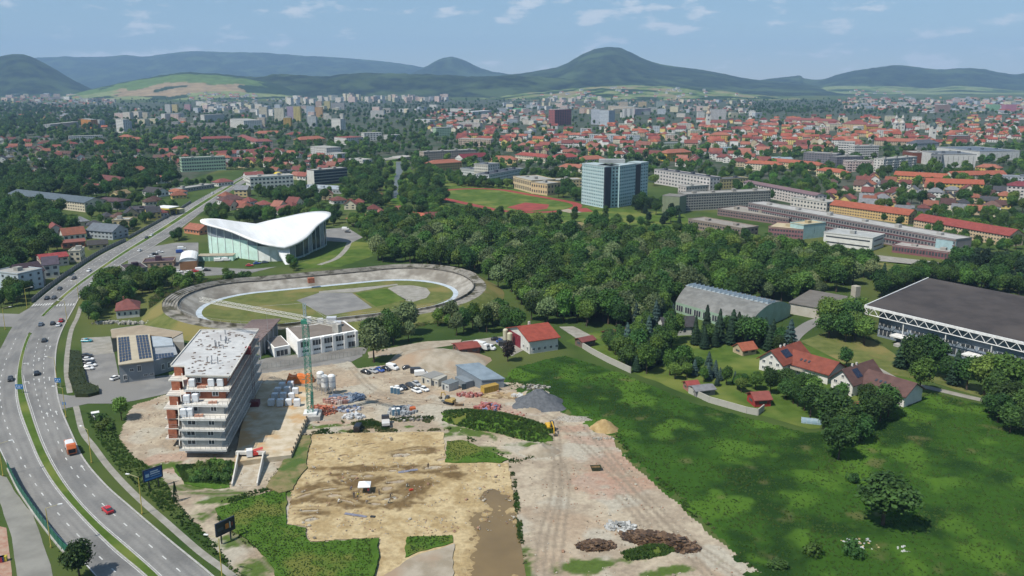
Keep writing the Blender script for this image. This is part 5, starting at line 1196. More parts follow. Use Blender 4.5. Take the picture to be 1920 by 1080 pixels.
BAY=MB(); BAY.poly([(0,-.04,0),(1,-.04,0),(1,-.04,1),(0,-.04,1)],1)
for i in range(4): BAY.box(i/3.0*.97,-.10,0,i/3.0*.97+.03,0,1,0)
BAY=BAY.mesh('window_band',[WHITE,GLASS])
for i in range(5):
    u0=.03+i*.195; q=fa+dv*(L_*u0)+nn*.02
    win(wo,q.x,q.y,3.7 if i<4 else 4.2,L_*.155,2.1 if i<4 else 1.0,rz,'window_band',BAY)
    q=fa+dv*(L_*(u0+.02))+nn*.02
    win(wo,q.x,q.y,1.5 if i<4 else .4,L_*(.12 if i<4 else .155),.8 if i<4 else 2.1,rz,'window_band',BAY)
for i in range(6):
    q=fa+dv*(L_*(.005+i*.195))+nn*.25; mb=MB(); mb.obox((q.x,q.y,0),(1.3,.5,zO-.02),rz); mb.build('pilaster',PL,wo,C('#f2f2f0',.95))
fa2=xy(514,653,3.9); fb2=xy(544,647,3.9); d2=(fb2-fa2); win(wo,(fa2+d2*.1).x,(fa2+d2*.1).y-.05,.4,d2.length*.75,2.2,math.atan2(d2.y,d2.x),'window_band',BAY)
for px,py,s in ((622,602,(4,3,2.6)),(633,607,(3,3,1.8)),(601,603,(2.2,1.6,2.2))):
    p=P(px,py+4,zO); mb=MB(); mb.obox((p.x,p.y,zO+.12),s,.1); mb.build('roof_unit',METAL,wo,C('#c9ccd0',.8))
# grandstand roof between block and velodrome
gs=thing('grandstand','grandstand with a brown ribbed roof behind the unfinished block','grandstand'); zg=7.5
ga=[xy(*q,zg) for q in ((452,616),(472,600),(528,596),(500,617),(486,640),(470,650))]
c4=[xy(448,622,zg),xy(472,600,zg),xy(527,597,zg),xy(487,640,zg)]
mb=MB(); mb.prism([tuple(p) for p in c4],zg-.3,zg); mb.build('roof',mat('brown_sheet',C('#8c7a76',.7),C('#6f5e5a',.7),scale=.4),gs)
for i in range(16):
    a=c4[0].lerp(c4[1],(i+.5)/16); b=c4[3].lerp(c4[2],(i+.5)/16); mb=MB(); dv=b-a; mb.obox(((a.x+b.x)/2,(a.y+b.y)/2,zg+.003),(dv.length,.25,.25),math.atan2(dv.y,dv.x)); mb.build('roof_rib',METAL,gs,C('#9a8a86',.7))
for i in range(5):
    a=c4[3].lerp(c4[2],(i+.2)/5); mb=MB(); mb.tube((a.x-.5,a.y,0),(a.x-.5,a.y,zg-.3),.25,n=6); mb.build('column',METAL,gs,(.4,.4,.42))
mb=MB(); w4=inset(c4,(c4[0]+c4[2])/2,.8); mb.prism([tuple(p) for p in w4],0,zg-1.4); mb.build('stand_body',PL,gs,C('#a8a6a2',.7)); occ_poly(c4)
# small tiled house beside the road
building('house','white bungalow with a weathered red hipped roof beside the velodrome',*frame_of(219,598,262,594)[:2],frame_of(219,598,262,594)[2],14,3.6,C(W_,.8),C('#93524a',.7),'hip',cat='house',rh=3.8,chim=1,nc=4,ww=.35)
# ------------------------------------------------------------------ grey metal shed and site cabins
sh=thing('metal_shed','grey metal shed with a sloping blue grey sheet roof','shed'); zs=7.0
q4=[xy(856,686,5.4),xy(898,682,5.4),xy(945,711,3.1),xy(903,714,3.1)]
mb=MB(); zt=[5.4,5.4,3.1,3.1]; mb.v=[(p.x,p.y,0) for p in q4]+[(p.x,p.y,z) for p,z in zip(q4,zt)]; mb.f=[(0,3,7,4),(3,2,6,7),(2,1,5,6),(1,0,4,5)]; mb.m=[0]*4; mb.build('wall',METAL,sh,C('#8f99a2',.7))
c=(q4[0]+q4[2])/2; q5=inset(q4,c,1.05); mb=MB(); mb.v=[(p.x,p.y,z+.05) for p,z in zip(q5,zt)]+[(p.x,p.y,z+.4) for p,z in zip(q5,zt)]; mb.f=[(0,1,2,3),(7,6,5,4),(0,4,5,1),(1,5,6,2),(2,6,7,3),(3,7,4,0)]; mb.m=[0]*6; mb.build('roof',mat('blue_grey_sheet',C('#8c9ba6',.72),C('#7b8a95',.72),scale=.3),sh); occ_poly(q4)
pbox(sh,'lean_to',[(853,706),(866,703),(888,713),(873,717)],2.5,METAL,C('#8d979f',.7))
mb=MB(); p=P(870,731); mb.obox((p.x,p.y,0),(1.6,.1,2.2),.4); mb.build('door',METAL,sh,C('#3f5560',.6))
def cabin(px1,py1,px2,py2,D,h,col,label,name='site_cabin',roof=None):
    A,W,rz=frame_of(px1,py1,px2,py2); t=thing(name,label,'cabin',A+Vector((0,0,.06)),rz); mb=MB(); mb.box(0,0,0,W,D,h); mb.build('wall',METAL,t,C(col,.75))
    mb=MB(); mb.box(-.1,-.1,h,W+.1,D+.1,h+.15); mb.build('roof',METAL,t,C(roof or col,.6)); mb=MB(); mb.box(W*.15,-.06,.1,W*.15+.9,-.005,2.0); mb.build('door',METAL,t,C('#5a6066',.6)); win(t,W*.6,-.01,1.0,min(1.2,W*.3),1.0)
    n=int(W/.8)
    for i in range(n): mb=MB(); mb.box(W*(i+.5)/n-.03,D+.003,.1,W*(i+.5)/n+.03,D+.05,h-.1); mb.build('wall_rib',METAL,t,C(col,.7))
    occ_rect(A,W,D,rz); return t
cabin(790,718,808,724,6.5,2.7,'#d2cdbf','cream double site cabin between the cars and the shed',roof='#a8a6a0')
cabin(808,723,822,726,5.5,2.6,'#cfcabc','cream site cabin next to the double cabin')
cabin(828,730,842,735,4.6,2.6,'#c2c6c4','narrow white site container in front of the shed',roof='#8f9698')
yb=thing('yellow_container','yellow timber clad container in front of the grey shed','container',*(lambda f:(f[0],f[2]))(frame_of(908,739,938,732))); mb=MB(); mb.box(0,0,0,6,2.4,2.2); mb.build('body',METAL,yb,C('#c9a548',.75)); mb=MB(); mb.box(-.08,-.08,2.2,6.08,2.48,2.32); mb.build('lid',METAL,yb,C('#b89648',.75))
for i in range(6): mb=MB(); mb.box(.1+i*1.0,-.05,.05,.2+i,-.003,2.1); mb.build('rib',METAL,yb,C('#a8873a',.7))
# ------------------------------------------------------------------ red roofed house with yard
rh_=thing('house','white house with a large red roof beside the truck yard','house',*(lambda f:(f[0],f[2]))(frame_of(993,664,1046,656)))
W=(P(1046,656)-P(993,664)).length; D=20.0; h=5.4; mb=MB(); gable_walls(mb,W,D,h,3.2); mb.build('wall',PL,rh_,C(W_,.82))
mb=MB(); gable_roof(mb,W,D,h,3.2,.8,.3); mb.build('roof',TILE,rh_,C('#a5503f',.75))
mb=MB(); mb.box(-.15,8,0,-.02,D,5.2); mb.build('red_wall',METAL,rh_,C('#8c3440',.7)); 
for i in range(5): win(rh_,1.0+i*2.6,-.02,1.1,1.3,1.3)
for i in range(2): win(rh_,-.02,6-i*3.5,1.2,1.4,1.4,-math.pi/2)
mb=MB(); mb.box(W*.4,11,h+2.4,W*.4+.8,11.8,h+4.4); mb.build('chimney',PL,rh_,C('#d0c8c0',.8)); occ_rect(P(993,664),W,D,frame_of(993,664,1046,656)[2])
for i,(px,py) in enumerate(((948,641),(956,648))):
    p=P(px,py); t=thing('storage_tank','%s cream upright storage tank beside the red walled house'%('rear','front')[i],'tank',p); mb=MB(); mb.lathe([(1.1,0),(1.1,5.2),(.7,5.6),(.1,5.7)],n=14); mb.build('shell',METAL,t,C('#c9c4a8',.8)); mb=MB(); mb.lathe([(1.25,0),(1.25,.3)],n=12); mb.build('foot',CONC,t)
# ------------------------------------------------------------------ the two white semi-detached houses
def twin(px1,py1,px2,py2,D,h,rh,roof,label,wing,solar_n):
    "front gable with a long wing beside it"
    A,W,rz=frame_of(px1,py1,px2,py2); t=thing('house',label,'house',A,rz); WC=C('#dedcd6',.88)
    def part(nm,x,y,w_,d_,turn,hh,rr):
        mb=MB(); gable_walls(mb,w_,d_,hh,rr); mb.build(nm+'wall',PL,t,WC,loc=(x,y,0),rz=turn); mb=MB(); gable_roof(mb,w_,d_,hh,rr,.9,.3); return mb.build(nm+'roof',TILE,t,C(roof,.72),loc=(x,y,0),rz=turn)
    part('',W,0,D,W,math.pi/2,h,rh)                       # ridge runs away from the viewer
    wx,wy,wW,wD=wing; part('wing_',wx,wy,wW,wD,0,h-.6,rh*.8)
    for z in (.9,3.3):
        for x in (W*.12,W*.42,W*.72): win(t,x,-.02,z,1.4,1.2)
    win(t,W*.45,-.02,h+.9,1.1,1.1); 
    for y in (3,7,11): win(t,-.02,y,.9,1.3,1.2,-math.pi/2)
    for i in range(3): win(t,wx+1.5+i*3.0,wy-.02,.8,1.6,1.5)
    s=math.atan2(rh,W/2)
    for i in range(solar_n//2):
        for j in range(2):
            o=MB(); o.box(0,0,0,1.7,1.0,.08); o=o.build('solar_panel',SOL,t,loc=(W*.62+j*1.55*math.cos(s)*1.1,3.5+i*1.1,h+rh-(W*.12+j*1.55*math.cos(s)*1.1)*rh/(W/2)+.42)); o.rotation_euler.y=s
    s2=math.atan2(rh*.8,wD/2)
    for i in range(3):
        o=MB(); o.box(0,0,0,.7,1.1,.12); o=o.build('roof_window',GLASS,t,loc=(wx+W*.25+2+i*1.6,wy+1.6,h-.6+1.6*rh*.8/(wD/2)+.4)); o.rotation_euler.x=s2
    for y in (5,7.5): mb=MB(); mb.box(W/2-.3,y,h+rh-.6,W/2+.3,y+.6,h+rh+1.0); mb.build('chimney',PL,t,C('#d8d4cc',.8))
    mb=MB(); mb.box(W+.3,wy-1.6,2.5,W+6,wy-.02,2.65); mb.build('balcony_floor',CONC,t); mb=MB(); mb.box(W+.3,wy-1.65,2.66,W+6,wy-1.58,3.5); mb.build('balcony_rail',METAL,t,C('#c9c0b0',.7)); occ_rect(A,W,D,rz); occ_rect(A+Vector((wx*math.cos(rz)-wy*math.sin(rz),wx*math.sin(rz)+wy*math.cos(rz),0)),wing[2],wing[3],rz); return t
twin(1423,693,1466,706,17,4.8,3.9,'#93503f','white semi-detached house with a red brown tiled roof',(8,5,17,11),8)
twin(1557,731,1597,744,17,4.8,3.9,'#6e524c','white semi-detached house with a dark brown tiled roof',(8,5,16,11),6)
def small_house(px1,py1,px2,py2,D,h,rh,wall,roof,label,cat='house',**k):
    A,W,rz=frame_of(px1,py1,px2,py2); return building(cat.replace(' ','_'),label,A,W,rz,D,h,C(wall,.8),C(roof,.72),'gable',cat=cat,rh=rh,**k)
small_house(1245,631,1306,628,9,4.0,3.0,W_,'#4c4a4c','white house with a dark roof below the arched halls',nc=4,ww=.3,chim=1)
small_house(1392,668,1418,664,6,2.4,2.0,'#c4b294','#b8623f','small garden house with a bright orange roof behind the red brown house','garden house',nc=2)
small_house(1600,785,1628,780,6,2.2,1.8,'#8c7a64','#b8623f','small orange roofed hut in the bushes by the meadow','hut',nc=1)
small_house(1415,764,1445,762,6,2.6,1.6,'#a83c36','#a05044','red walled hut with a brown roof at the garden wall','hut',nc=1)
small_house(1305,745,1340,741,5,2.2,.8,'#8c8a86','#8c8c90','grey lean to shed inside the pale garden wall','shed',nc=1)
small_house(1290,735,1310,733,4,2.2,1.0,'#a8786c','#a8443c','tiny red roofed shed at the corner of the garden wall','shed',nc=1)
small_house(1143,640,1183,634,6,2.6,1.0,'#6d5048','#8c3f3a','long low shed with a red roof in the gardens','shed',nc=2)
small_house(1092,653,1116,648,5,2.6,1.0,'#7a6a60','#8f4a44','red roofed shed at the top of the long pale wall','shed',nc=1)
small_house(862,668,900,663,8,2.8,.8,'#7d5a50','#a04838','low workshop with a faded red and orange roof beside the truck yard','workshop',nc=2)
# pale boundary walls
def longwall(pxs,h,label,col='#b9b6ac',th=.35):
    t=thing('boundary_wall',label,'wall'); pts=[P(*q) for q in pxs]
    for a,b in zip(pts,pts[1:]):
        L_=(b-a).length; n=max(1,int(L_/3)); rz=math.atan2((b-a).y,(b-a).x)
        for i in range(n):
            q=a.lerp(b,(i+.5)/n); mb=MB(); mb.obox((0,0,0),(L_/n-.04,th,h),0); mb.build('wall_panel',PL,t,C(col,.8),loc=(q.x,q.y,0),rz=rz)
longwall([(1092,653),(1110,664),(1140,680),(1183,700)],2.4,'long pale concrete wall between the meadow and the gardens')
longwall([(1291,737),(1330,755),(1400,775),(1421,779),(1432,770)],2.2,'pale garden wall at the edge of the meadow below the red hut')
# ------------------------------------------------------------------ arena with black roof
ar=thing('arena_hall','large arena with a flat black roof and white zigzag truss','arena'); zA=13.0
aL,aT=xy(1622,573,zA),xy(1741,521,zA); aF=xy(1900,638,zA); u=(aF-aL); u=u*(92/u.length); v=aT-aL
roof=[aL,aL+u,aL+u+v,aT]; mb=MB(); mb.prism([tuple(p) for p in roof],zA-.6,zA); mb.build('roof',mat('black_felt',C('#5c5450',.55),C('#4a4340',.55),scale=.12,detail=6,c=C('#655c56',.55)),ar)
un=u.normalized(); vn=v.normalized(); nl=int(u.length/4.2)
for a,d,n in ((aL,un,nl),(aL,vn,int(v.length/4.2))):
    L_=(u if d is un else v).length; mb=MB(); nrm=Vector((d.y,-d.x)) if d is un else Vector((-d.y,d.x)); 
    mb.obox((a.x+d.x*L_/2+nrm.x*.1,a.y+d.y*L_/2+nrm.y*.1,zA-.75),(L_,.4,1.0),math.atan2(d.y,d.x)); mb.build('roof_fascia',WHITE,ar)
    tr=MB(); tr.tube((*(a+nrm*.2),zA-3.4),(*(a+d*L_+nrm*.2),zA-3.4),.18,n=6); tr.build('truss_chord',WHITE,ar)
    for i in range(n):
        p0=a+d*(L_*i/n)+nrm*.2; p1=a+d*(L_*(i+.5)/n)+nrm*.2; p2=a+d*(L_*(i+1)/n)+nrm*.2; tr=MB(); tr.tube((*p0,zA-.7),(*p1,zA-3.4),.13,n=5); tr.tube((*p1,zA-3.4),(*p2,zA-.7),.13,n=5); tr.build('truss_brace',WHITE,ar)
    for i in range(0,n,4):
        p0=a+d*(L_*i/n)-nrm*.3; tr=MB(); tr.tube((*p0,0),(*p0,zA-3.4),.22,n=8); tr.build('column',WHITE,ar)
ac=(roof[0]+roof[2])/2; wl=[p+(ac-p).normalized()*6 for p in roof]; mb=MB(); mb.prism([tuple(p) for p in wl],0,zA-.6); mb.build('wall',PL,ar,C('#8b98a6',.7)); occ_poly(roof)
a,b=wl[0],wl[1]; dv=(b-a); L_=dv.length; dn=dv/L_; rz=math.atan2(dn.y,dn.x); nn=Vector((dn.y,-dn.x))*.05
for i in range(12):
    q=a+dn*(L_*(i+.1)/12)+nn; win(ar,q.x,q.y,1.0,L_/12*.8,2.4,rz,'window_band',BAY); win(ar,q.x,q.y,5.0,L_/12*.8,1.2,rz,'window_band',BAY)
for i,f in enumerate((.16,.52)):
    q=a+dn*(L_*f)+nn*60; mb=MB(); mb.obox((q.x,q.y,3.2),(9,5,.5),rz); mb.build('entrance_canopy',WHITE,ar)
    mb=MB(); mb.obox((q.x+nn.x*30,q.y+nn.y*30,0),(3,5,1.0),rz); mb.build('steps',CONC,ar)
# ------------------------------------------------------------------ mint arched halls
vh=thing('arched_hall','mint green hall with a grey barrel roof and a sawtooth skylight','hall')
h0=5.0; e0,e1_,f0,f1_=xy(1267,566,h0),xy(1407,606,h0),xy(1312,540,h0),xy(1483,573,h0)
N_=14; mb=MB(); sec=[]
for i in range(N_+1):
    s=i/N_; a=e0.lerp(f0,s); b=e1_.lerp(f1_,s); z=h0+5.0*math.sin(math.pi*s)**.8; sec.append((a,b,z))
for i in range(N_):
    (a,b,z),(a2,b2,z2)=sec[i],sec[i+1]; mb.poly([(a.x,a.y,z),(b.x,b.y,z),(b2.x,b2.y,z2),(a2.x,a2.y,z2)])
mb.build('roof',mat('grey_barrel_roof',C('#8f8f8b',.68),C('#787874',.68),scale=.3,detail=6),vh,smooth=True)
for side in (0,1):
    mb=MB(); pts=[(s[side].x,s[side].y,s[2]-.05) for s in sec]; mb.poly([(sec[0][side].x,sec[0][side].y,0),*pts,(sec[-1][side].x,sec[-1][side].y,0)]); mb.build('gable_wall',PL,vh,C('#a3bda8',.75))
for (a,b) in ((e0,e1_),(f0,f1_)):
    mb=MB(); mb.poly([(a.x,a.y,0),(b.x,b.y,0),(b.x,b.y,h0),(a.x,a.y,h0)]); mb.build('side_wall',PL,vh,C('#9fbaa6',.75))
L_=(e1_-e0).length; dn=(e1_-e0)/L_; rz=math.atan2(dn.y,dn.x); nn=Vector((dn.y,-dn.x))*.05
for i in range(8): q=e0+dn*(L_*(i+.1)/8)+nn; win(vh,q.x,q.y,1.2,L_/8*.8,2.6,rz,'window_band',BAY)
a,b=sec[7][0],sec[7][1]
for i in range(18):
    q=a.lerp(b,(i+.5)/18); mb=MB(); mb.v=[(-1.1,-2.6,0),(1.1,-2.6,0),(1.1,2.6,0),(-1.1,2.6,0),(1.0,-2.6,1.2),(1.0,2.6,1.2)]; mb.f=[(0,4,5,3),(0,1,4),(1,2,5,4),(2,3,5)]; mb.m=[0]*4; mb.build('skylight',mat('skylight_glass',(.42,.48,.52),(.3,.36,.4),scale=1,rough=.25),vh,loc=(q.x,q.y,sec[7][2]-.15),rz=rz)
occ_poly([e0,e1_,f1_,f0])
lw=thing('low_hall','low grey roofed hall with a chimney behind the arched hall','hall'); pbox(lw,'wall',[(1480,568),(1520,545),(1610,560),(1570,585)],5,PL,C('#c9c4b8',.75)); c4=[xy(*q,5.3) for q in ((1478,567),(1519,543),(1612,559),(1570,584))]; mb=MB(); mb.prism([tuple(p) for p in c4],5.003,5.3); mb.build('roof',FLAT,lw,C('#857f78',.65)); p=P(1602,572); mb=MB(); mb.obox((p.x,p.y,0),(3,3,9.5),.4); mb.build('chimney',PL,lw,C('#bdb6a6',.75))
# ------------------------------------------------------------------ blue-green tower with two wings
bt=thing('tower_block','eleven storey pale teal tower of two wings with dark stair strips','building'); TC=C('#b0ccd0',.85)
def wing(x1,y1,x2,y2,h,D,nf,nc,nm='wing'):
    A,W,rz=frame_of(x1,y1,x2,y2); mb=MB(); mb.box(0,0,0,W,D,h); o=mb.build(nm,PL,bt,TC,loc=A,rz=rz); g=MB(); facade(g,W,h,nf,nc,(0,0),(1,0),.4,.36,.5); facade(g,D,h,nf,4,(W,0),(0,1),.5,.5,.5); q=g.build('glazing',GLASS,o); q['kind']='stuff'
    b=MB(); fh=h/nf
    for f in range(nf): b.box(.2,-.10,f*fh+.05,W-.2,-.01,f*fh+.55)
    q=b.build('spandrel_band',PL,o,C('#c9d8da',.85)); q['kind']='stuff'; occ_rect(A,W,D,rz)
    m2=MB(); m2.box(-.2,-.2,h,W+.2,D+.2,h+.8); m2.build('parapet',PL,o,C('#b4c4c8',.75)); return A,W,rz
wing(1090,382,1133,391,34.5,14,12,13); wing(1144,390,1160,386,34.5,14,12,3,'link'); wing(1160,389,1190,383,34.5,13,12,9); wing(1199,381,1213,378,34.5,13,12,3,'end_wing')
for x1,y1,x2,y2 in ((1133,391.5,1144,390.5),(1190,383,1199,381.2)):
    A,W,rz=frame_of(x1,y1,x2,y2); mb=MB(); mb.box(0,-.3,0,W,1.5,34.3); mb.build('stair_strip',mat('dark_stair_glass',(.02,.025,.035),(.03,.035,.045),scale=.3,rough=.3),bt,loc=A,rz=rz)
p=P(1150,300,35); 
mb=MB(); A=P(1148,385); mb.obox((A.x,A.y+12,35.3),(22,7,3.2),0); mb.build('roof_housing',PL,bt,C('#b4b8b8',.75))
# ------------------------------------------------------------------ campus
blk('campus_building','very long maroon banded campus wing with a pale flat roof',1402,407,1788,484,30,15,'#8d8888','#bdbbb7',cat='building',nf=3,nc=76,ww=.6,wh=.45,nd=0,bands=C('#6f4348',.8))
blk('campus_building','low maroon pavilion at the end of the long campus wing',1672,473,1787,489,13,14,'#84585c','#b5b0aa',cat='building',nf=1,nc=20,ww=.7,wh=.6)
A,W,rz=frame_of(1788,484,1815,477); t=thing('end_block','pale teal end block of the long campus wing','building',A,rz); mb=MB(); mb.box(.2,-.2,0,W,12,10.3); mb.build('wall',PL,t,C('#a8c4c9',.8)); mb=MB(); mb.box(0,-.4,10.3,W+.2,12.2,10.6); mb.build('roof',FLAT,t,C('#a8a8a4',.7))
blk('campus_building','white modern building with dark window strips on the campus lawn',1543,459,1634,471,23,20,'#d6d6d2','#b8bab8',cat='building',nf=2,nc=1,nd=1,ww=.9,wh=.25)
blk('campus_building','pale mint block beside the white campus building',1505,449,1546,444,26,12,'#a9c6c6','#c9b894',cat='building',nf=1,nc=1,ww=.01)
blk('campus_building','maroon glazed block with a beige roof beside the mint block',1440,443,1505,449,17,22,'#8a6468','#cdbd9c',cat='building',nf=2,nc=12,ww=.7)
blk('campus_building','long brown grey classroom block at the campus edge',1290,428,1392,447,17,16,'#94867a','#a09890',cat='building',nf=2,nc=22,ww=.7,endcol=C('#74464c',.7))
blk('campus_building','low brown classroom block between the campus wings',1345,404,1478,424,12,26,'#85706e','#a8a298',cat='building',nf=2,nc=26,ww=.7)
blk('dormitory','grey dormitory slab with an olive green end',1285,396,1443,388,30,14,'#a3a19b','#a8a59f',cat='building',nf=6,nc=34,ww=.7,wh=.55)
A,W,rz=frame_of(1273,402,1286,398); t=thing('stair_tower','olive green end tower of the grey dormitory','building',A,rz); mb=MB(); mb.box(0,0,0,W,15,14); mb.build('wall',PL,t,C('#8b957a',.7)); mb=MB(); mb.box(-.1,-.1,14,W+.1,15.1,14.4); mb.build('roof',FLAT,t,C('#8d8a84',.7))
# red brick hall with a white barrel roof beside the hall car park
A,W,rz=frame_of(338,507,370,505); t=thing('brick_hall','brown brick hall with a white barrel roof beside the sports hall','hall',A,rz); D=22; mb=MB(); mb.box(0,0,0,W,D,5); mb.build('wall',PL,t,C('#a37a58',.75)); mb=MB(); n=8
for i in range(n):
    a0,a1=math.pi*i/n,math.pi*(i+1)/n; mb.poly([(W/2-W*.53*math.cos(a0),-.4,5+2.2*math.sin(a0)),(W/2-W*.53*math.cos(a0),D+.4,5+2.2*math.sin(a0)),(W/2-W*.53*math.cos(a1),D+.4,5+2.2*math.sin(a1)),(W/2-W*.53*math.cos(a1),-.4,5+2.2*math.sin(a1))])
mb.poly([(W/2-W*.53*math.cos(math.pi*i/n),-.02,5+2.2*math.sin(math.pi*i/n)) for i in range(n+1)]); mb.build('roof',RW,t); occ_rect(A,W,D,rz)
# petrol station, yellow dome
A,W,rz=frame_of(291,403,318,405); t=thing('petrol_station','yellow petrol station with a rounded white canopy','petrol station',A,rz); mb=MB(); mb.box(-1,-1,5,W+1,11,6); mb.build('canopy',METAL,t,C('#d2c33c',.8)); mb=MB(); mb.box(-.8,-.8,6,W+.8,10.8,6.5); mb.build('canopy_top',WHITE,t)
for x in (.8,W-.8):
    for y in (1,8): mb=MB(); mb.box(x-.3,y,0,x+.3,y+.6,5); mb.build('column',METAL,t,C('#d2c33c',.8))
mb=MB(); mb.box(.5,12,0,W-1,18,3.6); mb.build('kiosk',PL,t,C('#c9c39c',.8)); occ_rect(A,W,18,rz)
p=P(521,333); t=thing('air_dome','bright yellow dome tent among houses','dome',p); mb=MB(); mb.lathe([(6.5,0),(6.3,2),(5.4,4),(3.6,5.6),(1.2,6.3),(.1,6.4)],n=18); mb.build('canopy',METAL,t,C('#d8bf3a',.85),smooth=True); mb=MB(); mb.lathe([(6.8,0),(6.8,.5)],n=18); mb.build('base_ring',CONC,t)
# ------------------------------------------------------------------ tower crane
base=P(583,783); crn=thing('tower_crane','green lattice tower crane with a white jib beside the unfinished block','crane')
top=PY(577,606,base.y).z; ZG=.06
mb=MB(); mb.obox((base.x,base.y,ZG),(6.5,6.5,1.4),.1); mb.build('concrete_base',CONC,crn)
mb=MB(); mb.obox((base.x,base.y,ZG+1.4),(4.2,4.2,.7),.1); mb.build('ballast_block',WHITE,crn)
CG=C('#3f8f78',.75); s=.85
def lattice(a,b,s,n,col,name,m=METAL,r=.10):
    a,b=Vector(a),Vector(b); d=(b-a).normalized(); u=Vector((0,0,1)) if abs(d.z)<.7 else Vector((1,0,0)); x=d.cross(u).normalized(); y=d.cross(x)
    cs=[x*s+y*s,x*-s+y*s,x*-s+y*-s,x*s+y*-s]; mb=MB()
    for c in cs: mb.tube(a+c,b+c,r,n=4)
    for i in range(n):
        p,q=a.lerp(b,i/n),a.lerp(b,(i+1)/n)
        for k in range(4):
            mb.tube(p+cs[k],p+cs[(k+1)%4],r*.6,n=3); mb.tube(p+cs[k],q+cs[(k+1)%4],r*.6,n=3)
    return mb.build(name,m,crn,col)
n=10; z0=ZG+2.1
for i in range(n): lattice((base.x,base.y,z0+(top-z0)*i/n),(base.x,base.y,z0+(top-z0)*(i+1)/n),s,2,CG,'mast_section')
T=Vector((base.x,base.y,top)); tip=P(376,561,top+1.5); tip=T+(tip-T)*1.0; jd=(tip-T).normalized()
mb=MB(); mb.obox((T.x,T.y,top),(2.2,2.2,1.2),0); mb.build('slewing_unit',METAL,crn,CG)
mb=MB(); mb.obox((T.x+1.4,T.y-.6,top+.2),(1.3,1.3,2.0),.4); mb.build('operator_cab',METAL,crn,(.6,.62,.62))
JC=C('#d2cfc6',.85); A0=T+Vector((0,0,1.6))
nj=7
for i in range(nj): lattice(A0.lerp(tip,i/nj),A0.lerp(tip,(i+1)/nj),.6,3,JC,'jib_section',r=.09)
ct=A0-jd*13+Vector((0,0,.3)); lattice(A0,ct,.6,5,JC,'counter_jib',r=.09)
mb=MB(); mb.obox((ct.x,ct.y,ct.z-2.4),(2.4,1.6,2.6),math.atan2(jd.y,jd.x)); mb.build('counterweight',CONC,crn)
apex=T+Vector((0,0,6.5)); lattice(A0,apex,.35,4,(.35,.42,.45),'apex_tower',r=.08)
mb=MB(); mb.tube(apex,A0.lerp(tip,.55),.05,n=4); mb.tube(apex,ct,.05,n=4); mb.build('tie_rod',METAL,crn,(.3,.3,.3))
hk=A0.lerp(tip,.35); mb=MB(); mb.tube(hk,hk-Vector((0,0,12)),.05,n=4); mb.obox((hk.x,hk.y,hk.z-12.6),(.5,.5,.6),0); mb.build('hook',METAL,crn,(.3,.3,.3))
# silos
def silo(px,py,label):
    p=P(px,py); t=thing('silo',label,'silo',(p.x,p.y,ZG),0,'white mortar silos'); mb=MB(); mb.lathe([(.35,1.2),(1.25,3.0),(1.25,6.6),(.9,7.0),(.3,7.1)],n=16); mb.build('vessel',METAL,t,(.72,.72,.70),smooth=False)
    for k in range(4): q=k*math.pi/2+.4; mb=MB(); mb.tube((1.3*math.cos(q),1.3*math.sin(q),0),(1.15*math.cos(q),1.15*math.sin(q),3.4),.09,n=5); mb.build('leg',METAL,t,(.4,.4,.4))
    mb=MB(); mb.tube((1.3,.1,.6),(1.3,.1,6.6),.06,n=5); mb.build('pipe',METAL,t,(.5,.5,.5)); mb=MB(); mb.lathe([(1.29,4.6),(1.29,5.0)],n=16); mb.build('band',METAL,t,(.45,.47,.5))
silo(602,733,'rear silo of the white trio by the crane'); silo(610,740,'front silo of the white trio by the crane'); silo(623,739,'rightmost silo of the white trio by the crane')
# bales on the deck
r=random.Random(8); k=0
for j,(py,x0,n) in enumerate(((727,530,2),(738,522,3),(748,516,3),(760,510,4))):
    for i in range(n):
        k+=1; bale(x0+i*16+r.uniform(-1,1),py+r.uniform(-1,1),DK_Z,(2.0,1.7,2.1+.3*(i%2)),label='white wrapped bale on the garage deck, %s row, %s from the left'%(('rear','second','third','front')[j],ORD[i]))
# orange tarpaulin over a frame
p=P(563,716); t=thing('tarpaulin_cover','bright orange tarpaulin over stacked material behind the crane','tarpaulin',(p.x,p.y,ZG),.15); mb=MB(); nx,ny=9,6
for i in range(nx+1):
    for j in range(ny+1):
        x=-5+10*i/nx; y=-2.2+4.4*j/ny; e=min(i,nx-i,j,ny-j); z=(0 if e==0 else 2.6+.35*math.sin(i*1.9)+.25*noise.noise(Vector((i*.9,j*.9,2)))); mb.v.append((x+.2*noise.noise(Vector((i,j,0))),y,z))
for i in range(nx):
    for j in range(ny): a=i*(ny+1)+j; mb.f.append((a,a+ny+1,a+ny+2,a+1)); mb.m.append(0)
mb.build('tarpaulin',mat('orange_tarp',C('#e0813f',1.0),C('#c96c30',1.0),scale=1,rough=.5,bump=.3),t); mb=MB(); mb.box(-4.5,-1.8,0,4.5,1.8,1.6); mb.build('stacked_boards',mat('pallet_wood',(.35,.25,.15)),t)
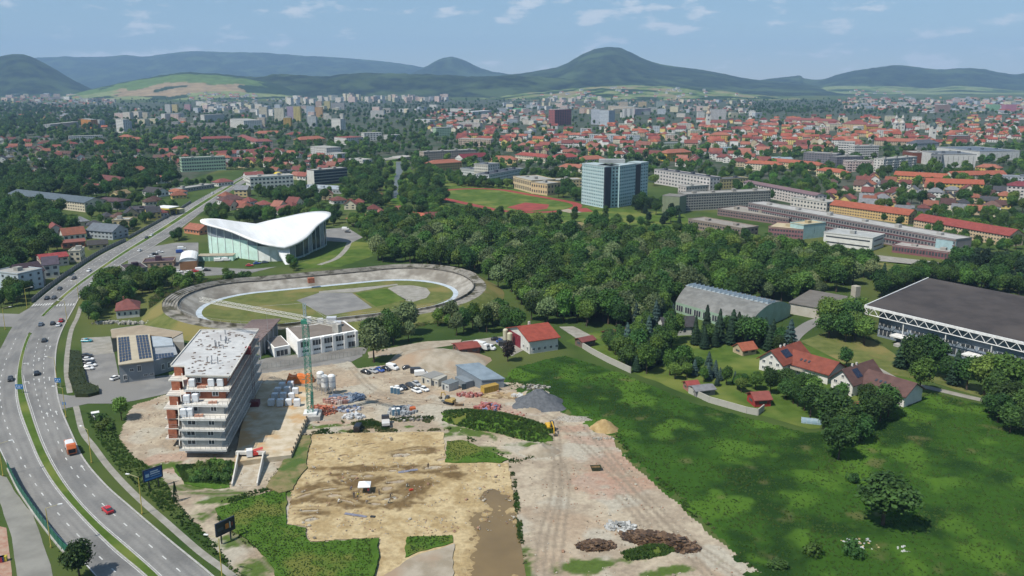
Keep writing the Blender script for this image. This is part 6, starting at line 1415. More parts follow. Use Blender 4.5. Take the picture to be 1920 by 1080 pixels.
# piles of building material
def debris(name,px,py,wx,wy,n,cols,label,cat,sz=(.4,1.4),hh=(.15,.9),rz=0,z=ZG,pile=0.0,kind='stuff'):
    "loose pieces lying in a heap"
    c=P(px,py); t=thing(name,label,cat,(c.x,c.y,z),rz); rr=random.Random(px*31+py); parts={}
    for i in range(n):
        q=rr.uniform(0,6.28); d=math.sqrt(rr.random()); x,y=d*math.cos(q)*wx/2,d*math.sin(q)*wy/2; w1,w2,h1=rr.uniform(*sz),rr.uniform(*sz)*.6,rr.uniform(*hh); ci=rr.randrange(len(cols))
        mb=parts.setdefault(ci,MB()); zb=max(0,pile*(1-d)*rr.uniform(.6,1)-.1); i0=len(mb.v); mb.obox((x,y,zb),(w1,w2,h1),rr.uniform(0,3.14))
        tx,ty=rr.uniform(-.35,.35)*(1 if pile else .2),rr.uniform(-.35,.35)*(1 if pile else .2)
        for v in range(i0,len(mb.v)): vx,vy,vz=mb.v[v]; mb.v[v]=(vx,vy,vz+(vx-x)*tx+(vy-y)*ty)
    for ci,mb in parts.items():
        o=mb.build('loose_piece',METAL,t,C(cols[ci],.75)); o['kind']='stuff'
    occ_poly([(c.x-wx/2,c.y-wy/2),(c.x+wx/2,c.y-wy/2),(c.x+wx/2,c.y+wy/2),(c.x-wx/2,c.y+wy/2)]); return t
debris('brick_pile',598,771,13,9,190,['#b8694c','#c47a5a','#a85a40','#c98f72'],'loose pile of orange bricks around the crane base','bricks',(.5,1.3),(.25,.6),pile=1.6)
debris('formwork_stack',650,748,12,7,60,['#75859a','#66768e','#8a94a2','#9aa2aa'],'stacked blue grey formwork panels beside the silos','formwork',(1.4,3.4),(.2,.9),rz=.3,pile=.6)
debris('brick_stack',632,754,9,5,70,['#c9a092','#b98a7c','#d6c4bc','#a37a70'],'wrapped pink brick stacks between silos and formwork','bricks',(.7,1.3),(.7,1.4))
debris('site_rubbish',652,768,10,5,55,['#c9ccd2','#6f86b4','#b9aaa4','#9a9fae','#d6d6d6'],'mixed white and blue site materials below the formwork','materials',(.5,1.5),(.2,.9))
debris('white_bags',662,783,7,4,30,['#dcdcdc','#d0d2d4'],'heap of white big bags in the yard','bags',(.8,1.4),(.5,.9),pile=1.0)
debris('steel_fence_stack',756,774,9,7,60,['#a4a8ac','#8f9498','#b4b8ba'],'stack of grey steel fence panels in the yard','steel',(.4,2.0),(.5,1.6))
debris('scrap_heap',768,786,12,5,70,['#8f8880','#b4aca0','#6f6860','#c9c4bc'],'scrap and rubble heap below the fence panels','rubble',(.3,1.2),(.1,.6))
debris('brick_pallets',915,766,9,6,55,['#b8716a','#c4857c','#8a90b4','#a86058'],'red and blue pallets of blocks on the grassy mound edge','pallets',(.8,1.3),(.7,1.3))
debris('brick_pallets',880,742,9,4,45,['#b87870','#c9a49c','#a8655c'],'pink block pallets in front of the grey shed','pallets',(.7,1.2),(.5,1.1))
debris('timber_pile',945,742,16,4,40,['#b59a72','#9a8260','#c9b48c'],'long timber boards lying beside the shed','timber',(1.5,4.0),(.1,.3))
debris('brick_scatter',950,778,14,5,70,['#b87868','#c49484','#a86a5c'],'scattered red brick rubble along the track','rubble',(.3,.9),(.1,.4))
debris('scrap_heap',1003,727,10,4,45,['#8a857c','#b5b0a6','#6f6a62','#c9c6be'],'grey scrap heap at the edge of the meadow','rubble',(.4,1.6),(.2,.7))
debris('white_bags',970,745,3.5,2.4,10,['#d9d6d0'],'two white big bags beside the gravel heap','bags',(.9,1.4),(.8,1.2))
debris('concrete_rubble',1163,989,7.5,4.5,90,['#c9c8c4','#b4b3ae','#dcdcd8','#9a9a96'],'heap of broken pale concrete on the haul ground','rubble',(.5,1.6),(.15,.5),pile=.9)
BRW=['#6b5440','#54412f','#7d644c','#45362a']
debris('brushwood_pile',1118,1024,9,4.5,420,BRW,'small pile of brown brushwood on the haul ground','brushwood',(.1,2.2),(.05,.15),pile=1.2)
debris('brushwood_pile',1238,1016,18,7.0,900,BRW,'large pile of brown brushwood beside the grassy mound','brushwood',(.1,2.6),(.05,.15),rz=-.35,pile=2.0)
debris('litter_scatter',1610,1022,9,7,40,['#d9d9d6','#c9b088','#b4b8ba'],'white and orange litter strewn in the meadow','litter',(.3,.9),(.05,.3))
debris('litter_scatter',1690,1030,5,3,12,['#d9d9d6','#c9cac8'],'few white rags in the meadow grass','litter',(.3,.8),(.05,.3))
debris('rubble_row',1130,823,7,2.5,30,['#c4bdb0','#a89f90'],'short row of rubble beside the sand heap','rubble',(.3,.9),(.1,.4))
debris('rock_garden',235,607,30,3.5,110,['#b4b0a4','#98948a','#c4c0b4'],'long row of pale boulders behind the parking lot','boulders',(.6,1.6),(.4,1.2))
debris('rubble_row',90*5,545,22,3,60,['#b9b6aa','#a4a196'],'pale stones lying on the grass bank above the velodrome','stones',(.5,1.4),(.2,.6)) if False else None
# portable toilets and orange box
for i,(px,py) in enumerate(((735,737),(741,738),(747,739),(738,779),(747,778))):
    p=P(px,py); t=thing('portable_toilet','white and blue portable toilet, %s'%('leftmost of three by the cars','middle of three by the cars','rightmost of three by the cars','left one by the fence panels','right one by the fence panels')[i],'toilet',(p.x,p.y,ZG),.2); mb=MB(); mb.box(-.55,-.55,0,.55,.55,2.2); mb.build('cabin',METAL,t,C('#9fb2bc',.8)); mb=MB(); mb.v=[(-.6,-.6,2.2),(.6,-.6,2.2),(.6,.6,2.2),(-.6,.6,2.2),(-.3,-.3,2.45),(.3,-.3,2.45),(.3,.3,2.45),(-.3,.3,2.45)]; mb.f=[(0,1,5,4),(1,2,6,5),(2,3,7,6),(3,0,4,7),(4,5,6,7)]; mb.m=[0]*5; mb.build('roof',WHITE,t); mb=MB(); mb.box(-.4,-.6,.1,.4,-.553,2.0); mb.build('door',METAL,t,C('#5f86a0',.7))
p=P(774,772); t=thing('orange_crate','orange plastic crate beside the fence panels','crate',(p.x,p.y,ZG),.3); mb=MB(); mb.box(-.9,-.8,.15,.9,.8,1.5); mb.build('body',METAL,t,C('#c9652c',.8)); mb=MB(); mb.box(-.9,-.8,0,-.6,.8,.15); mb.box(.6,-.8,0,.9,.8,.15); mb.build('feet',METAL,t,C('#a8501c',.7))
# white dig tent and diggers
p=P(684,923); t=thing('canopy_tent','white canopy tent in the middle of the dig','tent',(p.x,p.y,.22),.08); mb=MB(); mb.v=[(-1.6,-1.6,2.1),(1.6,-1.6,2.1),(1.6,1.6,2.1),(-1.6,1.6,2.1),(0,0,3.0),(-1.6,-1.6,1.85),(1.6,-1.6,1.85),(1.6,1.6,1.85),(-1.6,1.6,1.85)]; mb.f=[(0,1,4),(1,2,4),(2,3,4),(3,0,4),(5,6,1,0),(6,7,2,1),(7,8,3,2),(8,5,0,3)]; mb.m=[0]*8; mb.build('canopy',mat('tent_cloth',(.8,.8,.8),rough=.7),t)
for x in (-1.5,1.5):
    for y in (-1.5,1.5): mb=MB(); mb.tube((x,y,0),(x,y,2.0),.04,n=5); mb.build('pole',METAL,t,(.2,.2,.22))
for i,(px,py,wx,wy) in enumerate(((765,885,5.5,1.2),(667,968,6,1.0))):
    p=P(px,py); mb=MB(); nx=8
    for a in range(nx+1):
        for b in range(3): mb.v.append((-wx/2+wx*a/nx,(b-1)*wy/2+.25*noise.noise(Vector((a*.7,b,i))),.07+.12*abs(noise.noise(Vector((a*1.1,b*1.3,i+4))))))
    for a in range(nx):
        for b in range(2): q=a*3+b; mb.f.append((q,q+3,q+4,q+1)); mb.m.append(0)
    o=mb.build('plastic_sheet',mat('grey_plastic',C('#8f8f9c',.75),C('#7a7a88',.75),scale=2,rough=.4),loc=(p.x,p.y,.27),rz=(.35,-.3)[i]); tag(o,('crumpled grey plastic sheet above the tent in the dig','long pale plastic sheet below the tent in the dig')[i],'plastic sheet')
SKIN=(.35,.2,.14)
def person(px,py,pose,shirt,trousers,label,rz=0,hair=(.04,.03,.02),hat=None):
    p=P(px,py); me=bpy.data.meshes.new('person'); b=pose=='bend'; kneel=pose=='kneel'
    hip=.92 if not kneel else .45; fw=.0 if pose=='stand' else .38
    J=[(0,0,hip),(0,-fw*.55,hip+.28),(0,-fw,hip+(.52 if not b else .34)),(0,-fw*1.25,hip+(.62 if not b else .40)),(0,-fw*1.4,hip+(.78 if not b else .46)),
       (-.2,-fw,hip+(.5 if not b else .34)),(-.27,-fw-.08,hip+(.22 if not b else .05)),(-.25,-fw-.25,hip+(.05 if not b else -.25)),(.2,-fw,hip+(.5 if not b else .34)),(.27,-fw-.08,hip+(.22 if not b else .05)),(.25,-fw-.25,hip+(.05 if not b else -.25)),
       (-.1,0,hip-.06),(-.13,-.28 if kneel else -.03,hip*.5 if not kneel else .12),(-.13,.2 if kneel else .02,.08),(-.13,.05 if not kneel else .35,.05) if kneel else (-.13,-.16,.04),(.1,0,hip-.06),(.13,-.28 if kneel else .03,hip*.5 if not kneel else .3),(.13,.02 if not kneel else -.25,.08),(.13,-.16 if not kneel else -.4,.04)]
    Ed=[(0,1),(1,2),(2,3),(3,4),(2,5),(5,6),(6,7),(2,8),(8,9),(9,10),(0,11),(11,12),(12,13),(13,14),(0,15),(15,16),(16,17),(17,18)]
    rad=[.15,.14,.17,.065,.115,.08,.055,.045,.08,.055,.045,.1,.075,.05,.045,.1,.075,.05,.045]
    me.from_pydata(J,Ed,[]); o=bpy.data.objects.new('person',me); COL.objects.link(o); o.location=(p.x,p.y,.22); o.rotation_euler.z=rz
    m=o.modifiers.new('skin','SKIN'); sv=me.skin_vertices[0].data if me.skin_vertices else None
    if sv is None:
        try: me.attributes; bpy.context.view_layer.objects.active=o; bpy.ops.object.modifier_add
        except Exception: pass
    if not me.skin_vertices:
        import bmesh as _b
        bm=_b.new(); bm.from_mesh(me); bm.verts.layers.skin.verify(); bm.to_mesh(me); bm.free()
    for i,v in enumerate(me.skin_vertices[0].data): v.radius=(rad[i],rad[i]); v.use_root=(i==0)
    o.modifiers.new('smooth','SUBSURF').levels=1; o.modifiers[-1].render_levels=1
    mm,tt,pp=nodes('clothes_%d_%d'%(px,py)); tc_=tt.nodes.new('ShaderNodeTexCoord'); sz=tt.nodes.new('ShaderNodeSeparateXYZ'); tt.links.new(tc_.outputs['Object'],sz.inputs[0]); cr=tt.nodes.new('ShaderNodeValToRGB'); mr2=tt.nodes.new('ShaderNodeMapRange'); mr2.inputs[1].default_value=0; mr2.inputs[2].default_value=1.8; tt.links.new(sz.outputs[2],mr2.inputs[0]); tt.links.new(mr2.outputs[0],cr.inputs[0]); cr.color_ramp.interpolation='CONSTANT'
    e=cr.color_ramp.elements; e[0].color=(*trousers,1); e[1].position=(hip+.02)/1.8; e[1].color=(*shirt,1); k=e.new((hip+(.60 if not b else .5))/1.8); k.color=(*SKIN,1); tt.links.new(cr.outputs[0],pp.inputs['Base Color']); me.materials.append(mm)
    h=MB(); top_=J[4]; h.lathe([(.02,.14),(.09,.11),(.125,.02),(.12,-.04)],c=top_,n=8); h.build('hat' if hat else 'hair',METAL,o,hat or hair); return tag(o,label,'person',group='people working in the dig')
for q in [(671,934,'bend',(.55,.5,.05),(.08,.08,.1),'person in a yellow top bending beside the tent',.6),(664,935,'stand',(.05,.05,.06),(.06,.06,.08),'person in dark clothes left of the yellow top',.2),(691,927,'stand',(.5,.05,.05),(.05,.05,.06),'person in a red top at the tent front',1.2),(711,930,'stand',(.06,.05,.05),(.05,.05,.06),'person in black standing right of the tent',2),(732,934,'bend',(.12,.09,.07),(.05,.05,.06),'person in brown bending over the square trench',1),(763,914,'kneel',(.5,.5,.45),(.05,.1,.06),'person in a pale top kneeling right of the trenches',.4),(728,945,'kneel',(.3,.3,.28),(.05,.06,.05),'person with a pale hat kneeling on dark soil',1.1),(634,945,'kneel',(.45,.45,.42),(.1,.08,.07),'person in white kneeling at the left of the dig',2.4),(688,947,'bend',(.4,.38,.36),(.12,.09,.07),'person in a light top bending below the tent',.3),(657,920,'kneel',(.12,.11,.15),(.1,.1,.1),'person in grey kneeling left of the tent',1.7),(803,880,'stand',(.07,.05,.04),(.06,.05,.05),'person in dark brown by the deep trench',.5)]:
    person(*q)
p=P(771,921); o=MB(); o.box(-.5,-.25,0,.5,.25,.35); o.box(-.05,-.2,.35,.05,.2,.5); tag(o.build('tool_box',METAL,color=C('#c9402c',.8),loc=(p.x,p.y,.24),rz=.4),'small red tool box lying right of the trenches','tool box')
p=P(699,971); o=MB(); o.obox((0,0,0),(1.2,.7,.25),.2); o.tube((-.5,.1,.2),(.8,-.5,.35),.04); tag(o.build('wheelbarrow',METAL,color=(.03,.03,.03),loc=(p.x,p.y,.24),rz=-.4),'black tipped wheelbarrow on the plastic sheet end','wheelbarrow')
# ------------------------------------------------------------------ vehicles
def loft(secs,close=True):
    "skin between cross sections"
    mb=MB(); n=len(secs[0])
    for s in secs: mb.v+=s
    for i in range(len(secs)-1):
        for k in range(n): mb.f.append((i*n+k,i*n+(k+1)%n,(i+1)*n+(k+1)%n,(i+1)*n+k)); mb.m.append(0)
    mb.f.append(tuple(range(n-1,-1,-1))); mb.m.append(0); mb.f.append(tuple(range((len(secs)-1)*n,len(secs)*n))); mb.m.append(0); return mb
def sec(x,w,z0,z1,b=.12): return [(x,-w+b,z0),(x,w-b,z0),(x,w,z0+b),(x,w,z1-b),(x,w-b,z1),(x,-w+b,z1),(x,-w,z1-b),(x,-w,z0+b)]
CAR_P={}
def car_proto(kind):
    if kind in CAR_P: return CAR_P[kind]
    if kind=='car':
        body=loft([sec(-2.15,.70,.35,.80),sec(-2.0,.86,.22,.92),sec(-1.2,.90,.2,.95),sec(.9,.90,.2,.95),sec(1.75,.86,.22,.85),sec(2.15,.70,.32,.66)]); cab=loft([sec(-1.85,.72,.9,.98,.03),sec(-1.25,.68,.9,1.38,.08),sec(-.2,.68,.9,1.44,.08),sec(.35,.68,.9,1.38,.08),sec(1.05,.74,.88,.95,.03)]); top=loft([sec(-1.2,.62,1.36,1.44,.03),sec(-.2,.64,1.40,1.49,.03),sec(.28,.62,1.36,1.43,.03)]); wx=(-1.35,1.35); wr=.32
    elif kind=='van':
        body=loft([sec(-2.5,.9,.3,1.9),sec(-2.4,.97,.25,2.05),sec(1.0,.97,.25,2.05),sec(1.6,.95,.25,1.5),sec(2.4,.9,.28,1.05),sec(2.55,.8,.35,.8)]); cab=loft([sec(1.0,.90,1.25,1.98,.08),sec(1.25,.90,1.2,1.9,.08),sec(1.95,.88,1.15,1.25,.03)]); top=loft([sec(-2.3,.85,2.03,2.10,.03),sec(.8,.85,2.03,2.10,.03)]); wx=(-1.6,1.6); wr=.36
    protos=(body.mesh('body',PAINT,True),cab.mesh('windows',GLASS),top.mesh('roof_panel',PAINT))
    wh=MB(); wh.tube((0,-.12,0),(0,.12,0),wr,n=10); wh.tube((0,-.13,0),(0,.13,0),wr*.5,n=8,m=1); wm=wh.mesh('wheel',[RUBBER,METAL]); CAR_P[kind]=(protos,wm,wx,wr)
    for f in protos[0].polygons: f.use_smooth=False
    lm=MB(); lm.box(-.05,-.18,-.07,.02,.18,.07); CAR_P[kind]=(protos,wm,wx,wr,lm.mesh('headlight',LUMP)); return CAR_P[kind]
CN2={'black':(.012,.012,.014),'dark grey':(.04,.042,.046),'white':(.72,.72,.71),'silver':(.38,.39,.40),'grey blue':(.12,.15,.19),'red':(.42,.025,.03),'blue':(.03,.08,.30),'teal':(.03,.25,.30),'pale grey':(.5,.5,.5)}
def car(px,py,col,rz,label,kind='car',group=None,z=.1):
    (b,c,t_),wm,wx,wr,lm=car_proto(kind); p=P(px,py,z); t=thing('van' if kind=='van' else 'car',label,'van' if kind=='van' else 'car',(p.x,p.y,z),rz,group)
    put(b,'body',t,CN2[col]); put(c,'windows',t); put(t_,'roof_panel',t,CN2[col])
    for x in wx:
        for y in (-.80,.80): put(wm,'wheel',t,(.3,.3,.32),loc=(x,y,wr))
    xf_=b.vertices[0].co.x if False else (2.1 if kind=='car' else 2.5)
    for y in (-.55,.55): put(lm,'headlight',t,loc=(xf_,y,.66 if kind=='car' else .8))
    return t
def heading(px,py,line):
    p=P(px,py); k=min(range(len(line)-1),key=lambda i:(line[i]-p).length_squared); d=line[k+1]-line[k]; return math.atan2(d.y,d.x)
for px,py,col,ln,label in [(202,959,'red',e1,'bright red car alone on the nearer carriageway'),(69,702,'black',e1,'black car on the three lane stretch'),(83,640,'dark grey',e1,'dark car approaching the junction'),(77,610,'grey blue',e1,'grey blue car at the stop line, leftmost'),(99,608,'dark grey',e1,'dark car in the middle lane at the stop line'),(110,611,'white',e1,'white car at the stop line'),(115,603,'red',e1,'dark red car in front of the white one at the junction'),(173,532,'white',e1,'white car beside the green noise wall'),(262,471,'white',e1,'white car on the far carriageway bend'),(20,713,'black',e3,'black car on the far left carriageway'),(88,561,'black',e3,'first dark car waiting behind the zebra crossing'),(101,560,'dark grey',e3,'second dark car waiting behind the zebra crossing'),(112,543,'dark grey',e3,'dark car further up behind the crossing'),(139,523,'dark grey',e3,'dark and white car in the queue up the road'),(167,509,'white',e3,'white car at the end of the queue up the road'),(284,442,'white',e3,'white car far up the main road'),(275,447,'black',e3,'black car far up the main road'),(398,363,'white',e3,'pale car near the road fork')]:
    car(px,py,col,heading(px,py,ln)+(math.pi if ln is e3 else 0),label,group='cars on the main road')
for px,py,col,a,label in [(163,641,'teal',.05,'teal car parked alone at the top of the lot'),(163,669,'dark grey',.25,'dark car at the top of the parked row'),(165,676,'white',.2,'first white car of the parked row'),(168,682,'black',.2,'black car between two white parked cars'),(170,687,'white',.15,'second white car of the parked row'),(165,693,'white',.1,'white car at the bottom of the parked row'),(217,711,'white',1.2,'white car parked at the corner of the grey building'),(240,714,'silver',.15,'silver car parked below the grey building')]: car(px,py,col,a,label,group='cars in the parking lot')
for px,py,col,a,label,kd in [(686,700,'black',-.6,'black car at the left end of the rear yard row','car'),(700,698,'silver',-.7,'silver car in the rear yard row','car'),(712,696,'blue',-.7,'blue car in the rear yard row','car'),(724,694,'black',-.7,'black car next to the white van in the yard','car'),(736,692,'white',-.6,'white van at the right end of the rear yard row','van'),(765,692,'dark grey',.2,'dark car behind the dark van','car'),(782,699,'dark grey',.1,'large dark van in the yard','van'),(790,704,'white',.2,'white van next to the dark van','van'),(756,729,'black',-.8,'black car in the front yard row','car'),(769,725,'dark grey',-.9,'dark car in the middle of the front yard row','car'),(781,722,'silver',-.9,'silver car behind the white cars','car'),(781,735,'white',-.8,'first white car before the cabins','car'),(795,732,'white',-.8,'second white car before the cabins','car'),(746,731,'white',-.7,'white car behind the portable toilets','car')]: car(px,py,col,a,label,kd,'vehicles in the yard',z=.07)
for px,py,col,a,label,kd in [(335,511,'white',.1,'white car at the left of the brick hall front','car'),(354,512,'white',.1,'white car before the brick hall','car'),(366,510,'red',.2,'red car before the brick hall','car'),(375,508,'white',.2,'white van beside the red car','van'),(388,508,'black',.2,'black car at the end of the brick hall row','car'),(410,490,'white',.1,'white van at the mint annex','van'),(424,489,'white',.1,'second white van at the mint annex','van'),(468,499,'red',.2,'red car in front of the sports hall','car'),(482,495,'blue',.4,'blue car in front of the sports hall','car'),(497,493,'grey blue',.5,'grey blue car near the hall buttress','car'),(290,478,'black',.5,'dark red parked car by the hall car park','car'),(300,474,'white',.5,'white car in the hall car park','car'),(285,482,'white',.5,'white car at the car park entry','car'),(341,468,'white',.4,'white lorry van in the hall car park','van'),(338,474,'blue',.4,'blue van in the hall car park','van'),(648,431,'white',-.1,'white van in the car park behind the hall','van'),(652,436,'dark grey',-.3,'dark car in the car park behind the hall','car'),(930,638,'black',.1,'black car at the top of the truck yard','car'),(940,642,'blue',.1,'blue car in the truck yard','car'),(946,648,'dark grey',.1,'dark van in the truck yard','van'),(918,655,'white',-.5,'white van in the truck yard','van')]: car(px,py,col,a,label,kd)
# lorry in the yard, garbage truck
def truck(px,py,rz,label,cabcol,boxcol,tail,L_=7.0,H=3.2,name='lorry',cat='lorry',round_=False):
    p=P(px,py,.1); t=thing(name,label,cat,(p.x,p.y,.1),rz); mb=MB(); mb.box(-L_/2,-.5,.55,L_/2,.5,.9); mb.build('chassis',METAL,t,(.05,.05,.05))
    cb=loft([sec(L_/2-1.9,1.2,.6,2.7),sec(L_/2-.5,1.2,.6,2.7),sec(L_/2,1.15,.6,1.6)]); cb.build('cab',PAINT,t,cabcol); w=loft([sec(L_/2-.48,1.1,1.55,2.6,.05),sec(L_/2+.02,1.05,1.5,1.65,.03)]); w.build('windscreen',GLASS,t)
    bx_=loft([sec(-L_/2+(1.5 if tail else 0),1.22,.9,H,.35 if round_ else .06),sec(L_/2-2.0,1.22,.9,H,.35 if round_ else .06)]); bx_.build('box_body',PAINT,t,boxcol)
    if tail: tb=loft([sec(-L_/2-.3,1.2,.6,2.2),sec(-L_/2+.3,1.23,.55,H),sec(-L_/2+1.5,1.23,.55,H+.05)]); tb.build('tail_loader',PAINT,t,tail); mb=MB(); mb.box(-L_/2-.36,-.9,.9,-L_/2-.3,.9,2.0); mb.build('loading_opening',DARK,t)
    wh=MB(); wh.tube((0,-.16,0),(0,.16,0),.48,n=12); wm=wh.mesh('wheel',RUBBER)
    for x in (-L_/2+1.6,-L_/2+2.7,L_/2-1.1):
        for y in (-1.02,1.02): put(wm,'wheel',t,loc=(x,y,.48))
    return t
truck(133,846,heading(133,846,e1),'orange garbage truck with a white drum body on the main road',(.55,.13,.03),(.62,.62,.62),(.5,.12,.03),name='garbage_truck',cat='truck',round_=True)
truck(903,655,-.6,'white box lorry in the truck yard',(.65,.65,.64),(.68,.68,.66),None)
truck(479*1.51,797,1.75,'small flatbed lorry loaded with white bags near the fence panels',(.03,.03,.035),(.55,.53,.5),None,L_=5.5,H=1.7)
car(672,806,'black',1.5,'black van parked below the white bags','van',z=.07)
# backhoe and yellow digger
def digger(px,py,rz,label,colr,arm):
    p=P(px,py); t=thing('excavator',label,'excavator',(p.x,p.y,.1),rz)
    for y in (-1.0,1.0):
        mb=loft([sec(-1.9,.28,.25,.6,.1),sec(-1.5,.28,.0,.85,.1),sec(1.5,.28,.0,.85,.1),sec(1.9,.28,.25,.6,.1)]); o=mb.build('track',RUBBER,t); o.location.y=y
    mb=loft([sec(-1.9,1.1,.9,1.7),sec(-1.2,1.15,.85,2.0),sec(.6,1.15,.85,1.9),sec(1.2,1.1,.9,1.4)]); mb.build('house',PAINT,t,colr); mb=loft([sec(-.1,.55,1.7,2.9,.1),sec(.9,.55,1.5,2.9,.1),sec(1.3,.5,1.4,2.0,.1)]); o=mb.build('cab',GLASS,t); o.location.y=.5
    mb=MB()
    for a,b in zip(arm,arm[1:]): mb.tube(a,b,.22,.17,n=6)
    mb.build('boom',PAINT,t,colr); e=Vector(arm[-1]); mb=loft([sec(e.x-.5,.5,e.z-.5,e.z+.3,.08),sec(e.x+.4,.5,e.z-.3,e.z+.2,.08)]); mb.build('bucket',METAL,t,(.12,.1,.07)); return t
digger(1031,806,-1.3,'yellow tracked excavator at the top of the haul road',(.55,.33,.03),[(1.0,-.3,1.6),(2.8,-.3,3.8),(4.8,-.3,2.6),(5.2,-.3,.6)])
digger(843,757,2.6,'muddy yellow digger with raised arm in the yard',(.38,.26,.08),[(1.0,-.3,1.5),(2.4,-.3,3.4),(3.4,-.3,3.2),(3.8,-.3,1.4)])
p=P(860,760); mb=MB(); 
for i in range(7): mb.box(-1.3+i*.4,-1,0,-1.2+i*.4,1,1.0)
mb.box(-1.4,-.9,.2,1.4,-.8,.35); mb.box(-1.4,-.9,.7,1.4,-.8,.85); tag(mb.build('wooden_rack',mat('pallet_wood',(.35,.25,.15)),loc=(p.x,p.y,.07),rz=.1),'brown wooden rack beside the muddy digger','rack')
p=P(1117,882); t=thing('steel_skip','small dark green skip standing alone on the haul ground','skip',(p.x,p.y,.13),.1); mb=MB(); mb.v=[(-1.1,-.7,0),(1.1,-.7,0),(1.1,.7,0),(-1.1,.7,0),(-1.5,-.9,1.1),(1.5,-.9,1.1),(1.5,.9,1.1),(-1.5,.9,1.1)]; mb.f=[(0,1,5,4),(1,2,6,5),(2,3,7,6),(3,0,4,7),(3,2,1,0)]; mb.m=[0]*5; mb.build('tub',METAL,t,C('#4a5c44',.5)); mb=MB(); mb.box(-1.2,-.75,.3,1.2,.75,.9); mb.build('load',SOIL,t)
# concrete pump / small red mixer next to the ramp, red hoist
p=P(478,855,DK_Z); t=thing('red_mixer','small red and white concrete pump standing on the deck by the ramp','pump',(p.x,p.y,DK_Z),.3); mb=MB(); mb.box(-2.2,-1,.3,-.6,1,2.2); mb.build('cab',PAINT,t,(.7,.7,.7)); mb=loft([sec(-.5,.9,.5,1.6),sec(2.2,.8,.5,1.2)]); mb.build('hopper',PAINT,t,(.5,.04,.03)); mb=MB()
for y in (-.6,0,.6): mb.tube((-.3,y,1.7),(2.3,y,2.2),.14,n=6)
mb.build('pipe',PAINT,t,(.55,.05,.04))
p=P(478,760,DK_Z); t=thing('construction_hoist','red construction hoist with tall mast at the shaded long side','hoist',(p.x,p.y,DK_Z),.1); mb=MB()
for x in (-.35,.35):
    for y in (-.35,.35): mb.tube((x,y,0),(x,y,21),.05,n=4)
for i in range(20): mb.tube((-.35,-.35,i),(.35,-.35,i+1),.03,n=3); mb.tube((.35,.35,i),(-.35,.35,i+1),.03,n=3)
mb.build('mast',METAL,t,(.18,.15,.14)); mb=MB(); mb.box(-1.4,-1.8,18,.2,-.4,20.4); mb.build('cage',METAL,t,C('#8c3a38',.7)); mb=MB(); mb.box(-1.5,-1.5,0,1.5,1.5,1.6); mb.build('base_cage',METAL,t,C('#7a2f36',.7))
# ------------------------------------------------------------------ street furniture
def lamp(px,py,hm,rz,label,arm=2.6):
    p=P(px,py); t=thing('street_lamp',label,'street lamp',p,0,'street lamps along the road'); mb=MB(); mb.tube((0,0,0),(0,0,hm),.13,.08,n=7); mb.build('pole',METAL,t,C('#cdb95a',.8)); a=Vector((math.cos(rz),math.sin(rz),0)); mb=MB(); mb.tube((0,0,hm),(a.x*arm,a.y*arm,hm+.5),.06,n=5); mb.build('arm',METAL,t,C('#bdb48c',.8)); mb=MB(); mb.obox((a.x*(arm+.4),a.y*(arm+.4),hm+.42),(1.0,.4,.18),rz); mb.build('lamp_head',WHITE,t); mb=MB(); mb.lathe([(.25,0),(.25,.5),(.16,.6)],n=8); mb.build('foot',METAL,t,C('#b0a050',.7))
for px,py,hm,rz,label in [(96,1027,10,.35,'tall yellow lamp by the green fence at the bottom left'),(6,893,9.5,.4,'yellow lamp at the left edge above the lower street'),(172,868,10,2.6,'yellow lamp on the verge behind the garbage truck'),(267,964,10,2.9,'yellow lamp beside the blue billboard'),(417,1088,10,2.9,'yellow lamp before the dark billboard at the bottom'),(124,783,10,3.0,'yellow lamp at the side street corner'),(108,722,10,3.0,'yellow lamp beside the blue direction sign'),(126,604,9.5,3.0,'yellow lamp at the stop line'),(10,618,9.5,.4,'yellow lamp on the far left corner of the junction'),(51,578,9.5,.5,'yellow lamp at the far corner of the zebra crossing'),(148,562,9,2.9,'yellow lamp behind the right zebra crossing')]: lamp(px,py,hm,rz,label)
def post_sign(px,py,hm,w_,h_,rz,label):
    p=P(px,py); t=thing('road_sign',label,'road sign',p,rz); mb=MB(); mb.tube((-w_*.3,0,0),(-w_*.3,0,hm),.06,n=5); mb.tube((w_*.3,0,0),(w_*.3,0,hm),.06,n=5); mb.build('post',METAL,t,(.4,.4,.4)); mb=MB(); mb.box(-w_/2,-.09,hm-h_,w_/2,-.05,hm); mb.build('panel',METAL,t,C('#2f78b8',.8)); mb=MB()
    for x,z,a,b in ((-.3,.65,.12,.2),(0,.6,.1,.3),(.3,.65,.12,.2),(-.1,.25,.5,.1)): mb.box(x*w_-a*w_/2,-.1,hm-h_+z*h_-b*h_/2,x*w_+a*w_/2,-.092,hm-h_+z*h_+b*h_/2)
    mb.build('sign_marks',WHITE,t)
post_sign(38,738,3.4,2.6,1.7,.0,'blue lane sign on the median'); post_sign(110,726,3.4,2.2,1.6,.0,'blue lane sign on the verge beside the lamp'); post_sign(122,770,3.0,1.2,.9,.0,'small blue sign at the side street')
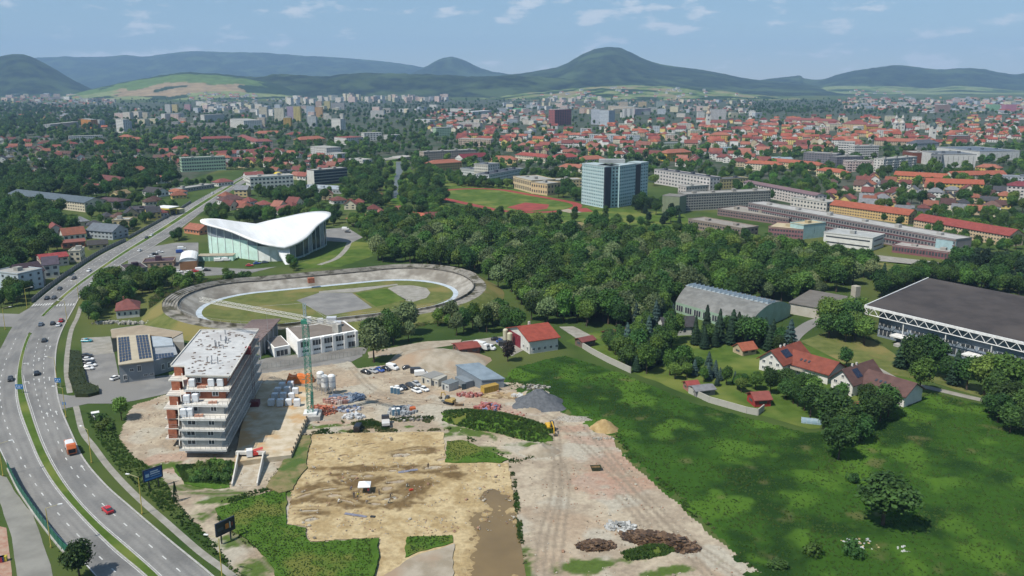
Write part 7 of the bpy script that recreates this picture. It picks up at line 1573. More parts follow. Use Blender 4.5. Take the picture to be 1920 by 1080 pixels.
def billboard(px1,py1,px2,py2,h0,h1,label,col,marks):
    A,W,rz=frame_of(px1,py1,px2,py2); t=thing('billboard',label,'billboard',A,rz); mb=MB(); mb.box(0,0,h0,W,.25,h1); mb.build('board',METAL,t,C(col,.8)); mb=MB(); b=.14
    for a in ((-.1,h0-.1,W+.1,h0+b),(-.1,h1-b,W+.1,h1+.1),(-.1,h0+b,b,h1-b),(W-b,h0+b,W+.1,h1-b)): mb.box(a[0],-.06,a[1],a[2],.3,a[3])
    mb.build('frame',METAL,t,C('#2a3446',.7))
    for x in (.25,.75): mb=MB(); mb.box(W*x-.15,.05,0,W*x+.15,.22,h0-.1); mb.build('post',METAL,t,(.06,.06,.06))
    for i,(x,z,a,b_,c) in enumerate(marks): mb=MB(); mb.box(W*x,-.03,h0+(h1-h0)*z,W*(x+a),-.002,h0+(h1-h0)*(z+b_)); mb.build('print_mark',METAL,t,C(c,.85))
billboard(272,922,307,910,2.6,5.8,'blue billboard with white lettering beside the road','#2c5a98',[(.1,.35,.2,.28,'#b9d2e4'),(.36,.68,.42,.1,'#c9d6e4'),(.36,.5,.5,.1,'#c9d6e4'),(.36,.32,.5,.08,'#8aa9c8'),(.05,.08,.9,.12,'#4a86c0')])
billboard(408,1025,442,1008,2.4,5.6,'dark billboard with an orange picture near the bottom edge','#25292c',[(.5,.3,.18,.4,'#b4702c'),(.72,.25,.06,.5,'#c9c4bc'),(.82,.35,.08,.3,'#7a3a2c'),(.08,.35,.3,.25,'#3a4248')])
p=P(330,941); t=thing('cypress_tree','slim dark conical cypress on bare ground','tree',p); mb=MB(); mb.tube((0,0,0),(0,0,1.5),.1,n=6); mb.build('trunk',BARK,t)
r=random.Random(4); mb=MB()
for i in range(700):
    z=r.random()**.8*5.4; q=r.uniform(0,6.28); rr=(.78*(1-z/5.6)+.06)*(.75+.3*r.random()); c=Vector((rr*math.cos(q),rr*math.sin(q),z+.15)); d=Vector((math.cos(q),math.sin(q),.6)).normalized(); u=d.orthogonal().normalized()*.14; v=Vector((0,0,.22)); mb.poly([c-u,c+u,c+u*.4+v,c-u*.4+v])
mb.build('crown',leafmat('leaf_cypress',(.035,.065,.020),(.02,.042,.013)),t)
# green fence above the lower street: posts and mesh panels
t=thing('green_fence','green noise fence between the road and the lower street','fence'); fl=resample(spline([P(*q) for q in [(15,880),(32,915),(48,940),(70,972),(95,1005),(118,1033),(140,1052)]],2),22)
pm=MB(); pm.box(-.5,-.04,0,.5,.04,1); pm=pm.mesh('fence_panel',METAL)
for i in range(len(fl)-1):
    a,b=fl[i],fl[i+1]; c=(a+b)/2; d=b-a; o=put(pm,'fence_panel',t,C('#2f7a64',.6),loc=(c.x,c.y,.5),rz=math.atan2(d.y,d.x)); o.scale=(d.length*.95,1,2.0); mb=MB(); mb.tube((a.x,a.y,0),(a.x,a.y,2.7),.09,n=5); mb.build('fence_post',METAL,t,C('#1f5a4a',.5)); mb=MB(); mb.obox((c.x-.1,c.y-.1,0),(d.length,.35,.48),math.atan2(d.y,d.x)); mb.build('fence_plinth',CONC,t)
# grey noise wall along the far carriageway
def noise_wall(pxs,h,n,label,col):
    t=thing('noise_wall',label,'wall'); l=resample(spline([P(*q) for q in pxs],4),n+1)
    for i in range(n):
        a,b=l[i],l[i+1]; c=(a+b)/2; d=b-a; o=put(pm,'wall_panel',t,C(col,.7),loc=(c.x,c.y,0),rz=math.atan2(d.y,d.x)); o.scale=(d.length*.97,3,h); mb=MB(); mb.obox((a.x,a.y,0),(.35,.35,h+.25),math.atan2(d.y,d.x)); mb.build('wall_post',METAL,t,C('#55585a',.6))
noise_wall([(60,568),(92,541),(130,513),(185,477),(236,452)],2.3,44,'grey noise wall along the far side of the main road','#8c8f8c'); noise_wall([(240,448),(284,424),(330,398),(358,380)],2.0,30,'upper stretch of the grey noise wall up the main road','#8f918d')
noise_wall([(172,553),(190,533),(207,515),(212,509)],3.4,14,'short dark noise wall beside the bushes at the bend','#4c5550')
# site fence along the side street
t=thing('site_fence','thin grey mesh fence between the office forecourt and the side street','fence'); l=resample([P(485,693),P(560,684),P(620,675),P(680,664)],26)
for i,a in enumerate(l):
    mb=MB(); mb.tube((a.x,a.y,0),(a.x,a.y,2.2),.05,n=4); mb.build('fence_post',METAL,t,(.2,.22,.2))
    if i: b=l[i-1]; mb=MB(); [mb.tube((a.x,a.y,z),(b.x,b.y,z),.02,n=3) for z in (.1,.5,.9,1.3,1.7,2.1)]; mb.build('fence_wire',METAL,t,(.25,.27,.25))
# clipped hedge beside the parking lot
t=thing('clipped_hedge','dark clipped hedge between the verge and the parking lot','hedge'); hp=[xy(*q,1.4) for q in ((131,655),(151,658),(157,690),(163,715),(185,724),(186,733),(165,738),(141,738),(128,702))]; mb=MB(); mb.prism([tuple(p) for p in hp],0,1.3); r=random.Random(2); LM=leafmat('leaf_hedge',(.055,.075,.025),(.03,.05,.016)); xs=[p.x for p in hp]; ys=[p.y for p in hp]
for i in range(5000):
    x,y=r.uniform(min(xs),max(xs)),r.uniform(min(ys),max(ys))
    if not inside(x,y,hp): continue
    c=Vector((x,y,1.3+r.uniform(-.05,.3))); n_=Vector((r.gauss(0,.6),r.gauss(0,.6),1)).normalized(); u=n_.orthogonal().normalized(); v=n_.cross(u); s_=r.uniform(.12,.3); mb.poly([c-u*s_,c-v*s_,c+u*s_,c+v*s_])
mb.build('foliage',LM,t); mb=MB()
for p in hp: mb.tube((p.x,p.y,-.1),(p.x,p.y,.6),.08,n=5)
mb.build('stem',BARK,t)
# bins, yellow and blue containers at the left edge
for i,(px,py,c,nm) in enumerate(((4,1053,'#3f5fa0','blue'),(9,1052,'#c9b93c','yellow'),(1,1054,'#a8343c','red'))):
    p=P(px,py); t=thing('waste_bin','%s waste container at the left edge of the lower street'%nm,'bin',p,.3); mb=loft([sec(-.5,.4,.1,1.0,.05),sec(.5,.5,.1,1.2,.05)]); mb.build('tub',METAL,t,C(c,.8)); mb=MB(); mb.box(-.55,-.5,1.2,.55,.5,1.28); mb.build('lid',METAL,t,C(c,.7))
p=P(1522,793); t=thing('garden_greenhouse','pale blue plastic tunnel greenhouse at the meadow edge','greenhouse',p,-.3); mb=MB(); n=8
for i in range(n): a0,a1=math.pi*i/n,math.pi*(i+1)/n; mb.poly([(-3.2,-1.2*math.cos(a0),1.6*math.sin(a0)),(3.2,-1.2*math.cos(a0),1.6*math.sin(a0)),(3.2,-1.2*math.cos(a1),1.6*math.sin(a1)),(-3.2,-1.2*math.cos(a1),1.6*math.sin(a1))])
mb.build('plastic_cover',mat('greenhouse_plastic',C('#9fb4bf',.7),C('#86a0ac',.7),scale=1,rough=.3),t); mb=MB()
for i in range(5): x=-3.2+i*1.6; [mb.tube((x,-1.24*math.cos(math.pi*k/8),1.64*math.sin(math.pi*k/8)),(x,-1.24*math.cos(math.pi*(k+1)/8),1.64*math.sin(math.pi*(k+1)/8)),.03,n=3) for k in range(8)]
mb.build('hoop',METAL,t,(.4,.4,.4))
for i,(px,py) in enumerate(((179,779),(184,786))):
    p=P(px,py); t=thing('concrete_box','%s pale concrete box on the grass near the side street'%('rear','front')[i],'box',p,.5); mb=MB(); mb.box(-1.1,-.8,0,1.1,.8,1.0); mb.build('body',CONC,t); mb=MB(); mb.box(-1.2,-.9,1.0,1.2,.9,1.15); mb.build('lid',WHITE,t)
# ------------------------------------------------------------------ trees
LEAF={'mid':leafmat('leaf_mid',(0.111,0.208,0.036),(0.046,0.095,0.019)),'dark':leafmat('leaf_dark',(0.068,0.141,0.030),(0.028,0.062,0.017)),'light':leafmat('leaf_light',(0.152,0.235,0.045),(0.068,0.119,0.025)),'willow':leafmat('leaf_willow',(0.188,0.235,0.099),(0.089,0.125,0.050)),'conifer':leafmat('leaf_conifer',(0.028,0.059,0.028),(0.016,0.035,0.018)),'blue':leafmat('leaf_blue',(0.063,0.105,0.091),(0.033,0.065,0.055)),'purple':leafmat('leaf_purple',(0.042,0.031,0.025),(0.023,0.021,0.016))}
def broadleaf(seed,nleaf,narrow=1.0,lobes=9,size=.42,base=.28):
    "crown of a 10 m tree: lobes of small leaf faces round a ragged inner mass"
    r=random.Random(seed); mb=MB(); L=[]
    for i in range(lobes):
        q=r.uniform(0,6.28); h=r.uniform(0,1); rad=r.choice((r.uniform(.8,1.4),r.uniform(1.3,2.3))); d=(1-abs(h-.4)*1.0)*2.7*narrow*r.uniform(.4,1.15); L.append((Vector((d*math.cos(q),d*math.sin(q),10*base+1.3+h*(8.4-10*base-1.2))),rad*(.75+.25*narrow)))
    L.append((Vector((0,0,6.2)),2.6*narrow+.2))
    for c,rad in L:      # inner mass
        n=7; i0=len(mb.v)
        for a in range(4):
            for b in range(n):
                th=math.pi*(a+.5)/4; ph=2*math.pi*b/n+a; k=rad*.66*r.uniform(.8,1.15); mb.v.append((c.x+k*math.sin(th)*math.cos(ph),c.y+k*math.sin(th)*math.sin(ph),c.z+k*math.cos(th)))
        for a in range(3):
            for b in range(n): mb.f.append((i0+a*n+b,i0+(a+1)*n+b,i0+(a+1)*n+(b+1)%n,i0+a*n+(b+1)%n)); mb.m.append(0)
        mb.f.append(tuple(i0+b for b in range(n))[::-1]); mb.m.append(0)
    ws=[q[1]**2 for q in L]
    for i in range(nleaf):
        c,rad=r.choices(L,ws)[0]; d=Vector((r.gauss(0,1),r.gauss(0,1),r.gauss(.25,1))).normalized(); p=c+d*rad*(r.uniform(.66,1.1) if r.random()<.85 else r.uniform(1.0,1.35))
        n=(d+Vector((r.gauss(0,.8),r.gauss(0,.8),r.gauss(.25,.7)))).normalized(); u=n.orthogonal().normalized(); v=n.cross(u); a=r.uniform(0,6.28); u,v=u*math.cos(a)+v*math.sin(a),v*math.cos(a)-u*math.sin(a); s=size*r.uniform(.6,1.35)
        mb.poly([p-u*s,p-v*s*.6+n*.05,p+u*s,p+v*s*.6-n*.05])
    return mb
def trunk_mb(seed,h=4.2,r0=.26,limbs=5):
    r=random.Random(seed); mb=MB(); mb.tube((0,0,-.2),(.05,.05,h*.55),r0,r0*.75,n=7); mb.tube((.05,.05,h*.55),(.15,0,h*1.4),r0*.75,r0*.3,n=6)
    for i in range(limbs): q=6.28*i/limbs+r.random(); z=h*r.uniform(.55,1.0); mb.tube((.05,.05,z),(1.9*math.cos(q),1.9*math.sin(q),z+r.uniform(1.2,2.4)),r0*.4,r0*.12,n=5)
    return mb
def conifer(seed,nt,wide=2.1,size=.55):
    r=random.Random(seed); mb=MB(); i0=0
    mb.tube((0,0,.9),(0,0,9.6),wide*.5,.05,n=8)
    for i in range(nt):
        z=.7+9.2*(i/nt)**1.05; R_=wide*(1-(z/10.3))**.75*(.86+.14*math.sin(z*5.1))+.08; q=i*2.399+r.uniform(-.3,.3); R_*=r.uniform(.55,1.25); d=Vector((math.cos(q),math.sin(q),0)); t=Vector((-d.y,d.x,0)); s=size*r.uniform(.7,1.2)*(.45+.55*R_/wide)
        p0=d*R_*.35+Vector((0,0,z+.28)); p1=d*R_+Vector((0,0,z-.25)); mb.poly([p0,p0.lerp(p1,.55)+t*s*.6,p1,p0.lerp(p1,.55)-t*s*.6])
    return mb
TREES={}
def reg(key,crown,trunk,mat_): TREES[key]=(crown.mesh('crown',mat_),trunk.mesh('trunk',BARK),crown,trunk,mat_)
for i,(mk,nm) in enumerate((('mid',0),('mid',1),('dark',2),('dark',3),('light',4),('willow',5),('mid',6),('dark',7))): reg('b%d'%i,broadleaf(20+i,3000,lobes=12+i%4,size=.34),trunk_mb(i),LEAF[mk])
reg('c0',conifer(1,1500,2.7,.8),trunk_mb(9,2,.2,0),LEAF['conifer']); reg('c1',conifer(2,1300,2.2,.7),trunk_mb(9,2,.2,0),LEAF['conifer']); reg('c2',conifer(3,1300,2.9,.8),trunk_mb(9,2,.2,0),LEAF['blue'])
reg('p0',broadleaf(40,1500,.42,10,.34,.1),trunk_mb(4,3,.25,0),LEAF['dark']); reg('p1',broadleaf(41,1700,.62,10,.36,.12),trunk_mb(4,3,.25,0),LEAF['conifer'])
reg('pur',broadleaf(42,1700,.75,9,.36,.12),trunk_mb(4,3,.25,3),LEAF['purple'])
def shrub_mb(seed,n=520):
    r=random.Random(seed); mb=MB(); L=[(Vector((r.uniform(-.7,.7),r.uniform(-.7,.7),r.uniform(.4,.9))),r.uniform(.5,.8)) for _ in range(6)]
    for i in range(n):
        c,rad=r.choice(L); d=Vector((r.gauss(0,1),r.gauss(0,1),r.gauss(.4,.9))).normalized(); p=c+d*rad*r.uniform(.6,1.08)
        if p.z<.02: p.z=.02
        n_=(d+Vector((r.gauss(0,.5),r.gauss(0,.5),r.gauss(.2,.4)))).normalized(); u=n_.orthogonal().normalized(); v=n_.cross(u); s=.15*r.uniform(.7,1.4); mb.poly([p-u*s,p-v*s*.7,p+u*s,p+v*s*.7])
    return mb
def stems_mb(seed):
    mb=MB(); r=random.Random(seed)
    for i in range(5): q=r.uniform(0,6.28); mb.tube((0,0,-.05),(.5*math.cos(q),.5*math.sin(q),.8),.04,.015,n=4)
    return mb
for i,mk in enumerate(('mid','dark','light')): reg('s%d'%i,shrub_mb(60+i),stems_mb(i),LEAF[mk])
KIND={'b':('deciduous_tree','tree'),'c':('conifer_tree','conifer'),'p':('poplar_tree','tree'),'s':('shrub','shrub')}
TL=[]   # every tree: (x,y,height,key,where)
def tree_at(px,py,h,key,where=None,label=None):
    p=P(px,py); TL.append((p.x,p.y,h,key,where,label,(px,py)))
def grove(poly,n,hr,keys,where,seed,gap=.32,free=3.0,edge=0):
    r=random.Random(seed); xs=[p[0] for p in poly]; ys=[p[1] for p in poly]; k=t=0; got=[]; grid={}
    while k<n and t<n*30:
        t+=1; px,py=r.uniform(min(xs),max(xs)),r.uniform(min(ys),max(ys))
        if not inside(px,py,poly): continue
        p=P(px,py); h=r.uniform(*hr); c=(int(p.x//8),int(p.y//8))
        if free and not occ_free(p.x,p.y,free): continue
        if any((q[0]-p.x)**2+(q[1]-p.y)**2<(gap*(h+q[2])/2)**2 for i in (-1,0,1) for j in (-1,0,1) for q in grid.get((c[0]+i,c[1]+j),())): continue
        grid.setdefault(c,[]).append((p.x,p.y,h)); TL.append((p.x,p.y,h,r.choice(keys),where,None,(px,py))); k+=1
TWN=['b2','b3','b7','b0','b1','b6','b4']; BR=['b0','b1','b2','b3','b4','b6','b7']; DKB=['b2','b3','b7','b2','b3','b0']; WOOD=['b0','b1','b2','b3','b4','b5','b5','b6','b7']
# near, single trees first
for q in [(228,788,9,'b4','young tree beside the gravel area left of the unfinished block'),(150,1085,9,'b2','dark tree at the bottom edge beside the road'),(1655,985,13,'b2','lone dark tree in the middle of the meadow'),(1572,862,12,'b3','dark tree standing out at the tip of the hedge'),(1565,815,14,'b2','large dark tree in the garden hedge tip'),(1610,830,10,'b7','round dark tree beside the hedge tip'),(952,678,9,'pur','dark purple leaved tree beside the red roofed house'),(1600,905,2.6,'s1','bush in the meadow below the lone hedge tree'),(1597,1040,3.4,'s1','round bush in the lower meadow'),(1525,1040,3.2,'s0','bush left of the litter in the meadow'),(1460,1065,2.6,'s1','bush at the lower edge of the meadow'),(1135,395+22,14,'p0','single slim poplar before the teal tower')]:
    tree_at(*q[:4],None,q[4])
grove([(680,640),(760,620),(800,660),(790,690),(700,700),(660,690)],16,(9,15),['b2','b3','b1','b7','b5'],'in the dark clump behind the yard',1,gap=.45,free=2)
grove([(650,690),(700,700),(790,685),(790,692),(660,702)],10,(2.5,4),['s0','s1'],'at the foot of the dark clump',2,free=1)
grove([(690,432),(800,418),(960,428),(1180,448),(1400,475),(1620,508),(1640,535),(1500,570),(1270,560),(1240,610),(1130,615),(1000,612),(975,575),(900,515),(700,492)],640,(9,16),WOOD,'in the river wood',3,gap=.35,free=2)
grove([(560,470),(690,400),(800,400),(960,420),(800,420),(700,440),(690,480),(620,470)],110,(6,11),BR,'in the garden colony',4)
grove([(810,610),(900,600),(960,605),(975,625),(900,628),(820,632)],18,(6,12),['b2','b5','b1','b3'],'behind the truck yard',5,gap=.4)
grove([(1160,600),(1260,590),(1270,640),(1230,700),(1190,705),(1130,650)],80,(6,12),['b2','b3','b1','c0','c2','b4'],'beside the long wall',6,gap=.42)
grove([(1300,620),(1420,640),(1500,640),(1480,680),(1420,680),(1300,650)],75,(8,15),['c0','c1','c0','b3','c2','b2'],'below the arched hall',7,gap=.36)
grove([(1240,700),(1300,690),(1420,730),(1380,745),(1290,730)],22,(4,9),['b2','b1','b4','c2'],'in the walled garden',8,gap=.5)
grove([(1440,720),(1520,735),(1540,790),(1480,770),(1440,750)],14,(6,10),['b2','b3','b1'],'between the two white houses',9,gap=.45)
grove([(1540,770),(1600,745),(1700,735),(1735,725),(1745,745),(1640,800),(1570,850),(1545,820)],60,(6,12),['b2','b3','b7','b1'],'above the meadow',10,gap=.42)
grove([(1545,610),(1600,600),(1640,630),(1620,648),(1540,640)],11,(11,15),['b4','c0','b4','b3'],'in front of the arena',11,gap=.45)
for q in [(1690,690,14,'c0','b'),(1712,700,15,'b3','b'),(1740,705,14,'b2','b'),(1728,690,13,'b7','b'),(1790,722,13,'c0','b'),(1812,732,11,'b3','b'),(1845,740,14,'b4','b'),(1880,750,15,'b4','b'),(1915,757,13,'b1','b'),(1772,715,8,'b2','b'),(1586,668+20,8,'b3','b')]: tree_at(*q[:4],'before the arena')
grove([(1840,760),(1930,775),(1960,830),(1900,825),(1860,790)],12,(7,12),['b2','b3'],'at the right edge of the meadow',13,gap=.42)
grove([(1640,535),(1740,515),(1920,540),(1920,555),(1800,540),(1740,528),(1650,560)],70,(7,12),DKB+['c0'],'behind the arena',14,gap=.4)
grove([(1790,495),(1930,508),(1930,520),(1790,508)],18,(10,13),['p1','p1','b3'],'at the campus car park',15,gap=.4)
grove([(1290,435),(1600,475),(1650,500),(1640,505),(1500,480),(1300,445)],45,(5,10),BR,'along the campus lawn',16,gap=.5)
grove([(1200,400),(1290,405),(1290,425),(1220,425)],8,(9,13),['b2','p1','c0'],'beside the teal tower',17,gap=.5)
grove([(1180,385),(1270,390),(1270,402),(1180,400)],12,(8,16),['p1','c0','b2'],'behind the teal tower lawn',18,gap=.4)
grove([(1010,370),(1100,385),(1090,395),(1000,380)],14,(8,14),DKB,'left of the teal tower',19,gap=.4)
grove([(820,330),(960,350),(1010,370),(960,362),(870,352)],34,(7,12),BR,'along the running track',20,gap=.5)
# left side
grove([(150,590),(175,555),(215,520),(255,515),(330,520),(300,545),(260,555),(225,590),(180,612)],60,(6,12),['b1','b4','b0','b2','b5'],'beside the bend of the main road',21,gap=.40)
grove([(0,560),(60,530),(60,560),(30,575),(0,580)],9,(6,10),DKB,'in front of the pink house',22,gap=.45)
grove([(0,420),(60,410),(130,420),(160,445),(120,470),(60,500),(0,530)],95,(8,14),DKB,'on the left roadside slope',23,gap=.36)
grove([(0,335),(150,345),(330,330),(340,345),(230,365),(160,378),(60,375),(15,385),(120,405),(0,415)],210,(8,15),DKB,'in the dark belt at the left',24,gap=.33)
grove([(0,318),(300,312),(330,325),(320,338),(0,345)],110,(10,16),DKB,'behind the left houses',25,gap=.33)
grove([(380,395),(470,385),(580,395),(640,400),(640,440),(612,430),(560,412),(480,420),(400,425)],60,(7,12),DKB+['b4'],'behind the sports hall',26,gap=.36)
grove([(480,365),(660,360),(700,390),(600,385),(500,382)],45,(8,13),DKB,'before the hotel slab',27,gap=.36)
grove([(660,310),(720,290),(735,330),(730,390),(690,395),(670,350)],55,(9,15),DKB,'on the left river bank',28,gap=.34)
grove([(772,300),(800,310),(830,345),(840,385),(800,402),(765,385)],110,(8,14),DKB+['b4'],'on the right river bank',29,gap=.36)
grove([(800,395),(860,398),(960,412),(960,420),(800,412)],26,(7,10),BR,'between river and track',50,gap=.42)
grove([(200,420),(260,400),(330,385),(330,400),(250,440),(200,460)],26,(5,9),DKB,'along the upper road',51,gap=.45)
grove([(160,395),(240,372),(330,350),(400,340),(400,350),(330,372),(250,395),(180,425)],40,(6,10),DKB,'amid the roadside houses',52,gap=.45)
grove([(280,470),(330,455),(345,450),(330,440),(300,455)],8,(6,10),BR,'beside the small red roofed house',30,gap=.45)
grove([(540,500),(570,495),(580,505),(545,510)],5,(5,8),DKB,'at the foot of the white buttress',31,gap=.5)
grove([(425,525),(480,520),(480,527),(430,532)],4,(4,6),['b2','s1'],'on the bank above the velodrome',32,gap=.6)
# verge shrubs
grove([(165,785),(180,772),(215,800),(225,830),(300,900),(330,960),(420,1040),(490,1100),(470,1095),(385,1020),(290,935),(232,875),(185,815)],60,(1.4,3.2),['s0','s1','s2'],'along the footpath',33,gap=.5,free=.5)
grove([(340,875),(430,868),(430,905),(350,905)],26,(1.2,2.4),['s0','s2','s1'],'beside the ramp',35,gap=.6,free=0)
# the town
grove([(0,200),(330,205),(480,215),(480,300),(240,285),(60,258),(0,262)],900,(8,14),TWN,'on the wooded left slope',40,gap=.3,free=1.5)
grove([(0,255),(480,280),(480,320),(0,320)],380,(7,12),TWN,'in the left housing area',41,gap=.4,free=1.5)
grove([(480,225),(800,225),(800,330),(480,335)],620,(8,13),TWN,'between the river and the towers',42,gap=.34,free=1.5)
grove([(780,215),(1920,215),(1920,290),(780,290)],1000,(7,12),TWN,'in the town',43,gap=.4,free=1.5)
grove([(800,285),(1920,285),(1920,400),(1560,400),(1250,350),(1000,345),(880,330)],620,(8,14),TWN,'in the near town',44,gap=.42,free=1.5)
grove([(1560,395),(1920,400),(1920,480),(1800,470),(1700,430)],90,(7,11),TWN,'in the right quarter',45,gap=.5,free=1.5)
grove([(0,186),(1920,186),(1920,216),(0,212)],1000,(9,14),DKB,'at the foot of the hills',46,gap=.35,free=1.0)
grove([(480,195),(840,193),(1000,205),(840,225),(480,220)],380,(9,14),DKB,'in the far wooded centre',47,gap=.3,free=1.0)
grove([(1380,190),(1760,192),(1700,215),(1400,215)],330,(9,14),DKB,'in the far right wood',48,gap=.3,free=1.0)
grove([(0,195),(215,205),(215,240),(100,250),(0,255)],420,(10,16),DKB,'in the left hill wood',49,gap=.28,free=1.0)
grove([(1040,352),(1092,362),(1092,382),(1030,372)],16,(8,13),DKB,'beside the cream gymnasium',66,gap=.38)
grove([(840,338),(960,356),(1030,372),(1000,376),(900,356),(840,346)],26,(6,10),BR,'along the school lawn',60,gap=.5)
grove([(640,345),(720,345),(715,400),(650,375)],34,(7,12),DKB,'before the river',61,gap=.36)
grove([(1040,400),(1200,420),(1290,432),(1280,440),(1150,440),(1040,420)],22,(5,9),BR,'along the lawn edge',62,gap=.5)
grove([(290,540),(330,525),(420,515),(430,520),(330,550),(300,570)],16,(3,6),['b4','b1','s0'],'on the slope by the velodrome',63,gap=.6)
grove([(722,310),(737,305),(738,345),(735,390),(722,390)],22,(7,11),DKB+['b4'],'at the water edge',64,gap=.4,free=0)
grove([(752,305),(768,300),(775,350),(760,392),(748,390)],24,(7,11),DKB+['b4'],'at the far water edge',65,gap=.4,free=0)
# the nearest of each kind are things, the rest one mass
by={}
for t in TL: by.setdefault(t[3][0],[]).append(t)
MASS=[]
LN={'b0':'mid green','b1':'green','b2':'dark green','b3':'dense dark green','b4':'light green','b5':'grey green','b6':'broad green','b7':'dark leafy','c0':'dark spruce','c1':'slim spruce','c2':'blue spruce','p0':'slim','p1':'dark columnar','pur':'purple','s0':'green','s1':'dark green','s2':'light green'}
for kk,l in by.items():
    l.sort(key=lambda t:(t[5] is None,t[1])); 
    for n,(x,y,h,key,where,label,px) in enumerate(l):
        if n>=(285 if kk!='s' else 230) and not label: MASS.append((x,y,h,key)); continue
        if key=='s0' or key[0]=='s': sc=h/1.55
        else: sc=h/10
        nm,cat=KIND['b' if key=='pur' else key[0]]; cr,tr=TREES[key][:2]; t=thing(nm,label or 'x',cat,(x,y,0),random.uniform(0,6.28),{'b':'broadleaf trees','c':'conifers','p':'columnar trees','s':'shrubs'}[kk]); f=random.uniform(.85,1.2) if key[0]=='b' else 1; f=1.55 if label and 'lone dark tree' in label else f; t.scale=(sc*f,sc*f*random.uniform(.85,1.15),sc*random.uniform(.88,1.15))
        put(tr,'stem' if kk=='s' else 'trunk',t); put(cr,'crown' if kk!='s' else 'foliage',t)
        if not label: auto(t,'%s %s %s'%(LN[key],{'b':'tree','c':'tree','p':'poplar','s':'bush'}[kk],where),px)
def scatter(name,pts,protos,kind='stuff',align=None):
    "one object that holds a mass of plants nobody could count"
    col=bpy.data.collections.new(name+'_kinds'); keys=sorted({p[3] for p in pts}); ki={k:i for i,k in enumerate(keys)}
    for i,k in enumerate(keys):
        o=bpy.data.objects.new('%03d_%s'%(i,name),protos[k]); col.objects.link(o)
    me=bpy.data.meshes.new(name); me.from_pydata([(p[0],p[1],p[4] if len(p)>4 else 0) for p in pts],[],[])
    for an,ty,vals in (('pick','INT',[ki[p[3]] for p in pts]),('size','FLOAT',[p[2] for p in pts]),('turn','FLOAT',[random.uniform(0,6.28) for p in pts])):
        a=me.attributes.new(an,ty,'POINT'); a.data.foreach_set('value',vals)
    o=bpy.data.objects.new(name,me); COL.objects.link(o); g=bpy.data.node_groups.new(name,'GeometryNodeTree'); g.interface.new_socket('Geometry',in_out='INPUT',socket_type='NodeSocketGeometry'); g.interface.new_socket('Geometry',in_out='OUTPUT',socket_type='NodeSocketGeometry')
    N=g.nodes.new; L=g.links.new; i_=N('NodeGroupInput'); o_=N('NodeGroupOutput'); ci=N('GeometryNodeCollectionInfo'); ci.inputs['Collection'].default_value=col; ci.inputs['Separate Children'].default_value=True; ci.inputs['Reset Children'].default_value=True
    ip=N('GeometryNodeInstanceOnPoints'); ip.inputs['Pick Instance'].default_value=True
    def at(n,t):
        a=N('GeometryNodeInputNamedAttribute'); a.data_type=t; a.inputs['Name'].default_value=n; return a.outputs['Attribute']
    L(i_.outputs[0],ip.inputs['Points']); L(ci.outputs[0],ip.inputs['Instance']); L(at('pick','INT'),ip.inputs['Instance Index']); L(at('size','FLOAT'),ip.inputs['Scale']); cx=N('ShaderNodeCombineXYZ'); L(at('turn','FLOAT'),cx.inputs[2]); L(cx.outputs[0],ip.inputs['Rotation']); L(ip.outputs[0],o_.inputs[0])
    m=o.modifiers.new('scatter','NODES'); m.node_group=g; o['kind']=kind; return o
def merged(key,lite):
    cr,tr,cmb,tmb,mm=TREES[key]
    if lite and key[0]=='b': cmb=broadleaf(20+int(key[1]),420,lobes=12+int(key[1])%4,size=.75)
    mb=MB(); mb.v=cmb.v+tmb.v; n=len(cmb.v); mb.f=cmb.f+[tuple(k+n for k in f) for f in tmb.f]; mb.m=[0]*len(cmb.f)+[1]*len(tmb.f); return mb.mesh('tree_'+key,[mm,BARK])
near=[(x,y,(h/10 if k[0]!='s' else h/1.55),k) for x,y,h,k in MASS if y<1000]; farm=[(x,y,(h/10 if k[0]!='s' else h/1.55),k) for x,y,h,k in MASS if y>=1000]
if near: tag(scatter('woodland',near,{k:merged(k,False) for k in {p[3] for p in near}}),'mass of trees of the river wood and the nearer gardens','woodland')
if farm: tag(scatter('distant_trees',farm,{k:merged(k,True) for k in {p[3] for p in farm}}),'mass of dark trees between the houses of the far town','trees')
# weeds and grass tufts of the meadow and banks
def tuft(seed,n,w,h):
    r=random.Random(seed); mb=MB()
    for i in range(n):
        q=r.uniform(0,6.28); d=r.uniform(0,w); p=Vector((d*math.cos(q),d*math.sin(q),0)); a=r.uniform(0,6.28); u=Vector((math.cos(a),math.sin(a),0))*r.uniform(.05,.12); k=Vector((r.uniform(-.25,.25),r.uniform(-.25,.25),h*r.uniform(.5,1.1))); mb.poly([p-u,p+u,p+k+u*.5,p+k-u*.5])
    return mb
TU={}
for i,(a,b) in enumerate((((.075,.138,.028),(.060,.116,.024)),((.048,.095,.021),(.038,.076,.017)),((.092,.150,.034),(.074,.128,.028)),((.2,.19,.085),(.14,.14,.065)))):
    TU['t%d'%i]=tuft(70+i,34,.55,.75).mesh('tuft',leafmat('weed_%d'%i,a,b,.25))
def weeds(name,polys,n,sz,keys,seed,label,z=0.02,thresh=-1,freq=14):
    r=random.Random(seed); pts=[]
    for poly in polys:
        g=[P(*q) for q in poly]; xs=[p.x for p in g]; ys=[p.y for p in g]; t=0; k=0
        while k<n and t<n*6:
            t+=1; x,y=r.uniform(min(xs),max(xs)),r.uniform(min(ys),max(ys))
            if not inside(x,y,g): continue
            v=noise.fractal(Vector((x/freq,y/freq,seed)),1,2,3)
            if v<thresh+r.uniform(-.1,.1): k+=.3; continue
            kk=keys[min(len(keys)-1,max(0,int((v+.5)*len(keys)+r.uniform(-.7,.7))))]; pts.append((x,y,r.uniform(*sz)*(.8+.5*max(0,v)),kk,z)); k+=1
    return tag(scatter(name,pts,TU),label,'weeds')
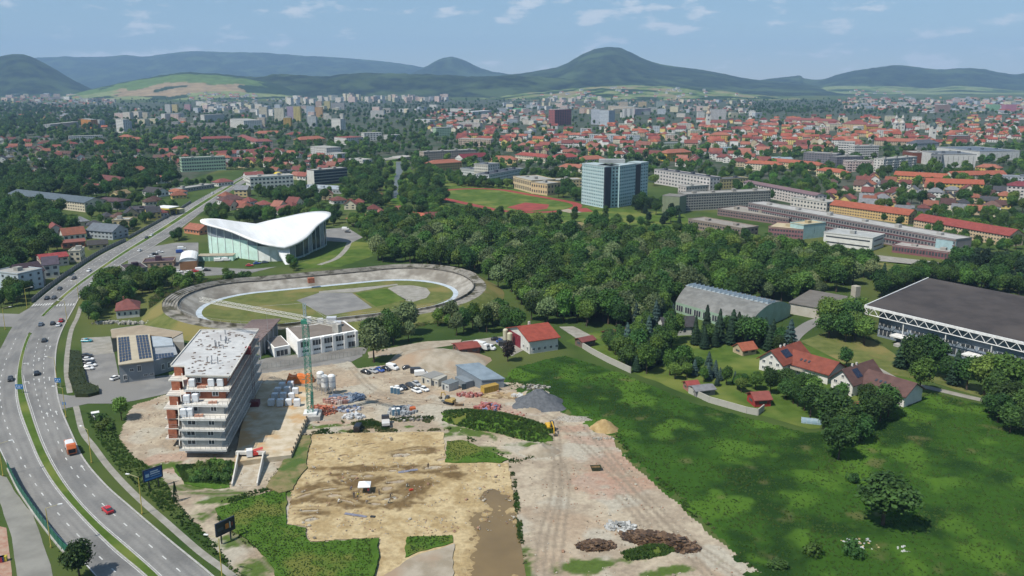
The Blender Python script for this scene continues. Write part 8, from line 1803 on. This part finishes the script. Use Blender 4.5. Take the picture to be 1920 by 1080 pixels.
MEAD=[(950,722),(960,695),(1060,668),(1170,702),(1300,757),(1450,797),(1520,814),(1600,802),(1745,737),(1925,777),(1990,830),(2000,1120),(1490,1120),(1330,985),(1255,915),(1185,855),(1150,812),(1050,762)]
weeds('meadow_weeds',[MEAD],15000,(.22,.62),['t0','t0','t2','t2'],3,'tall uneven green weeds of the wide meadow')
weeds('bank_weeds',[[(410,955),(470,935),(532,918),(532,988),(572,993),(575,1020),(705,1012),(695,1100),(545,1100),(500,1048),(432,990)]],2600,(.2,.42),['t0','t2','t2','t2'],5,'green weeds on the turf bank below the dig',z=.42)
weeds('bank_weeds',[[(764,1009),(844,1006),(842,1018),(764,1042)]],240,(.2,.42),['t0','t2'],6,'green weeds on the small turf island in the dig',z=.39)
weeds('bank_weeds',[[(838,829),(868,828),(912,846),(948,861),(838,866)]],400,(.2,.42),['t0','t2'],7,'green weeds on the turf corner above the dig',z=.39)
weeds('verge_weeds',[[(162,775),(215,790),(225,830),(300,895),(340,950),(485,1110),(468,1100),(318,970),(222,880),(178,815)],[(328,873),(436,868),(430,910),(346,905)]],3000,(.3,.75),['t1','t0','t2'],8,'rough weeds between the footpath and the building site',z=.05)
weeds('site_weeds',[[(500,910),(560,815),(640,800),(800,785),(830,808),(584,816),(545,915)],[(640,790),(830,780),(835,808),(650,810)]],1500,(.3,.7),['t3','t0','t3','t1'],9,'sparse dry weeds along the upper edge of the dig',z=.1,thresh=.02,freq=7)
weeds('slope_weeds',[[(640,650),(700,600),(900,560),(975,580),(960,600),(800,610),(700,640)],[(280,560),(330,530),(430,520),(330,600),(360,618),(280,610)]],4200,(.5,1.1),['t3','t0','t3','t2'],10,'dry rough grass on the slopes round the velodrome',z=.02)
# stones and clods lying on the site
ST={}
for i,cl in enumerate(('#b9b0a0','#8f8473','#a8866e')):
    mb=MB(); r=random.Random(i); mb.lathe([(.16,0),(.22,.08),(.15,.18),(.02,.22)],n=6); mb.v=[(x*r.uniform(.7,1.3),y*r.uniform(.7,1.3),z*r.uniform(.8,1.3)) for x,y,z in mb.v]; ST['k%d'%i]=mb.mesh('stone',mat('stone_%d'%i,C(cl,.85),C(cl,.6),scale=3))
def stones(name,poly,n,sz,seed,label,z,thr):
    r=random.Random(seed); g=[P(*q) for q in poly]; xs=[p.x for p in g]; ys=[p.y for p in g]; pts=[]
    for _ in range(n*4):
        x,y=r.uniform(min(xs),max(xs)),r.uniform(min(ys),max(ys))
        if len(pts)>=n or not inside(x,y,g) or noise.fractal(Vector((x/6,y/6,seed)),1,2,3)<thr: continue
        pts.append((x,y,r.uniform(*sz)*(2.2 if r.random()<.06 else 1),r.choice(('k0','k0','k1','k2')),z))
    tag(scatter(name,pts,ST),label,'stones')
stones('loose_stones',[(230,810),(300,750),(490,705),(655,690),(940,720),(1040,775),(1150,825),(1240,925),(1420,1085),(990,1090),(960,870),(840,800),(590,810),(540,915),(440,930),(310,890)],1900,(.3,1.1),3,'loose stones and clods strewn over the building site',.06,.0)
stones('loose_clods',[(590,818),(830,814),(838,868),(950,870),(970,1000),(900,1000),(712,1005),(580,1012),(540,980),(548,920)],900,(.3,1.0),4,'clods of earth strewn over the dig floor',.24,.05)
weeds('edge_weeds',[[(395,945),(470,922),(540,908),(535,925),(470,940),(412,958),(440,990),(510,1045),(490,1045),(420,995)],[(955,868),(964,870),(975,960),(990,1080),(1000,1120),(990,1120),(976,1040),(962,930)],[(840,800),(960,860),(1030,838),(1040,845),(960,872),(840,812)],[(1420,1085),(1330,1000),(1240,915),(1175,855),(1150,815),(1165,815),(1195,860),(1260,915),(1350,1000),(1440,1085)]],420,(.3,.8),['t0','t3','t1','t0'],12,'ragged weeds along the edges of the site',z=.05,thresh=-.05,freq=6)
def weeds_on(o,n,sz,keys,label):
    "weeds rooted on a mound's own surface"
    r=random.Random(n); vs_=[o.matrix_basis@v.co for v in o.data.vertices]; fs=[p.vertices for p in o.data.polygons]; ar=[p.area for p in o.data.polygons]; pts=[]
    for f in r.choices(fs,ar,k=n):
        a,b,c=r.random(),r.random(),r.random(); q=vs_[f[0]].lerp(vs_[f[1]],a).lerp(vs_[f[3]].lerp(vs_[f[2]],a),b)
        if noise.fractal(Vector((q.x/5,q.y/5,3)),1,2,3)>-.35: pts.append((q.x,q.y,r.uniform(*sz),r.choice(keys),q.z-.05))
    tag(scatter('mound_weeds',pts,TU),label,'weeds')
for o in list(COL.objects):
    if o.name.startswith('grass_mound'): weeds_on(o,1500 if 'between' in o['label'] else 420,(.4,1.0),['t0','t1','t2','t0'],'green weeds growing on the '+o['label'].replace('overgrown ',''))
finish_labels()
